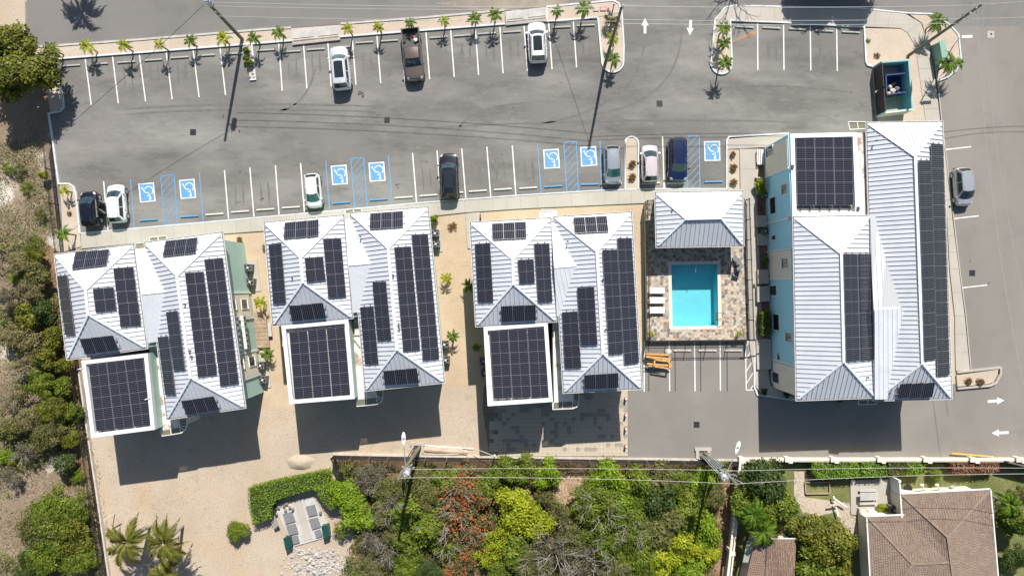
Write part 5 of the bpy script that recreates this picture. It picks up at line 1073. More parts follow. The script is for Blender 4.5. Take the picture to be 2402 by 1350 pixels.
# planks and small timber
t = thing('board_stack', 'pale planks and pipes lying by the pit beside the southern fence', 'boards', tuple(W(1045, 1052)))
for i, (p, q, w_, m_) in enumerate([((993, 1043), (1110, 1052), .1, 'trim'), ((995, 1048), (1085, 1052), .22, 'pwood'), ((990, 1053), (1098, 1058), .2, 'pwood'), ((996, 1056), (1096, 1063), .18, 'wood'), ((992, 1063), (1075, 1065), .08, 'pwood')]): MB().bar(W(*p, .1 + .02 * i), W(*q, .1 + .02 * i), w_, .05).build('board', M[m_], t)
t = thing('wooden_deck', 'weathered brown wooden platform beside the wall air conditioners', 'platform', tuple(W(612, 775)))
for i in range(9):
    y0_, y1_ = 733 + i * 9.2, 733 + (i + 1) * 9.2 - .6; MB().slab(P([(592 + i * 1.2, y0_), (623 + i * 1.1, y0_ - 1), (624 + i * 1.1, y1_ - 1), (593 + i * 1.2, y1_)], .35), (0, 0, -.08)).build('deck_board', M['wood'], t)
t = thing('bench', 'narrow weathered bench beside the wooden platform', 'bench', tuple(W(632, 773))); MB().slab(P([(627, 757), (635, 756), (638, 788), (630, 789)], .45), (0, 0, -.05)).build('seat', M['concrete_g'], t)
for y in (760, 785): MB().box(W(632.5, y, .2), (.3, .1, .4)).build('leg', M['wood'], t)
tag(MB().bar(W(828, 786, 4.9), W(846, 786, 4.9), .07, .05).build('plank', M['wood']), 'short brown plank lying across the walkway roof of the second block', 'plank')
tag(MB().bar(W(828, 793, 4.9), W(844, 814, 4.9), .09, .05).build('plank', M['wood']), 'brown plank lying diagonally on the walkway roof of the second block', 'plank')
for i, (a, b) in enumerate([((245, 1216), (270, 1202)), ((270, 1202), (264, 1242))]): pass
t = thing('goal_frame', 'thin wooden L-shaped frame standing by the left fence in the yard', 'frame', tuple(W(264, 1240))); MB().bar(W(264, 1240, 0), W(269, 1204, 1.6), .06, .06, up=(1, 0, 0)).build('post', M['wood'], t); MB().bar(W(246, 1216, 1.6), W(270, 1203, 1.6), .07, .06).build('beam', M['pwood'], t)
bm_ = MB()
c = W(705, 1083); ring = [(c.x + 1.5 * math.cos(a / 14 * 6.283) * (1 + .15 * math.sin(a * 2.3)), c.y + .85 * math.sin(a / 14 * 6.283)) for a in range(14)]
vs = [Vector((c.x + .1, c.y, .5))] + [Vector((c.x + (x - c.x) * .5, c.y + (y - c.y) * .5, .34)) for x, y in ring] + [Vector((x, y, .0)) for x, y in ring]
bm_.add(vs, [[0, 1 + k, 1 + (k + 1) % 14] for k in range(14)] + [[1 + k, 15 + k, 15 + (k + 1) % 14, 1 + (k + 1) % 14] for k in range(14)]); tag(bm_.build('sand_heap', M['yard'], smooth=True), 'small heap of pale sand north of the clipped hedge', 'sand heap')
# slatted bench/steps by building 4
t = thing('slatted_bench', 'white slatted bench beside the north west corner of the largest building', 'bench', tuple(W(1780, 368)))
for i in range(4): MB().slab(P([(1776 + i * 4, 350), (1778.5 + i * 4, 350), (1779.5 + i * 4, 386), (1777 + i * 4, 386)], .5), (0, 0, -.06)).build('slat', M['trim'], t)
for y in (353, 382): MB().box(W(1784, y, .24), (.7, .08, .44)).build('leg', M['grey'], t)
for (q, z) in [([(1773, 415), (1797, 415), (1798, 418), (1773, 418)], .45), ([(1775, 505), (1800, 505), (1801, 532), (1776, 532)], .5), ([(1777, 548), (1803, 548), (1804, 575), (1778, 575)], .4), ([(1777, 632), (1803, 632), (1804, 665), (1778, 665)], .5), ([(1776, 672), (1806, 670), (1807, 706), (1777, 708)], .6), ([(1774, 795), (1809, 795), (1811, 865), (1776, 866)], .35)]:
    struct(MB().slab(P(q, z), (0, 0, -z + .02)).build('landing', M['concrete']))
for i, y in enumerate((460, 543, 612)):
    fan_unit('ac_condenser', f"grey condenser in the narrow strip beside the blue west wall, {['uppermost', 'middle', 'lowest'][i]} one", 'air conditioner', W(1790, y, .05), 0, .6, .6, .6, grp='condensers beside the blue west wall')
# ================================================================ BURIAL PLOT
gy = thing('burial_plot', 'pale concrete burial plot with six dark grey slabs inside the hedge', 'grave plot', tuple(W(700, 1225)))
MB().slab(P([(641, 1184), (736, 1163), (782, 1254), (689, 1281)], .12), (0, 0, -.11)).build('plinth', M['concrete_g'], gy)
MB().slab(P([(690, 1176), (706, 1172), (733, 1262), (714, 1268)], .15), (0, 0, -.03)).build('aisle', M['concrete'], gy)
for q in [[(663, 1205), (684, 1200), (692, 1222), (670, 1228)], [(671, 1232), (692, 1228), (699, 1250), (678, 1255)], [(682, 1259), (697, 1255), (702, 1272), (687, 1276)], [(717, 1188), (737, 1183), (744, 1206), (724, 1211)], [(724, 1218), (744, 1213), (752, 1235), (732, 1241)], [(737, 1245), (750, 1241), (756, 1257), (742, 1261)]]:
    MB().slab(P(q, .28), (0, 0, -.14)).build('grave_slab', M['grey'], gy)
for i, q in enumerate([[(665, 1262), (678, 1259), (683, 1280), (670, 1288)], [(754, 1234), (767, 1232), (772, 1256), (759, 1262)]]):
    t = thing('plastic_bin', 'dark green plastic bin ' + ['at the lower left corner of the burial plot', 'at the right edge of the burial plot'][i], 'bin', tuple(W(*q[0]))); MB().slab(P(q, .9), (0, 0, -.88)).build('body', M['dgreen'], t); qq = P(q, .95); cc = sum(qq, Vector()) / 4; MB().slab([cc + (p - cc) * 1.08 for p in qq], (0, 0, -.05)).build('lid', M['dgreen'], t)
t = thing('headstone', 'leaning pale headstone at the left edge of the burial plot', 'headstone', tuple(W(643, 1228))); MB().slab([W(635, 1214, .55), W(643, 1209, .9), W(653, 1230, .9), W(644, 1241, .5)], (0, 0, -.14)).build('stone', M['concrete'], t); MB().box(W(644, 1227, .25), (.3, .9, .5), .4).build('base', M['concrete_g'], t)
for i, (x, y) in enumerate([(647, 1190), (655, 1187), (668, 1183), (674, 1178), (681, 1186), (688, 1192), (649, 1203), (671, 1193), (753, 1200)]):
    o = W(x, y, .12); t = thing('flower_pot', f'small pot at the hedge end of the burial plot, {ORD[i]} from the left', 'pot', tuple(o), 'pots on the burial plot'); MB().tube(o, o + Vector((0, 0, .3)), .1, .15, 10).build('pot', M[['concrete', 'pwood', 'grey'][i % 3]], t); MB().tube(o + Vector((0, 0, .26)), o + Vector((0, 0, .305)), .12, n=10).build('soil', M['soil'], t)
# rubble
rr = random.Random(5); rub = MB()
def rockmesh(seed, r):
    bm = bmesh.new(); bmesh.ops.create_icosphere(bm, subdivisions=1, radius=r); q = random.Random(seed)
    for v in bm.verts: v.co = Vector((v.co.x * q.uniform(.7, 1.35), v.co.y * q.uniform(.7, 1.2), v.co.z * q.uniform(.5, .9)))
    me = bpy.data.meshes.new('rock'); bm.to_mesh(me); bm.free(); me.materials.append(M['rock']); return me
rms = [rockmesh(i, .22) for i in range(5)]
for i in range(520):
    x = rr.gauss(745, 42); y = rr.gauss(1318, 26)
    if y < 1283 or x < 660 or x > 860: continue
    s = rr.uniform(.25, .75); me = rms[i % 5]; o = W(x, y, 0); b = len(rub.v); a = rr.random() * 6
    rub.v += [Vector((o.x + (v.co.x * math.cos(a) - v.co.y * math.sin(a)) * s, o.y + (v.co.x * math.sin(a) + v.co.y * math.cos(a)) * s, v.co.z * s + .05 * s)) for v in me.vertices]; rub.f += [[b + k for k in p.vertices] for p in me.polygons]; rub.m += [0] * len(me.polygons)
o = rub.build('rubble', M['rock']); stuff(o); o['label'] = 'spill of broken white limestone rubble below the burial plot'; o['category'] = 'rubble'
for i in range(36):
    x = rr.gauss(735, 34); y = rr.uniform(1288, 1348); o = bpy.data.objects.new('rock', rms[i % 5]); COL.objects.link(o); o.location = W(x, y, .1); s = rr.uniform(.7, 1.2); o.scale = (s, s, s); o.rotation_euler = (0, 0, rr.random() * 6); tag(o, 'white limestone rock in the spill of rubble below the burial plot', 'rock', 'rocks in the rubble')
# patio of the brown roof house
struct(MB().slab(P([(1995, 1126), (2096, 1122), (2113, 1135), (2116, 1208), (2033, 1212), (2020, 1208), (1996, 1205)], .12), (0, 0, -.1)).build('patio', M['concrete']))
t = thing('picnic_table', 'grey picnic table with two benches on the patio by the brown roof', 'table', tuple(W(2040, 1165)))
for i in range(4): MB().slab(P([(2018, 1155 + i * 4.6), (2060, 1154 + i * 4.6), (2060, 1158 + i * 4.6), (2018, 1159 + i * 4.6)], .75), (0, 0, -.05)).build('top_plank', M['concrete_g'], t)
for y, n_ in ((1147, 'bench'), (1177, 'bench')): MB().slab(P([(2017, y), (2057, y - 1), (2057, y + 5), (2017, y + 6)], .45), (0, 0, -.05)).build('bench', M['concrete_g'], t)
for x in (2024, 2053): MB().bar(W(x, 1149, .4), W(x, 1180, .4), .08, .08).build('cross_beam', M['grey'], t); MB().box(W(x, 1164, .36), (.1, .5, .7)).build('leg', M['grey'], t)
tag(MB().box(W(2018, 1196, .35), (.42, .42, .5)).build('stool', M['concrete_g']), 'small grey cube stool on the patio', 'stool'); tag(MB().box(W(2046, 1200, .3), (.85, .35, .35)).build('cool_box', M['trim']), 'white cool box at the patio edge by the eave', 'cool box')
fan_unit('ac_condenser', 'dark condenser beside the white screen wall on the patio', 'air conditioner', W(2088, 1190, .12), 0, .9, .9, .8)
t = thing('screen_wall', 'white screen wall between patio and lawn behind the brown roofed house', 'wall', tuple(W(2105, 1165))); MB().bar(W(2098, 1122, .9), W(2105, 1205, .9), .12, 1.8).build('panel', M['trim'], t); MB().box(W(2098, 1122, .95), (.25, .25, 1.9)).build('pier', M['trim'], t)
t = thing('plant_frame', 'low brown timber frame around a garden bed near the hedge', 'garden bed', tuple(W(1918, 1143)))
for p, q in [((1888, 1130), (1890, 1157)), ((1890, 1157), (1946, 1156)), ((1946, 1156), (1945, 1129)), ((1888, 1130), (1945, 1129))]: MB().bar(W(*p, .12), W(*q, .12), .12, .2).build('edge_board', M['wood'], t)
t = thing('garden_chair', 'pale plastic garden chair on the lawn north of the brown roof', 'chair', tuple(W(2222, 1143))); o = W(2222, 1143, 0)
MB().box(o + Vector((0, 0, .42)), (.5, .5, .05), .3).build('seat', M['concrete_g'], t); MB().box(o + Vector((.1, .3, .65)), (.5, .06, .5), .3).build('backrest', M['concrete_g'], t)
for a in (-.2, .2):
    for b in (-.2, .2): MB().box(o + Vector((a, b, .2)), (.05, .05, .4)).build('leg', M['concrete_g'], t)
for i, x in enumerate((2163, 2198)): t = thing('washing_line_post', f"white washing line post north of the brown roof, {['left', 'right'][i]} one", 'post', tuple(W(x, 1150))); MB().tube(W(x + 10, 1152, 0), W(x, 1137, 2.0), .07).build('post', M['trim'], t); MB().box(W(x, 1136, 2.02), (.35, .2, .06)).build('bracket', M['trim'], t)
tag(MB().tube(W(2130, 1145, .0), W(2130, 1145, .35), .42, .36, 14).build('tyre_planter', M['black']), 'black round tub on the lawn beside the white screen wall', 'tub')
for i, (p, q) in enumerate([((1955, 1163), (1966, 1210)), ((1957, 1168), (1985, 1187)), ((1946, 1184), (1968, 1182))]): tag(MB().bar(W(*p, .5 + .1 * i), W(*q, .4 + .1 * i), .14, .1).build('garden_post', M['trim' if i < 2 else 'pwood']), ['white beam lying over the stony bed beside the patio', 'thin white beam crossing the stony bed beside the patio', 'brown cross beam over the stony bed beside the patio'][i], 'beam')
# ================================================================ VEHICLES
MP = {}
def car(lab, front, rear, Wd, H, c, kind='suv', grp=None, metal=.2, pano=False, rails=False, opendoor=False, glassc=None, z=.02):
    f = W(*front, .75); r = W(*rear, .75); f.z = r.z = z; L = (f - r).length; ang = math.atan2((f - r).y, (f - r).x); o = (f + r) / 2
    t = thing('pickup_truck' if kind == 'pickup' else 'parked_car', lab, 'pickup truck' if kind == 'pickup' else 'car', tuple(o), grp); t.rotation_euler = (0, 0, ang); ORG[t.name] = Vector((0, 0, 0))
    key = str(c)
    if key not in MP: MP[key] = mat('car_paint', c, None, 2, .30, metal=metal, coat=.9)
    PT = MP[key]; G = M['glass']
    hl = L / 2; hood = {'suv': .25, 'hatch': .21, 'sedan': .25, 'van': .17, 'pickup': .27}[kind] * L; zb = {'suv': 1.02, 'hatch': .95, 'sedan': .92, 'van': 1.0, 'pickup': 1.1}[kind]; zh = zb - (.08 if kind != 'van' else .05)
    xc = hl - hood; ws = {'suv': .62, 'hatch': .72, 'sedan': .8, 'van': .85, 'pickup': .65}[kind]
    xrear = {'suv': -hl + .16, 'hatch': -hl + .14, 'sedan': -hl + .62, 'van': -hl + .12, 'pickup': -.12 * L}[kind]; rs_ = {'suv': .38, 'hatch': .42, 'sedan': .75, 'van': .25, 'pickup': .2}[kind]
    bx0 = -hl if kind != 'pickup' else -.13 * L
    def ztop(x):
        t_ = (x - xc) / (hl - xc)
        if t_ > 0: return zb - (zb - zh) * min(1, t_ * 1.2) - .20 * max(0, (t_ - .75) / .25) ** 2
        e = max(0, (-x - hl + .25) / .25); return zb - .06 * e * e
    def hw(x):
        a = max(0, (abs(x) / hl - .62) / .38); return Wd / 2 * (1 - .22 * a ** 2.8) * (1 - .0)
    prof = [(0, -.02), (.86, -.0), (.97, .1), (1.0, .28), (.985, -1), (.93, -2), (.80, -3), (.45, -4), (0, -5)]
    def ring(x):
        zt = ztop(x); k = hw(x); out = []
        zz = {-1: zt - .20, -2: zt - .07, -3: zt - .015, -4: zt + .02, -5: zt + .03}
        for yf, zv in prof: out.append(Vector((x, yf * k, zz[zv] if zv in zz and zv <= -1 else .22 + zv)))
        return out
    xs = [bx0 + (hl - bx0) * (.5 - .5 * math.cos(math.pi * i / 22)) for i in range(23)]; mb = MB(); rings = []
    for i, x in enumerate(xs):
        rg = ring(x)
        if x > hl - .12 or (kind != 'pickup' and x < -hl + .10):
            e = min(1, (abs(x) - (hl - .12)) / .12) if x > 0 else min(1, (-x - (hl - .10)) / .10); e = max(0, e)
            rg = [Vector((p.x, p.y * (1 - .07 * e), p.z if p.z < .5 else p.z - (.12 if x > 0 else .06) * e)) for p in rg]
        if x >= 0:  rg = [Vector((p.x - .16 * (x / hl) ** 4 * (abs(p.y) / (Wd / 2)) ** 2, p.y, p.z)) for p in rg]
        elif kind != 'pickup': rg = [Vector((p.x + .08 * (x / hl) ** 4 * (abs(p.y) / (Wd / 2)) ** 2, p.y, p.z)) for p in rg]
        full = rg + [Vector((p.x, -p.y, p.z)) for p in rg[-2:0:-1]]; rings.append(full)
    n = len(rings[0]); vs = [v for rg in rings for v in rg]; fs = []
    for i in range(len(rings) - 1):
        for j in range(n): fs.append([i * n + j, (i + 1) * n + j, (i + 1) * n + (j + 1) % n, i * n + (j + 1) % n])
    fs += [list(range(n)), list(range((len(rings) - 1) * n, len(rings) * n))[::-1]]
    mb.add(vs, fs); body = mb.build('body', PT, t, smooth=True)
    # greenhouse surfaces
    zr = H; wb_f = Wd * .43; wb_r = Wd * (.44 if kind != 'sedan' else .41); wr_f = Wd * .345; wr_r = Wd * (.355 if kind in ('suv', 'van', 'pickup') else .33)
    xt = xc - ws; xrt = xrear + rs_; bow = .20 if kind != 'pickup' else .1
    WS = lambda s, q: Vector((xc + bow * (1 - q * q) - .02, q * wb_f, zb + .0)).lerp(Vector((xt + bow * .6 * (1 - q * q), q * wr_f, zr - .035 * q * q)), s)
    RW = lambda s, q: Vector((xrear - .07 * (1 - q * q), -q * wb_r, zb)).lerp(Vector((xrt - .05 * (1 - q * q), -q * wr_r, zr - .03 - .035 * q * q)), s)
    def SD(sg):
        def g_(s, q):
            u = (q + 1) / 2; u = 1 - u if sg < 0 else u
            a = Vector((xc - .02, wb_f, zb)).lerp(Vector((xrear, wb_r, zb)), u); b = Vector((xt, wr_f, zr - .035)).lerp(Vector((xrt, wr_r, zr - .065)), u); a.y *= sg; b.y *= sg
            v = a.lerp(b, s); v.y += sg * .03 * math.sin(math.pi * s); return v
        return g_
    def RF(s, q):
        a = Vector((xt + bow * .6 * (1 - q * q), q * wr_f, zr - .035 * q * q)); b = Vector((xrt - .05 * (1 - q * q), q * wr_r, zr - .03 - .035 * q * q)); v = b.lerp(a, s); v.z += .03 * math.sin(math.pi * s) * (1 - q * q * .6); return v
    def patch(fn, s0, s1, q0, q1, ns, nq, off, name, m, par=t, flip=False, taper=0):
        pts = []; cen = Vector((0, 0, .6))
        for i in range(ns + 1):
            for j in range(nq + 1):
                s = s0 + (s1 - s0) * i / ns; q = q0 + (q1 - q0) * j / nq; p = fn(s, q)
                ds = fn(min(1, s + .01), q) - fn(max(0, s - .01), q); dq = fn(s, min(1, q + .01)) - fn(s, max(-1, q - .01)); nn = ds.cross(dq).normalized()
                if nn.dot(p - Vector((p.x * .8, 0, .6))) < 0: nn = -nn
                pts.append(p + nn * off)
        fs = [[i * (nq + 1) + j, i * (nq + 1) + j + 1, (i + 1) * (nq + 1) + j + 1, (i + 1) * (nq + 1) + j] for i in range(ns) for j in range(nq)]
        return MB().add(pts, fs).build(name, m, par, smooth=True)
    for fn, nm in ((WS, 'windscreen_frame'), (RW, 'tailgate_frame')): patch(fn, 0, 1, -1, 1, 3, 8, 0, nm, PT)
    for sg in (1, -1): patch(SD(sg), 0, 1, -1, 1, 3, 4, 0, 'side_frame', PT)
    roof = patch(RF, 0, 1, -1, 1, 6, 8, 0, 'roof', PT)
    gm = glassc or G
    patch(WS, .03, .93, -.93, .93, 3, 8, .008, 'windscreen', gm); patch(RW, .12, .88, -.86, .86, 3, 8, .008, 'rear_window', G)
    for sg in (1, -1):
        for q0, q1 in ((-.86, -.04), (.03, .62), (.68, .9)) if kind in ('suv', 'van') else ((-.84, -.02), (.05, .82)):
            if sg < 0: q0, q1 = -q1, -q0
            patch(SD(sg), .1, .88, q0, q1, 2, 2, .008, 'side_window', G)
    if pano: patch(RF, .22, .92, -.68, .68, 4, 4, .006, 'sunroof', G, roof)
    if rails:
        for sg in (1, -1):
            p, q = RF(.05, .9 * sg), RF(.95, .9 * sg); MB().bar(p + Vector((0, 0, .05)), q + Vector((0, 0, .05)), .04, .05).build('roof_rail', M['dgrey'] if rails == 2 else M['steel'], roof)
    else:
        for sg in (1, -1): MB().bar(RF(.03, .8 * sg) + Vector((0, 0, .004)), RF(.97, .8 * sg) + Vector((0, 0, .004)), .025, .012).build('roof_seam', M['dgrey'], roof)
    # hood panel and shut lines
    def top(x, yf): rg = [p for p in ring(x)][4:]; k = abs(yf); ys = [p.y / hw(x) for p in rg]; 
    def TP(x, yf):
        rg = ring(x)[4:]; k = hw(x); a = abs(yf) * k; z_ = rg[-1].z
        for i in range(len(rg) - 1):
            if rg[i + 1].y <= a <= rg[i].y: u = (a - rg[i + 1].y) / max(1e-6, rg[i].y - rg[i + 1].y); z_ = rg[i + 1].z + (rg[i].z - rg[i + 1].z) * u; break
        return Vector((x - (.16 if x > 0 else -.08) * (abs(x) / hl) ** 4 * (a / (Wd / 2)) ** 2, yf * k, z_))
    def tpatch(x0, x1, y0, y1, off, name, m, nx_=5, ny_=4, par=t):
        pts = [TP(x0 + (x1 - x0) * i / nx_, y0 + (y1 - y0) * j / ny_) + Vector((0, 0, off)) for i in range(nx_ + 1) for j in range(ny_ + 1)]
        return MB().add(pts, [[i * (ny_ + 1) + j, (i + 1) * (ny_ + 1) + j, (i + 1) * (ny_ + 1) + j + 1, i * (ny_ + 1) + j + 1] for i in range(nx_) for j in range(ny_)]).build(name, m, par, smooth=True)
    if kind != 'van' or True:
        tpatch(xc + .16, hl - .20, -.79, .79, .004, 'bonnet_gap', M['dgrey'], 6, 8); tpatch(xc + .175, hl - .215, -.775, .775, .010, 'bonnet', PT, 6, 8)
        for sg in (1, -1): MB().bar(TP(xc + .2, .42 * sg) + Vector((0, 0, .012)), TP(hl - .35, .34 * sg) + Vector((0, 0, .012)), .03, .02).build('bonnet_crease', PT, t)
    lm = mat_head
    for sg in (1, -1):
        tpatch(hl - .34, hl - .10, min(.70 * sg, .94 * sg), max(.70 * sg, .94 * sg), .012, 'headlight', lm, 3, 3)
        if kind != 'pickup': tpatch(-hl + .06, -hl + .20, min(.62 * sg, .93 * sg), max(.62 * sg, .93 * sg), .016, 'tail_light', mat_tail, 2, 3)
    MB().box((hl - .05, 0, .45), (.1, Wd * .55, .22)).build('grille', M['black'], t)
    MB().box((-hl + .0, 0, .45), (.09, Wd * .8, .16)).build('rear_bumper', M['dgrey'] if kind != 'pickup' else M['steel'], t)
    wr_ = .33 if kind in ('hatch', 'sedan', 'van') else .38
    for wx in (hl - .17 * L - .05, -hl + .175 * L):
        for sg in (1, -1):
            wh = MB().tube((wx, sg * (Wd / 2 - .20), wr_), (wx, sg * (Wd / 2 + .012), wr_), wr_, n=20).build('wheel', M['black'], t); MB().tube((wx, sg * (Wd / 2 + .012), wr_), (wx, sg * (Wd / 2 + .018), wr_), wr_ * .66, n=16).build('rim', M['steel'], wh)
    for sg in (1, -1):
        m1 = Vector((xc - .12, sg * (Wd / 2 + .07), zb + .04)); MB().slab([m1 + Vector((-.08, -.10, .07)), m1 + Vector((.05, -.10, .05)), m1 + Vector((.07, .0, .04)), m1 + Vector((.04, .1, .05)), m1 + Vector((-.07, .1, .07))][::-1], (0, 0, -.14)).build('wing_mirror', PT, t)
        MB().bar(Vector((xc - .02 - .01, sg * .12 + .1, zb + .05)), Vector((xc - .10, sg * .12 - .42, zb + .10)), .018, .012).build('wiper', M['black'], t)
        for u in (.28, .62):
            x_ = xc + (xrear - xc) * u; MB().box((x_, sg * Wd * .495, .62), (.012, .012, .66)).build('door_seam', M['black'], t); MB().box((x_ + .14, sg * Wd * .502, .82), (.16, .03, .03)).build('door_handle', PT, t)
    MB().tube((xrt + .12, 0, zr + .0), (xrt + .05, 0, zr + .09), .02, .008, 6).build('antenna', M['black'], t)
    if kind == 'pickup':
        x0, x1 = -hl, bx0 + .0; hwb = Wd / 2 * .97; zt = 1.12
        MB().box(((x0 + x1) / 2, 0, .70), (x1 - x0, hwb * 2 - .1, .1)).build('bed_floor', M['dgrey'], t)
        for sg in (1, -1):
            MB().slab([(x0, sg * hwb - sg * .12, zt), (x1 + .02, sg * hwb - sg * .12, zt), (x1 + .02, sg * hwb, zt), (x0, sg * hwb, zt)], (0, 0, -.75)).build('bed_side', PT, t); MB().slab([(x0, sg * hwb - sg * .13, zt + .02), (x1, sg * hwb - sg * .13, zt + .02), (x1, sg * hwb + sg * .005, zt + .02), (x0, sg * hwb + sg * .005, zt + .02)], (0, 0, -.03)).build('bed_rail', M['dgrey'], t)
        MB().box((x0 + .04, 0, .86), (.09, hwb * 2 - .25, .52)).build('tailgate', PT, t); MB().box((x1 - .04, 0, .9), (.07, hwb * 2 - .25, .45)).build('bulkhead', M['black'], t)
        for sg in (1, -1):
            MB().box((x0 - .01, sg * (hwb - .08), .85), (.03, .12, .35)).build('tail_light', mat_tail, t); MB().box((x0 + .62 + .3, sg * (hwb - .22), .82), (.8, .2, .2)).build('wheel_arch', M['black'], t)
    if opendoor:
        for (x_, a_) in ((xc - .25, -.95), (xc - 1.15, -.85)):
            h = Vector((x_, -Wd / 2 - .01, 0)); e = Vector((math.cos(math.pi - a_ * -1 + .0), 0, 0)); d_ = Vector((-math.cos(1.0), -math.sin(1.0), 0)) if x_ > 0 else Vector((-math.cos(.8), -math.sin(.8), 0))
            dr = MB().bar(h + Vector((0, 0, .62)), h + d_ * .95 + Vector((0, 0, .62)), .09, .72).build('open_door', PT, t); MB().bar(h + d_ * .1 + Vector((0, 0, 1.12)), h + d_ * .85 + Vector((0, 0, 1.12)), .03, .34).build('door_glass', G, dr)
            MB().bar(h + d_ * .1 + Vector((.06, 0, .6)), h + d_ * .85 + Vector((.06, 0, .6)), .05, .4).build('door_lining', M['grey'], dr)
        MB().box((.0, -Wd * .4, .75), (1.9, .3, .5)).build('cabin_seats', M['grey'], t)
    return t
mat_head = mat('headlight_lens', (.55, .57, .58), rough=.1, coat=1); mat_tail = mat('tail_light_lens', (.45, .01, .01), rough=.2, coat=1)
gg = mat('green_tinted_windscreen', (.08, .15, .15), (.025, .05, .06), 2.5, .06); gb = mat('blue_tinted_windscreen', (.04, .07, .09), (.015, .03, .045), 2, .05); gt = mat('teal_windscreen', (.05, .16, .15), (.02, .08, .08), 2, .05)
GN = 'vehicles parked in the northern bays'; GS = 'vehicles parked along the main footpath'
car('silvery white estate with dark sunroof parked nose up under the long drain box', (793.5, 108), (803.5, 212), 1.92, 1.68, (.62, .64, .68), 'suv', GN, pano=True, rails=1, glassc=gg, metal=.3)
car('brown pickup truck with an open bed parked in the northern row', (975, 191), (962.5, 69), 1.95, 1.8, (.13, .105, .09), 'pickup', GN, glassc=gb, metal=.35)
car('white SUV with dark sunroof and red tail lights nearest the entrance', (1257.5, 52), (1262.5, 148), 1.92, 1.66, (.74, .75, .77), 'suv', GN, pano=True, rails=2, glassc=gb, metal=.05)
car('black hatchback with open right doors in the leftmost bay by the footpath', (207, 448), (214.5, 532), 1.78, 1.52, (.006, .008, .018), 'hatch', GS, metal=.1, glassc=gb, opendoor=True)
car('white hatchback next to the black car with open doors', (270, 432), (276.5, 523), 1.78, 1.52, (.66, .67, .66), 'hatch', GS, glassc=gb, metal=.0)
car('small white hatchback facing the footpath beside the blue accessible bay', (738.5, 488), (731, 407), 1.64, 1.48, (.62, .64, .62), 'hatch', GS, glassc=gt, metal=.0)
car('glossy black SUV parked nose out in the middle of the footpath row', (1052, 359), (1055.5, 467), 1.95, 1.68, (.005, .006, .012), 'suv', GS, metal=.1, pano=True, glassc=gb)
car('silver car facing the footpath left of the planted island', (1438.5, 432), (1435.5, 341), 1.80, 1.48, (.36, .39, .43), 'hatch', GS, metal=.5, glassc=gt)
car('pinkish silver hatchback parked nose out right of the planted island', (1523.5, 339), (1525.5, 427), 1.74, 1.52, (.60, .54, .56), 'hatch', GS, metal=.2, glassc=gb)
car('navy blue SUV beside the hatched accessible zone', (1590, 426), (1590, 322), 1.92, 1.7, (.005, .016, .065), 'suv', GS, metal=.3, glassc=gg)
car('silver hatchback parked alone on the right-hand street', (2263.5, 483), (2256, 393), 1.72, 1.58, (.42, .44, .47), 'hatch', None, metal=.4, glassc=gb)
bag(W(972, 88, .75), .13, 'red', 'small red bundle lying in the bed of the brown pickup', name='bundle', cat='bundle', seed=3); bag(W(975, 95, .75), .22, 'acwhite', 'crumpled white sheet in the bed of the brown pickup', name='bundle', cat='bundle', seed=4)
# ================================================================ VEGETATION
def lm_(k, cols, tr=.28): M[k] = leafmat('leaves_' + k, cols, trans=tr)
lm_('green', [(.045, .07, .006), (.10, .15, .012), (.17, .22, .02), (.25, .28, .03)])
lm_('bright', [(.08, .13, .006), (.15, .24, .010), (.22, .32, .015), (.30, .38, .025)])
lm_('lime', [(.10, .20, .008), (.17, .31, .012), (.24, .38, .02), (.30, .42, .03)])
lm_('straw', [(.09, .085, .035), (.17, .155, .06), (.25, .21, .10), (.20, .20, .05)], .2)
lm_('dark', [(.018, .035, .01), (.04, .07, .015), (.07, .11, .02), (.11, .14, .03)])
lm_('olive', [(.06, .065, .02), (.11, .12, .03), (.17, .17, .05), (.22, .20, .08)])
lm_('yellow', [(.12, .16, .008), (.22, .27, .010), (.34, .38, .015), (.46, .46, .025)])
lm_('grey', [(.06, .058, .035), (.11, .10, .06), (.17, .155, .10), (.16, .17, .08)])
lm_('redmix', [(.07, .065, .03), (.13, .11, .05), (.15, .15, .04), (.22, .15, .07), (.42, .11, .03)], .2)
lm_('pink', [(.13, .05, .03), (.26, .08, .05), (.34, .14, .09), (.2, .14, .05)], .2)
lm_('bronze', [(.08, .035, .012), (.15, .07, .018), (.22, .12, .03), (.2, .15, .04)], .2)
lm_('mango', [(.04, .05, .01), (.10, .115, .012), (.19, .20, .02), (.29, .27, .035)])
lm_('litterleaf', [(.10, .055, .03), (.17, .10, .055), (.26, .18, .10), (.35, .28, .19), (.09, .1, .03)], .1)
lm_('weed', [(.05, .08, .015), (.10, .13, .025), (.16, .19, .04), (.2, .17, .09)], .2)
lm_('palmy', [(.14, .20, .008), (.26, .33, .012), (.42, .43, .02), (.55, .48, .03)])
lm_('palmg', [(.05, .11, .008), (.10, .19, .012), (.16, .26, .02), (.26, .30, .03)])
lm_('coco', [(.06, .085, .012), (.13, .15, .02), (.22, .21, .04), (.3, .26, .06)])
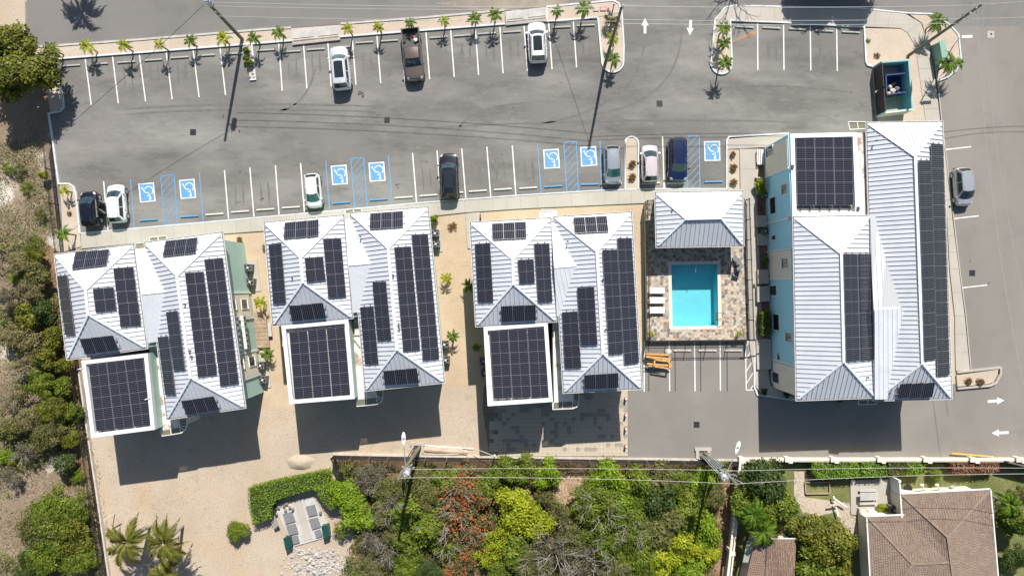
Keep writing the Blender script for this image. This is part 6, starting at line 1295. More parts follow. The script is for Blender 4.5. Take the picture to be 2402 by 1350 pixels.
def quads(name, c, n, l, w, m, fold=True):
    """c,n: (k,3) centres and normals; one leaf-shaped quad each"""
    k = len(c); r = rng.normal(size=(k, 3)); t = np.cross(n, r); t /= np.linalg.norm(t, axis=1)[:, None] + 1e-9; b = np.cross(n, t)
    l = np.broadcast_to(l, (k,))[:, None]; w = np.broadcast_to(w, (k,))[:, None]
    v = np.stack([c - t * l / 2, c + b * w / 2 - n * 0 + t * l * .08, c + t * l / 2, c - b * w / 2 + t * l * .08], 1).reshape(-1, 3)
    me = bpy.data.meshes.new(name); me.vertices.add(4 * k); me.vertices.foreach_set('co', v.ravel().astype(np.float32))
    me.loops.add(4 * k); me.loops.foreach_set('vertex_index', np.arange(4 * k, dtype=np.int32)); me.polygons.add(k)
    me.polygons.foreach_set('loop_start', np.arange(0, 4 * k, 4, dtype=np.int32)); me.update(calc_edges=True); me.validate()
    if m: me.materials.append(m)
    return me
def cloud(name, nl, l, w, clumps=16, flat=.75, fill=.35, spread=.68, cr=(.22, .38), seed=0):
    """unit crown: radius 1, height about 2*flat around z=0"""
    g = np.random.default_rng(seed); cs = []
    for i in range(clumps):
        d = g.normal(size=3); d[2] = abs(d[2]) * .9 - .25; d /= np.linalg.norm(d); rr = spread * g.uniform(.5, 1.08); cs.append((d * rr * np.array([1, 1, flat]), g.uniform(*cr)))
    cs.append((np.array([0, 0, .1]), .45)); C = []; NN = []
    wts = np.array([c[1] ** 2 for c in cs]); wts /= wts.sum()
    for (c, r), wt in zip(cs, wts):
        k = int(nl * wt); d = g.normal(size=(k, 3)); d[:, 2] = np.abs(d[:, 2]) * 1.0 - .3 * g.random(k); d /= np.linalg.norm(d, axis=1)[:, None]
        rad = r * (1 - fill * g.random(k) ** 2) * (1 + .2 * g.normal(size=k)); C.append(c + d * rad[:, None] * np.array([1, 1, flat + .1])); NN.append(d + g.normal(size=(k, 3)) * .55 + np.array([0, 0, .35]))
    C = np.concatenate(C); NN = np.concatenate(NN); NN /= np.linalg.norm(NN, axis=1)[:, None]; k = len(C)
    return quads(name, C, NN, l * g.uniform(.7, 1.3, k), w * g.uniform(.7, 1.3, k), M['green']), cs
CL = {}
CL['broad'] = [cloud('crown', 3600, .14, .085, 18, seed=i) for i in (1, 2, 3)]
CL['fine'] = [cloud('crown', 5200, .13, .04, 26, .7, .5, .72, (.16, .32), seed=i) for i in (4, 5, 6)]
CL['sparse'] = [cloud('crown', 2100, .11, .05, 24, .7, .9, .8, (.12, .3), seed=i) for i in (7, 8)]
CL['dense'] = [cloud('crown', 6500, .12, .07, 30, .75, .3, .7, (.2, .33), seed=i) for i in (9, 10)]
CL['big'] = [cloud('crown', 12000, .075, .05, 46, .7, .3, .76, (.14, .26), seed=11)]
def branches(bm, p, d, L, r, depth, g, spread=.55):
    q = p + d * L; bm.tube(p, q, r, r * .62, 5, cap=False)
    if depth == 0: return
    for k in range(3 if depth > 1 else 2):
        nd = (d + Vector((g.uniform(-1, 1), g.uniform(-1, 1), g.uniform(-.35, .5))) * spread).normalized(); branches(bm, q if k else p.lerp(q, .7), nd, L * g.uniform(.55, .85), r * .6, depth - 1, g, spread)
def trunkmesh(seed, bare=False):
    g = random.Random(seed); mb = MB(); 
    mb.tube((0, 0, -1), (.02, .01, -.45), .05, .04, 7, cap=False)
    for k in range(5 if bare else 4):
        a = k * 6.283 / (5 if bare else 4) + g.uniform(-.4, .4); branches(mb, Vector((.02, .01, -.45)), Vector((math.cos(a) * .8, math.sin(a) * .8, .75)).normalized(), .42 if bare else .4, (.017 if bare else .026), 3 if bare else 2, g, .8 if bare else .6)
    me = bpy.data.meshes.new('trunk'); me.from_pydata([tuple(v) for v in mb.v], [], mb.f); me.materials.append(M['bark' if bare else 'barkb']); return me
TR = [trunkmesh(i) for i in range(3)]; TB_ = [trunkmesh(20 + i, True) for i in range(3)]
LMK = [('the leftmost condenser pair', 590, 640), ('the burial plot', 700, 1220), ('the fence pole with transformer', 945, 1110), ('the lamp post on the fence', 1160, 1070), ('the conduit pole', 1690, 1110), ('the cream wall end', 1712, 1300), ('the two coconut palms', 345, 1270), ('the flat roof of the leftmost block', 280, 930), ('the upper roof of the leftmost block', 150, 700), ('the black car with open doors', 210, 490), ('the orange bollards', 1466, 1000), ('the gravel yard corner', 800, 1100), ('the shed', 1800, 1310), ('the brown shingle roof', 2200, 1270), ('the patio', 2050, 1165), ('the bottom frame edge under the lattice paving', 1290, 1345), ('the bottom left corner of the photo', 20, 1340), ('the left frame edge beside the footpath', 5, 560), ('the big shade tree', 50, 150), ('the bottom frame edge below the driveway', 1560, 1345), ('the left frame edge beside the leftmost roofs', 5, 850), ('the middle of the bottom scrub', 1300, 1210), ('the bottom frame edge below the second block', 950, 1345)]
_d = rng.normal(size=(42, 3)); _d[:, 2] = np.abs(_d[:, 2]); _d /= np.linalg.norm(_d, axis=1)[:, None]
M['redleaf'] = leafmat('red_leaves', [(.30, .04, .012), (.46, .09, .02), (.50, .17, .03)], trans=.25)
REDM = quads('red_leaves', _d * rng.uniform(.45, 1.0, 42)[:, None] * np.array([1, 1, .8]), _d * .4 + np.array([0, 0, .9]), .13 * rng.uniform(.7, 1.3, 42), .075, M['redleaf'])
USED = set()
def where(px, py):
    o = sorted(LMK, key=lambda a: math.hypot(a[1] - px, a[2] - py))
    for k in range(5):
        n, x, y = o[k]; dx, dy = px - x, py - y; D = math.hypot(dx, dy); a = math.degrees(math.atan2(-dy, dx)) % 360
        dr = ['east', 'north-east', 'north', 'north-west', 'west', 'south-west', 'south', 'south-east'][int((a + 22.5) // 45) % 8]
        for w in (['just ' if D < 55 else 'a little ' if D < 110 else ''] + ['']):
            s = f'{w}{dr} of {n}' if D > 18 else f'beside {n}'
            yield s
def uniq(desc, px, py):
    for s in where(px, py):
        l = f'{desc} {s}'
        if len(l.split()) > 16: l = f'{desc.split(" with ")[0]} {s}'
        if l not in USED and len(l.split()) <= 16: USED.add(l); return l
    l = f'{desc} at the edge of the thicket'; USED.add(l); return l
DSC = {'straw': 'dry straw-olive bush', 'green': 'mid green bush', 'bright': 'bright green leafy bush', 'dark': 'dark green bush', 'olive': 'dull olive bush', 'yellow': 'vivid yellow-green bush', 'grey': 'greyish half bare bush', 'redmix': 'sparse bush with orange red leaves', 'mango': 'olive-gold leafy tree', 'bronze': 'bronze bush', 'pink': 'pinkish red shrub'}
def bush(px, py, r, colr, kind='broad', h=None, bare=0, desc=None, cat='bush', name=None, grp=None):
    R_ = r / 23.5; R_ *= 1.06; h = h or max(1.2, R_ * 1.5); p = W(px, py, h * .6); base = Vector((p.x, p.y, 0)); name = name or ('scrub_tree' if r > 50 else 'bush')
    t = thing(name, desc or uniq(DSC[colr], px, py), cat if r <= 50 else 'tree', tuple(base), grp); zs_ = h / 1.6; flat = zs_ / R_
    me, cs = random.choice(CL[kind]); o = bpy.data.objects.new('crown', me); COL.objects.link(o); o.parent = t
    o.material_slots[0].link = 'OBJECT'; o.material_slots[0].material = M[colr]
    o.location = (0, 0, h - zs_ * .75); o.scale = (R_ * random.uniform(.92, 1.1), R_ * random.uniform(.92, 1.1), zs_); rz = random.random() * 6.283; o.rotation_euler = (0, 0, rz)
    tm = bpy.data.objects.new('trunk', random.choice(TR)); COL.objects.link(tm); tm.parent = t; tm.scale = (R_, R_, h - zs_ * .75); tm.location = (0, 0, h - zs_ * .75); tm.rotation_euler = (0, 0, rz)
    if colr == 'redmix':
        ro = bpy.data.objects.new('red_leaves', REDM); COL.objects.link(ro); ro.parent = t; ro.location = (0, 0, h - zs_ * .6); ro.scale = (R_, R_, zs_); ro.rotation_euler = (0, 0, rz)
    if bare:
        b = bpy.data.objects.new('bare_branches', random.choice(TB_)); COL.objects.link(b); b.parent = t; b.scale = (R_ * bare, R_ * bare, (h) * .78); b.location = (0, 0, h * .92 - .0); b.rotation_euler = (0, 0, random.random() * 6)
    return t
# the big shade tree, top left
for (x, y, r, h, c, k) in [(38, 150, 95, 5.6, 'mango', 'big')]:
    t = bush(x, y, r, c, k, h, desc='large dense olive-green shade tree at the top left corner', name='shade_tree', cat='tree')
    for (dx, dy, s) in ((-1.6, 1.6, .55), (1.2, -1.1, .6), (-1.2, -1.9, .55)):
        o = bpy.data.objects.new('crown', CL['dense'][0][0]); COL.objects.link(o); o.parent = t; o.material_slots[0].link = 'OBJECT'; o.material_slots[0].material = M['mango']; o.location = (dx, dy, 3.9); o.scale = (r / 23.5 * s,) * 2 + (1.9,); o.rotation_euler = (0, 0, dx)
SC_B = [(872, 1128, 42, 'grey', 'fine', 2.4, .9), (915, 1150, 50, 'olive', 'fine', 2.8, 0), (820, 1160, 40, 'bright', 'broad', 2.6, 0), (832, 1205, 42, 'bright', 'broad', 2.4, 0), (862, 1215, 30, 'bright', 'broad', 2.2, 0), (795, 1150, 24, 'bright', 'broad', 2.0, 0), (800, 1240, 26, 'green', 'sparse', 1.6, 0), (905, 1200, 40, 'olive', 'broad', 2.6, .9), (955, 1205, 52, 'green', 'broad', 3.0, 0), (925, 1175, 34, 'grey', 'sparse', 3.2, 1.1), (1000, 1165, 46, 'olive', 'fine', 2.8, 0), (985, 1125, 34, 'olive', 'broad', 2.2, 0), (1045, 1120, 40, 'green', 'broad', 2.4, 0), (1090, 1112, 36, 'redmix', 'broad', 2.0, 0), (1075, 1150, 52, 'redmix', 'sparse', 3.0, .9), (1060, 1215, 58, 'redmix', 'sparse', 3.2, 1.1), (1120, 1165, 44, 'redmix', 'fine', 2.6, 0), (1140, 1135, 36, 'green', 'broad', 2.6, 0), (1185, 1105, 40, 'green', 'broad', 2.2, 0), (1235, 1100, 34, 'green', 'broad', 1.8, 0), (1200, 1175, 40, 'yellow', 'broad', 2.8, 0), (1225, 1210, 50, 'yellow', 'broad', 3.2, 0), (1265, 1235, 42, 'yellow', 'broad', 2.8, .6), (1190, 1240, 40, 'yellow', 'sparse', 2.8, 0), (1285, 1110, 40, 'bright', 'broad', 2.2, 0), (1275, 1165, 28, 'olive', 'sparse', 1.8, 0), (1400, 1130, 38, 'green', 'fine', 2.8, 0), (1430, 1125, 50, 'bright', 'broad', 3.2, 0), (1400, 1190, 66, 'green', 'fine', 3.8, 1.15), (1455, 1180, 52, 'bright', 'fine', 3.4, 0), (1500, 1140, 48, 'green', 'broad', 3.2, 0), (1545, 1120, 44, 'olive', 'broad', 2.8, 0), (1540, 1170, 52, 'dark', 'broad', 3.2, 0), (1590, 1135, 46, 'green', 'fine', 2.8, 0), (1640, 1125, 40, 'bright', 'broad', 2.4, 0), (1630, 1175, 48, 'green', 'broad', 2.8, 0), (1675, 1160, 34, 'olive', 'fine', 2.2, 0), (1480, 1235, 66, 'green', 'fine', 3.6, .8), (1420, 1270, 62, 'green', 'fine', 3.4, .9), (1545, 1230, 60, 'olive', 'broad', 3.2, 0), (1600, 1225, 48, 'green', 'broad', 2.8, 0), (1605, 1275, 48, 'yellow', 'broad', 2.8, 0), (1655, 1250, 44, 'bright', 'broad', 2.4, 0), (1665, 1300, 28, 'yellow', 'broad', 1.8, 0), (1560, 1320, 52, 'yellow', 'broad', 2.8, 0), (1500, 1310, 60, 'green', 'fine', 3.2, 0), (1440, 1335, 56, 'olive', 'fine', 3.0, .8), (1370, 1320, 60, 'grey', 'sparse', 3.2, 1.2), (1350, 1260, 44, 'olive', 'fine', 2.8, 0), (1300, 1290, 56, 'grey', 'sparse', 3.0, 1.3), (1255, 1320, 54, 'olive', 'fine', 2.8, 1.1), (1215, 1290, 50, 'green', 'broad', 2.8, 0), (1175, 1330, 46, 'green', 'fine', 2.4, 0), (1150, 1285, 48, 'yellow', 'sparse', 2.6, 0), (1115, 1245, 46, 'redmix', 'sparse', 2.4, .8), (1100, 1300, 46, 'redmix', 'sparse', 2.0, 0), (1050, 1275, 46, 'green', 'sparse', 2.4, 1.2), (1000, 1230, 52, 'green', 'broad', 3.0, 0), (965, 1265, 46, 'green', 'broad', 2.6, 0), (925, 1240, 40, 'olive', 'fine', 2.4, 0), (905, 1290, 44, 'grey', 'sparse', 2.0, 1.1), (950, 1320, 44, 'green', 'fine', 2.0, 0), (870, 1260, 36, 'grey', 'sparse', 1.8, 1.0), (880, 1335, 40, 'olive', 'sparse', 1.6, .8), (1010, 1340, 40, 'dark', 'fine', 2.0, 0), (1320, 1220, 40, 'olive', 'sparse', 2.0, .6), (1690, 1100, 22, 'bright', 'broad', 1.4, 0), (1060, 1340, 36, 'redmix', 'sparse', 1.8, 0), (1620, 1335, 44, 'bright', 'broad', 2.2, 0)]
for a in SC_B: bush(*a[:5], h=a[5], bare=a[6], grp='bushes of the bottom scrub')
SC_L = [(78, 590, 30, 'mango', 'fine', 2.2, 0), (45, 615, 36, 'straw', 'fine', 2.6, 0), (92, 640, 40, 'olive', 'broad', 2.6, 0), (70, 680, 42, 'straw', 'fine', 2.8, 0), (100, 735, 36, 'dark', 'broad', 2.6, 0), (60, 745, 42, 'mango', 'broad', 2.8, 0), (20, 700, 40, 'grey', 'sparse', 2.4, .9), (125, 790, 30, 'mango', 'broad', 2.4, 0), (75, 800, 44, 'straw', 'sparse', 3.0, 0), (25, 790, 34, 'straw', 'fine', 2.4, 0), (115, 840, 38, 'mango', 'broad', 2.8, 0), (60, 860, 46, 'straw', 'sparse', 2.8, .9), (150, 860, 26, 'mango', 'broad', 2.4, 0), (95, 900, 44, 'green', 'fine', 2.8, 0), (150, 905, 28, 'green', 'broad', 2.4, 0), (35, 930, 40, 'straw', 'sparse', 2.2, 1.1), (120, 955, 44, 'mango', 'fine', 2.8, 0), (170, 965, 26, 'green', 'broad', 2.0, 0), (70, 985, 40, 'straw', 'fine', 2.6, 0), (20, 1010, 34, 'olive', 'broad', 2.4, 0), (115, 1020, 52, 'olive', 'fine', 2.8, 0), (165, 1030, 32, 'mango', 'fine', 2.2, 0), (60, 1060, 34, 'grey', 'sparse', 2.0, 1.1), (10, 1070, 30, 'bright', 'sparse', 1.6, 0), (150, 1085, 34, 'dark', 'broad', 2.0, 1.0), (185, 1115, 20, 'bright', 'sparse', 1.2, 0), (25, 1120, 34, 'grey', 'sparse', 1.6, 1.3), (130, 1200, 62, 'green', 'fine', 3.4, 0), (175, 1195, 40, 'green', 'fine', 3.0, 0), (100, 1245, 60, 'olive', 'fine', 3.2, 0), (165, 1250, 56, 'mango', 'fine', 3.2, 0), (120, 1300, 62, 'green', 'fine', 3.0, 0), (185, 1305, 44, 'green', 'fine', 2.6, 0), (80, 1330, 50, 'dark', 'fine', 2.4, 0), (40, 650, 26, 'bright', 'sparse', 1.2, 0), (45, 400, 24, 'olive', 'sparse', .8, 0), (20, 395, 20, 'green', 'sparse', .7, 0), (60, 440, 20, 'green', 'sparse', .7, 0), (102, 410, 13, 'yellow', 'broad', 1.4, 0), (115, 880, 26, 'bronze', 'sparse', 1.0, 0), (95, 500, 22, 'olive', 'sparse', .7, 0)]
for a in SC_L: bush(a[0], a[1], a[2] * (.88 if a[1] < 1150 else 1), a[3], a[4], h=a[5], bare=a[6], grp='bushes in the left scrub')
# garden at the bottom right
for a in [(1795, 1130, 62, 'dark', 'dense', 4.0, 0, 'tree'), (1770, 1180, 52, 'green', 'dense', 3.4, 0, 'tree'), (1820, 1195, 54, 'green', 'dense', 3.6, 0, 'tree'), (1905, 1250, 52, 'mango', 'dense', 3.4, 0, 'tree'), (1950, 1285, 62, 'mango', 'dense', 3.8, 0, 'tree'), (1910, 1320, 56, 'green', 'dense', 3.4, 0, 'tree'), (1975, 1335, 40, 'mango', 'broad', 2.6, 0, 'tree'), (2375, 1220, 46, 'green', 'dense', 3.6, 0, 'tree'), (2395, 1160, 30, 'olive', 'sparse', 3.0, 0, 'tree'), (2385, 1310, 34, 'dark', 'fine', 2.2, 0, 'tree'), (1885, 1285, 16, 'bright', 'broad', 1.2, 0, 'bush'), (2068, 1192, 13, 'yellow', 'broad', .9, 0, 'bush'), (2195, 1112, 18, 'green', 'fine', 1.2, 0, 'bush')]: bush(*a[:5], h=a[5], grp='garden trees at the bottom right', cat=a[7], name='garden_tree' if a[7] == 'tree' else 'garden_shrub')
def hedge(q, h, colr, lab, dens=95, l=.15, name='hedge'):
    t0 = W(sum(p[0] for p in q) / len(q), sum(p[1] for p in q) / len(q), h); t = thing(name, lab, 'hedge', (t0.x, t0.y, 0)); P3 = P(q, h); c = sum(P3, Vector()) / len(P3)
    MB().slab([Vector((c.x + (p.x - c.x) * .95, c.y + (p.y - c.y) * .93, h - .12)) for p in P3], (0, 0, -h + .12)).build('core', M['hedgecore'], t)
    C = []; NN = []; xs = [p.x for p in P3]; ys = [p.y for p in P3]; A = area([(p.x, p.y) for p in P3]); k = 0
    while k < A * dens:
        x = random.uniform(min(xs), max(xs)); y = random.uniform(min(ys), max(ys))
        if pip(x, y, P3): C.append((x, y, h + random.gauss(-.04, .06))); NN.append((random.gauss(0, .5), random.gauss(0, .5), 1)); k += 1
    for i in range(len(P3)):
        a, b = P3[i], P3[(i + 1) % len(P3)]; d = (b - a); n = Vector((d.y, -d.x, 0)).normalized(); n = n if n.dot((a + b) / 2 - c) > 0 else -n
        for _ in range(int(d.length * h * dens * .9)):
            p = a + d * random.random() + n * random.gauss(.0, .06); C.append((p.x, p.y, random.uniform(.05, h))); NN.append((n.x + random.gauss(0, .5), n.y + random.gauss(0, .5), random.gauss(.4, .4)))
    C = np.array(C); NN = np.array(NN); NN /= np.linalg.norm(NN, axis=1)[:, None]; k = len(C); o_ = np.array([t0.x, t0.y, 0])
    me = quads('foliage', C - o_, NN, l * rng.uniform(.7, 1.3, k), l * .6 * rng.uniform(.7, 1.3, k), M[colr]); o = bpy.data.objects.new('foliage', me); COL.objects.link(o); o.parent = t
def pip(x, y, q):
    r = False; n = len(q)
    for i in range(n):
        a, b = q[i], q[(i + 1) % n]
        if (a.y > y) != (b.y > y) and x < (b.x - a.x) * (y - a.y) / (b.y - a.y) + a.x: r = not r
    return r
M['hedgecore'] = mat('hedge_core', (.02, .04, .008), rough=.95)
hedge([(580, 1146), (645, 1129), (710, 1116), (768, 1104), (776, 1136), (768, 1150), (735, 1147), (690, 1158), (648, 1172), (636, 1190), (638, 1216), (592, 1230), (583, 1190)], 1.3, 'bright', 'clipped bright green hedge bending round the burial plot')
hedge([(736, 1148), (776, 1132), (812, 1140), (820, 1176), (776, 1196), (762, 1186)], 1.5, 'bright', 'looser bright green hedge end right of the burial plot')
hedge([(1908, 1086), (1970, 1084), (2015, 1084), (2018, 1120), (1970, 1122), (1920, 1123), (1909, 1110)], 1.3, 'lime', 'long clipped bright green hedge inside the cream wall', 110)
hedge([(2020, 1084), (2078, 1082), (2082, 1118), (2022, 1120)], 1.25, 'lime', 'middle clipped hedge block inside the cream wall left of the gap', 110)
hedge([(2084, 1084), (2124, 1083), (2126, 1112), (2086, 1114)], 1.1, 'olive', 'duller olive hedge block between two bright hedge blocks', 110)
hedge([(2126, 1083), (2172, 1082), (2170, 1114), (2128, 1117)], 1.25, 'lime', 'right-hand clipped bright green hedge block inside the cream wall', 110)
hedge([(2230, 1084), (2292, 1083), (2296, 1112), (2262, 1114), (2236, 1108)], 1.2, 'pink', 'pinkish red clipped shrub row inside the cream wall', 110, .17)
hedge([(2298, 1083), (2346, 1084), (2344, 1105), (2298, 1112)], 1.2, 'pink', 'shorter reddish shrub row near the right end of the cream wall', 110, .17)
hedge([(1787, 732), (1808, 730), (1810, 785), (1789, 788)], 1.3, 'green', 'upright green hedge in the strip beside the blue west wall', 110)
bush(559, 1245, 29, 'green', 'dense', 1.5, desc='round clipped green bush standing alone in the gravel yard', name='round_bush')
bush(1018, 513, 11, 'bright', 'broad', 1.1, desc='small bright green shrub at the top right corner of the second block')
bush(1783, 430, 13, 'yellow', 'broad', 1.3, desc='yellow-green shrub beside the blue west wall near the path'); bush(1786, 447, 12, 'bright', 'broad', 1.1, desc='bright green shrub just below the yellow-green one at the blue wall')
bush(1794, 613, 11, 'green', 'broad', 1.0, desc='small green shrub beside a condenser at the blue west wall'); bush(1787, 485, 8, 'bronze', 'sparse', .6, desc='small thin shrub on gravel beside the blue west wall')
bush(1437, 48, 22, 'dark', 'sparse', 1.6, desc='dark feathery shrub on the planted island beside the red hydrant')
bush(1792, 917, 10, 'dark', 'broad', .9, desc='small dark shrub at the south west corner of the largest building'); bush(1846, 925, 9, 'dark', 'broad', .9, desc='small dark shrub under the corner eave of the largest building')
bush(562, 562, 8, 'redmix', 'broad', .6, desc='tiny reddish plant in the sand north east of the leftmost block'); bush(1061, 530, 12, 'bronze', 'sparse', .5, desc='wilted brownish plant in the sand east of the second block')
bush(620, 578, 8, 'bronze', 'sparse', .6, desc='dry brownish plant at the left wall of the second block'); bush(163, 500, 7, 'bronze', 'sparse', .3, desc='wilted seedling in the narrow bed left of the black car'); bush(2037, 95, 7, 'green', 'sparse', .3, desc='tiny green weed in the bed north of the bin enclosure'); bush(2058, 130, 9, 'bronze', 'sparse', .3, desc='dry weed in the bed just above the bin enclosure')
# palms ---------------------------------------------------------------------------------
def frond(seed, n=13, droop=.55, wl=.055, ll=.32):
    g = random.Random(seed); mb = MB(); pt = lambda t: Vector((t * .98 - .1 * t * t, 0, .42 * math.sin(t * 2.0) - droop * t * t)); prev = pt(0)
    for i in range(1, 9): c = pt(i / 8); mb.bar(prev, c, .022 * (1.1 - i / 9), .015); prev = c
    for i in range(n):
        t = .12 + .86 * i / n; c = pt(t); L = ll * (math.sin(math.pi * (.18 + .78 * t)) * .9 + .12) * g.uniform(.85, 1.15)
        for s in (1, -1):
            d = Vector((.62 + .3 * t, s * (.8 - .3 * t), g.uniform(-.45, -.1))).normalized(); e = c + d * L; w = Vector((.75, -.35 * s, .0)).normalized() * wl; m = c.lerp(e, .5) + Vector((0, 0, .03))
            mb.add([c - w * .35, c + w * .35, m + w * .5, e, m - w * .5], [[0, 1, 2, 3, 4]])
    e = pt(1); mb.add([prev, prev + Vector((.05, .03, 0)), prev + Vector((.2, 0, -.08)), prev + Vector((.05, -.03, 0))], [[0, 1, 2, 3]])
    me = bpy.data.meshes.new('frond'); me.from_pydata([tuple(v) for v in mb.v], [], mb.f); me.materials.append(M['palmy']); return me
FR = [frond(i) for i in range(4)]; FC = [frond(10 + i, 26, .5, .03, .30) for i in range(3)]
def palm(px, py, r, lab, z=1.5, m='palmy', nf=11, fr=None, grp=None, name='palm', cat='palm', trunk='barkb', tr=.06, lean=(0, 0), stag=False):
    c = W(px, py, z); b = Vector((c.x + lean[0], c.y + lean[1], 0)); t = thing(name, lab, cat, tuple(b), grp); R_ = r / 25.5; fr = fr or FR
    MB().tube(b, c + Vector((0, 0, .02)), tr * 1.3, tr, 8).build('trunk', M[trunk], t); a0 = random.random() * 6
    for k in range(nf):
        o = bpy.data.objects.new('frond', random.choice(fr)); COL.objects.link(o); o.parent = t; o.material_slots[0].link = 'OBJECT'; o.material_slots[0].material = M[m]
        s = R_ * random.uniform(.95, 1.35) * (1 if k < nf * .7 else .8); o.scale = (s, s, s); o.location = c - b; o.rotation_euler = (random.uniform(-.25, .25), random.uniform(-.35, .2) - (.35 if k >= nf * .7 else 0), a0 + k * 2.4)
GP = 'small palms along the northern strip'
for i, (x, y, r) in enumerate([(125, 116, 19), (207, 110, 21), (290, 107, 18), (375, 105, 16), (448, 98, 17), (525, 92, 21), (596, 90, 17), (655, 78, 18), (817, 68, 16), (888, 65, 15), (962, 54, 15), (1041, 50, 15), (1114, 44, 19), (1160, 36, 20), (1307, 27, 17), (1370, 20, 22)]):
    palm(x, y, r, f'small yellow-green palm, {ORD[i]} from the left in the sandy northern strip', 1.6 + random.uniform(-.2, .3), random.choice(['palmy', 'palmy', 'palmg']), grp=GP)
for x, y, r, lab, m, z in [(1437, 92, 18, 'yellowish palm in the middle of the planted island left of the arrows', 'palmy', 1.2), (1440, 140, 19, 'green palm at the rounded southern tip of the planted island', 'palmg', 1.5), (1698, 68, 19, 'upper palm on the island right of the arrows', 'palmg', 1.7), (1697, 102, 19, 'middle palm on the island right of the arrows', 'palmg', 1.5), (1700, 147, 21, 'lowest palm on the island right of the arrows', 'palmg', 2.2), (2197, 52, 27, 'dense green palm above the green electrical cabinet', 'palmg', 1.8), (2230, 150, 28, 'dense green palm at the curved kerb right of the cabinet', 'palmg', 2.0), (152, 447, 17, 'small yellow palm in the narrow bed left of the black car', 'palmy', 1.2), (152, 548, 23, 'dark green palm at the foot of the narrow left bed', 'palmg', 1.8), (611, 710, 17, 'yellow palm above the wooden platform', 'palmy', 1.2), (627, 831, 18, 'bright palm just above the lower condensers of the leftmost block', 'palmg', 1.2), (1048, 653, 16, 'yellow palm in the middle of the sandy court right of the second block', 'palmy', 1.0), (1063, 789, 17, 'green palm beside condensers right of the second block', 'palmg', 1.4), (1099, 670, 17, 'palm partly under the eave left of the third block', 'palmg', 1.2), (1118, 815, 13, 'shaded palm in the shadow left of the third flat roof', 'palmg', 1.0), (1527, 782, 9, 'small spiky yellow plant in the lower left corner of the pool deck', 'palmy', 1.1), (1733, 782, 9, 'small spiky yellow plant in the lower right corner of the pool deck', 'palmy', 1.1)]:
    palm(x, y, r, lab, z, m, nf=15 if r > 25 else 11)
for x, y, r, lab, z, le in [(298, 1268, 54, 'left coconut palm with long drooping fronds in the gravel yard', 3.6, (.3, .2)), (388, 1272, 54, 'right coconut palm with long drooping fronds in the gravel yard', 3.8, (-.2, .3)), (388, 1350, 44, 'lowest coconut palm cut by the bottom edge in the gravel yard', 3.0, (0, 0)), (1765, 1205, 40, 'green palm overlapping the garden trees above the shed', 3.6, (0, .2)), (1790, 1246, 40, 'green palm hanging over the shed roof', 3.4, (0, .2)), (2366, 1180, 34, 'green palm behind the right end of the brown roof', 3.2, (0, 0))]:
    palm(x, y, r, lab, z, 'coco' if x < 500 else 'palmg', 15, FC, None, 'coconut_palm', 'palm', 'bark', .13, le)
for x, y, r, lab in [(1483, 384, 13, 'upper bronze bromeliad on the island between the silver cars'), (1483, 415, 13, 'lower bronze bromeliad on the island between the silver cars'), (1719, 362, 10, 'uppermost bronze bromeliad in the bed beside the last blue bay'), (1721, 393, 13, 'middle bronze bromeliad in the bed beside the last blue bay'), (1721, 427, 12, 'lowest bronze bromeliad in the bed beside the last blue bay'), (2272, 893, 12, 'left bronze bromeliad in the street corner bed'), (2300, 895, 13, 'right bronze bromeliad in the street corner bed'), (1970, 938, 9, 'dark red bromeliad in the shade south of the left long roof')]:
    palm(x, y, r * .8, lab, .35, 'bronze', 16, FR, 'bronze bromeliads', 'bromeliad', 'bromeliad', 'barkb', .05)
# little planted island with white stones by the leaning pole
t = thing('planter_island', 'narrow planted island with white stones at the foot of the leaning pole', 'planter', tuple(W(585, 145))); MB().slab(P([(570, 108), (593, 105), (600, 186), (588, 187), (578, 150)], .1), (0, 0, -.09)).build('bed', M['sand'], t); MB().path([W(a, b, 0) for a, b in [(592, 104), (600, 187), (587, 188)]], .14, .16).build('edge', M['kerb'], t)
for i, (x, y) in enumerate([(572, 112), (580, 108), (585, 120), (574, 126), (590, 133), (583, 150), (590, 160), (593, 172), (586, 180), (596, 181)]):
    o = bpy.data.objects.new('stone', rms[i % 5]); COL.objects.link(o); o.parent = t; o.location = W(x, y, .15) - ORG[t.name]; o.scale = (.7,) * 3
for i, (x, y) in enumerate([(578, 118), (586, 148), (577, 136)]): bush(x, y, 9, 'green', 'broad', .8, desc=f"small green shrub among the white stones by the leaning pole, {['uppermost', 'lowest', 'middle'][i]}")
# ground cover -------------------------------------------------------------------------
def cover(name, regions, n, m, lab, l, w, zmax=.15, cat=None):
    C = []; 
    for q, f in regions:
        pts = P(q); xs = [p.x for p in pts]; ys = [p.y for p in pts]; k = 0
        while k < n * f:
            x = random.uniform(min(xs), max(xs)); y = random.uniform(min(ys), max(ys))
            if math.sin(x * .9 + 1) * math.sin(y * .8 + x * .3) + random.uniform(-.9, .5) > .1: k += .3; continue
            if pip(x, y, pts): C.append((x, y, .02 + random.random() ** 2 * zmax)); k += 1
    C = np.array(C); k = len(C); NN = rng.normal(size=(k, 3)) * .5 + np.array([0, 0, 1]); NN /= np.linalg.norm(NN, axis=1)[:, None]
    o = bpy.data.objects.new(name, quads(name, C, NN, l * rng.uniform(.5, 1.5, k), w * rng.uniform(.5, 1.5, k), M[m])); COL.objects.link(o); stuff(o); o['label'] = lab; o['category'] = cat or 'ground cover'
RB = [(824, 1130), (790, 1084), (1735, 1088), (1712, 1360), (800, 1360), (840, 1250)]; RL = [(-60, 560), (100, 540), (150, 700), (180, 860), (215, 1090), (250, 1360), (-60, 1360)]; RU = [(-60, 340), (90, 320), (125, 480), (135, 560), (-60, 560)]
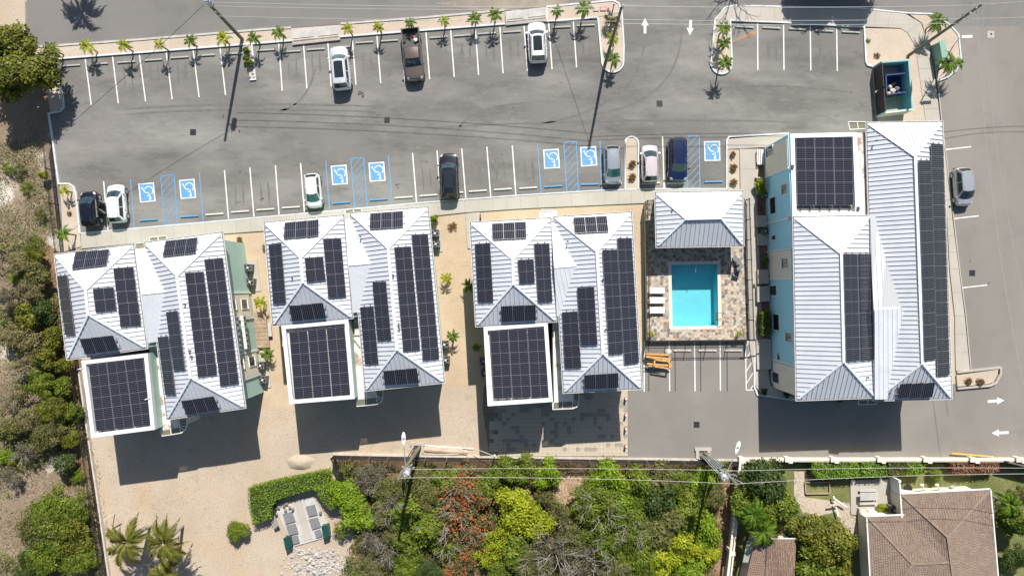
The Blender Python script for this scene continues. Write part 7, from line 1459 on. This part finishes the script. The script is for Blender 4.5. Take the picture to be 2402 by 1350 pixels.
cover('leaf_litter', [(RB, .55), (RL, .35), (RU, .1)], 26000, 'litterleaf', 'brown leaf litter and dead twigs under the scrub', .16, .07, .12)
cover('weeds', [(RB, .4), (RL, .35), (RU, .25)], 22000, 'weed', 'low weeds and seedlings between the bushes', .15, .06, .35)
cover('grass', [([(1742, 1092), (2402, 1092), (2402, 1360), (1720, 1360)], 1)], 24000, 'weed', 'short garden grass around the brown roofed house', .10, .03, .05)
cover('path_debris', [([(250, 1050), (560, 1080), (600, 1340), (270, 1340)], 1.0), ([(640, 950), (1120, 960), (1130, 1060), (640, 1100)], .3), ([(1000, 500), (1120, 500), (1120, 900), (1040, 900)], .2)], 1500, 'litterleaf', 'scattered dead leaves on the gravel yard', .09, .05, .02)
cover('fence_foot_debris', [([(203, 990), (222, 1090), (245, 1270), (262, 1290), (232, 1080), (214, 1020)], 1)], 500, 'litterleaf', 'dead leaves gathered at the foot of the low left wall', .12, .06, .03)
CLEAR = [(1338, 1150, 40, 38), (1055, 1275, 18, 45), (1700, 1230, 22, 100), (130, 620, 26, 80), (20, 850, 26, 60), (85, 1130, 60, 34), (30, 1230, 60, 70)]
def under(name, q, n, m, lab, hh):
    pts = P(q); xs = [v.x for v in pts]; ys = [v.y for v in pts]; C = []; NN = []
    while len(C) < n:
        x = random.uniform(min(xs), max(xs)); y = random.uniform(min(ys), max(ys))
        if not pip(x, y, pts): continue
        ux, uy = CX + x * PPM, CY - y * PPM
        if any(((ux - a) / c_) ** 2 + ((uy - b) / d_) ** 2 < 1 for a, b, c_, d_ in CLEAR): continue
        f = math.sin(x * .55 + 1.3) * math.sin(y * .6 + x * .2) + .5 * math.sin(x * 1.7 + y * 1.1)
        if f < -.25 + random.uniform(-.3, .3): continue
        r = random.uniform(.3, .7); k = random.randint(14, 30); h = hh * random.uniform(.3, 1) * (1 + max(0, f))
        for _ in range(k):
            a = random.random() * 6.283; e = math.sqrt(random.random()); C.append((x + r * e * math.cos(a), y + r * e * math.sin(a), h * (1 - .6 * e * e) + random.gauss(0, .06) + .05)); NN.append((math.cos(a) * e + random.gauss(0, .4), math.sin(a) * e + random.gauss(0, .4), 1))
    C = np.array(C); NN = np.array(NN); NN /= np.linalg.norm(NN, axis=1)[:, None]; k = len(C)
    o = bpy.data.objects.new(name, quads(name, C, NN, .2 * rng.uniform(.5, 1.4, k), .10 * rng.uniform(.5, 1.4, k), M[m])); COL.objects.link(o); stuff(o); o['label'] = lab; o['category'] = 'undergrowth'
for q, nm, kf in ((RB, 'bottom', 1), (RL, 'left', .45)):
    under('undergrowth', q, 22000 * kf, 'green', f'mid green tangle of low shrubs in the {nm} scrub', .7); under('undergrowth', q, 20000 * kf, 'straw' if nm == 'left' else 'olive', f'straw and olive tangle of low shrubs in the {nm} scrub', .9); under('undergrowth', q, 8000 * kf, 'grey', f'greyish dry brush in the {nm} scrub', .8)
# garden details and trees outside the frame that throw their shade in
struct(MB().slab(P([(1890, 1107), (1905, 1107), (1905, 1125), (1890, 1125)], .06), (0, 0, -.05)).build('garden_soil', M['litter']))
for i, (x, y, r, h, c, k) in enumerate([(1912, -88, 46, 5.0, 'green', 'dense'), (1962, -92, 50, 5.3, 'green', 'dense'), (2014, -86, 48, 4.8, 'green', 'dense'), (2056, -90, 42, 5.2, 'green', 'dense')]): bush(x, y, r, c, k, h, desc=f'roadside tree beyond the top edge of the photo, {ORD[i]} from the left', name='roadside_tree', cat='tree', grp='roadside trees beyond the top edge')
bt_ = bush(1750, -105, 60, 'grey', 'sparse', 5.0, bare=1.4, desc='nearly bare roadside tree beyond the top edge', name='roadside_tree', cat='tree')
palm(140, -135, 50, 'tall roadside palm beyond the top edge', 4.6, 'palmg', 14, FC, None, 'coconut_palm', 'palm', 'bark', .13)
pole('utility_pole', 'roadside utility pole beyond the top left corner', (104, -180), (60, -360), 10.9)

for ch in list(bt_.children):
    if ch.name.startswith('crown'): bpy.data.objects.remove(ch)
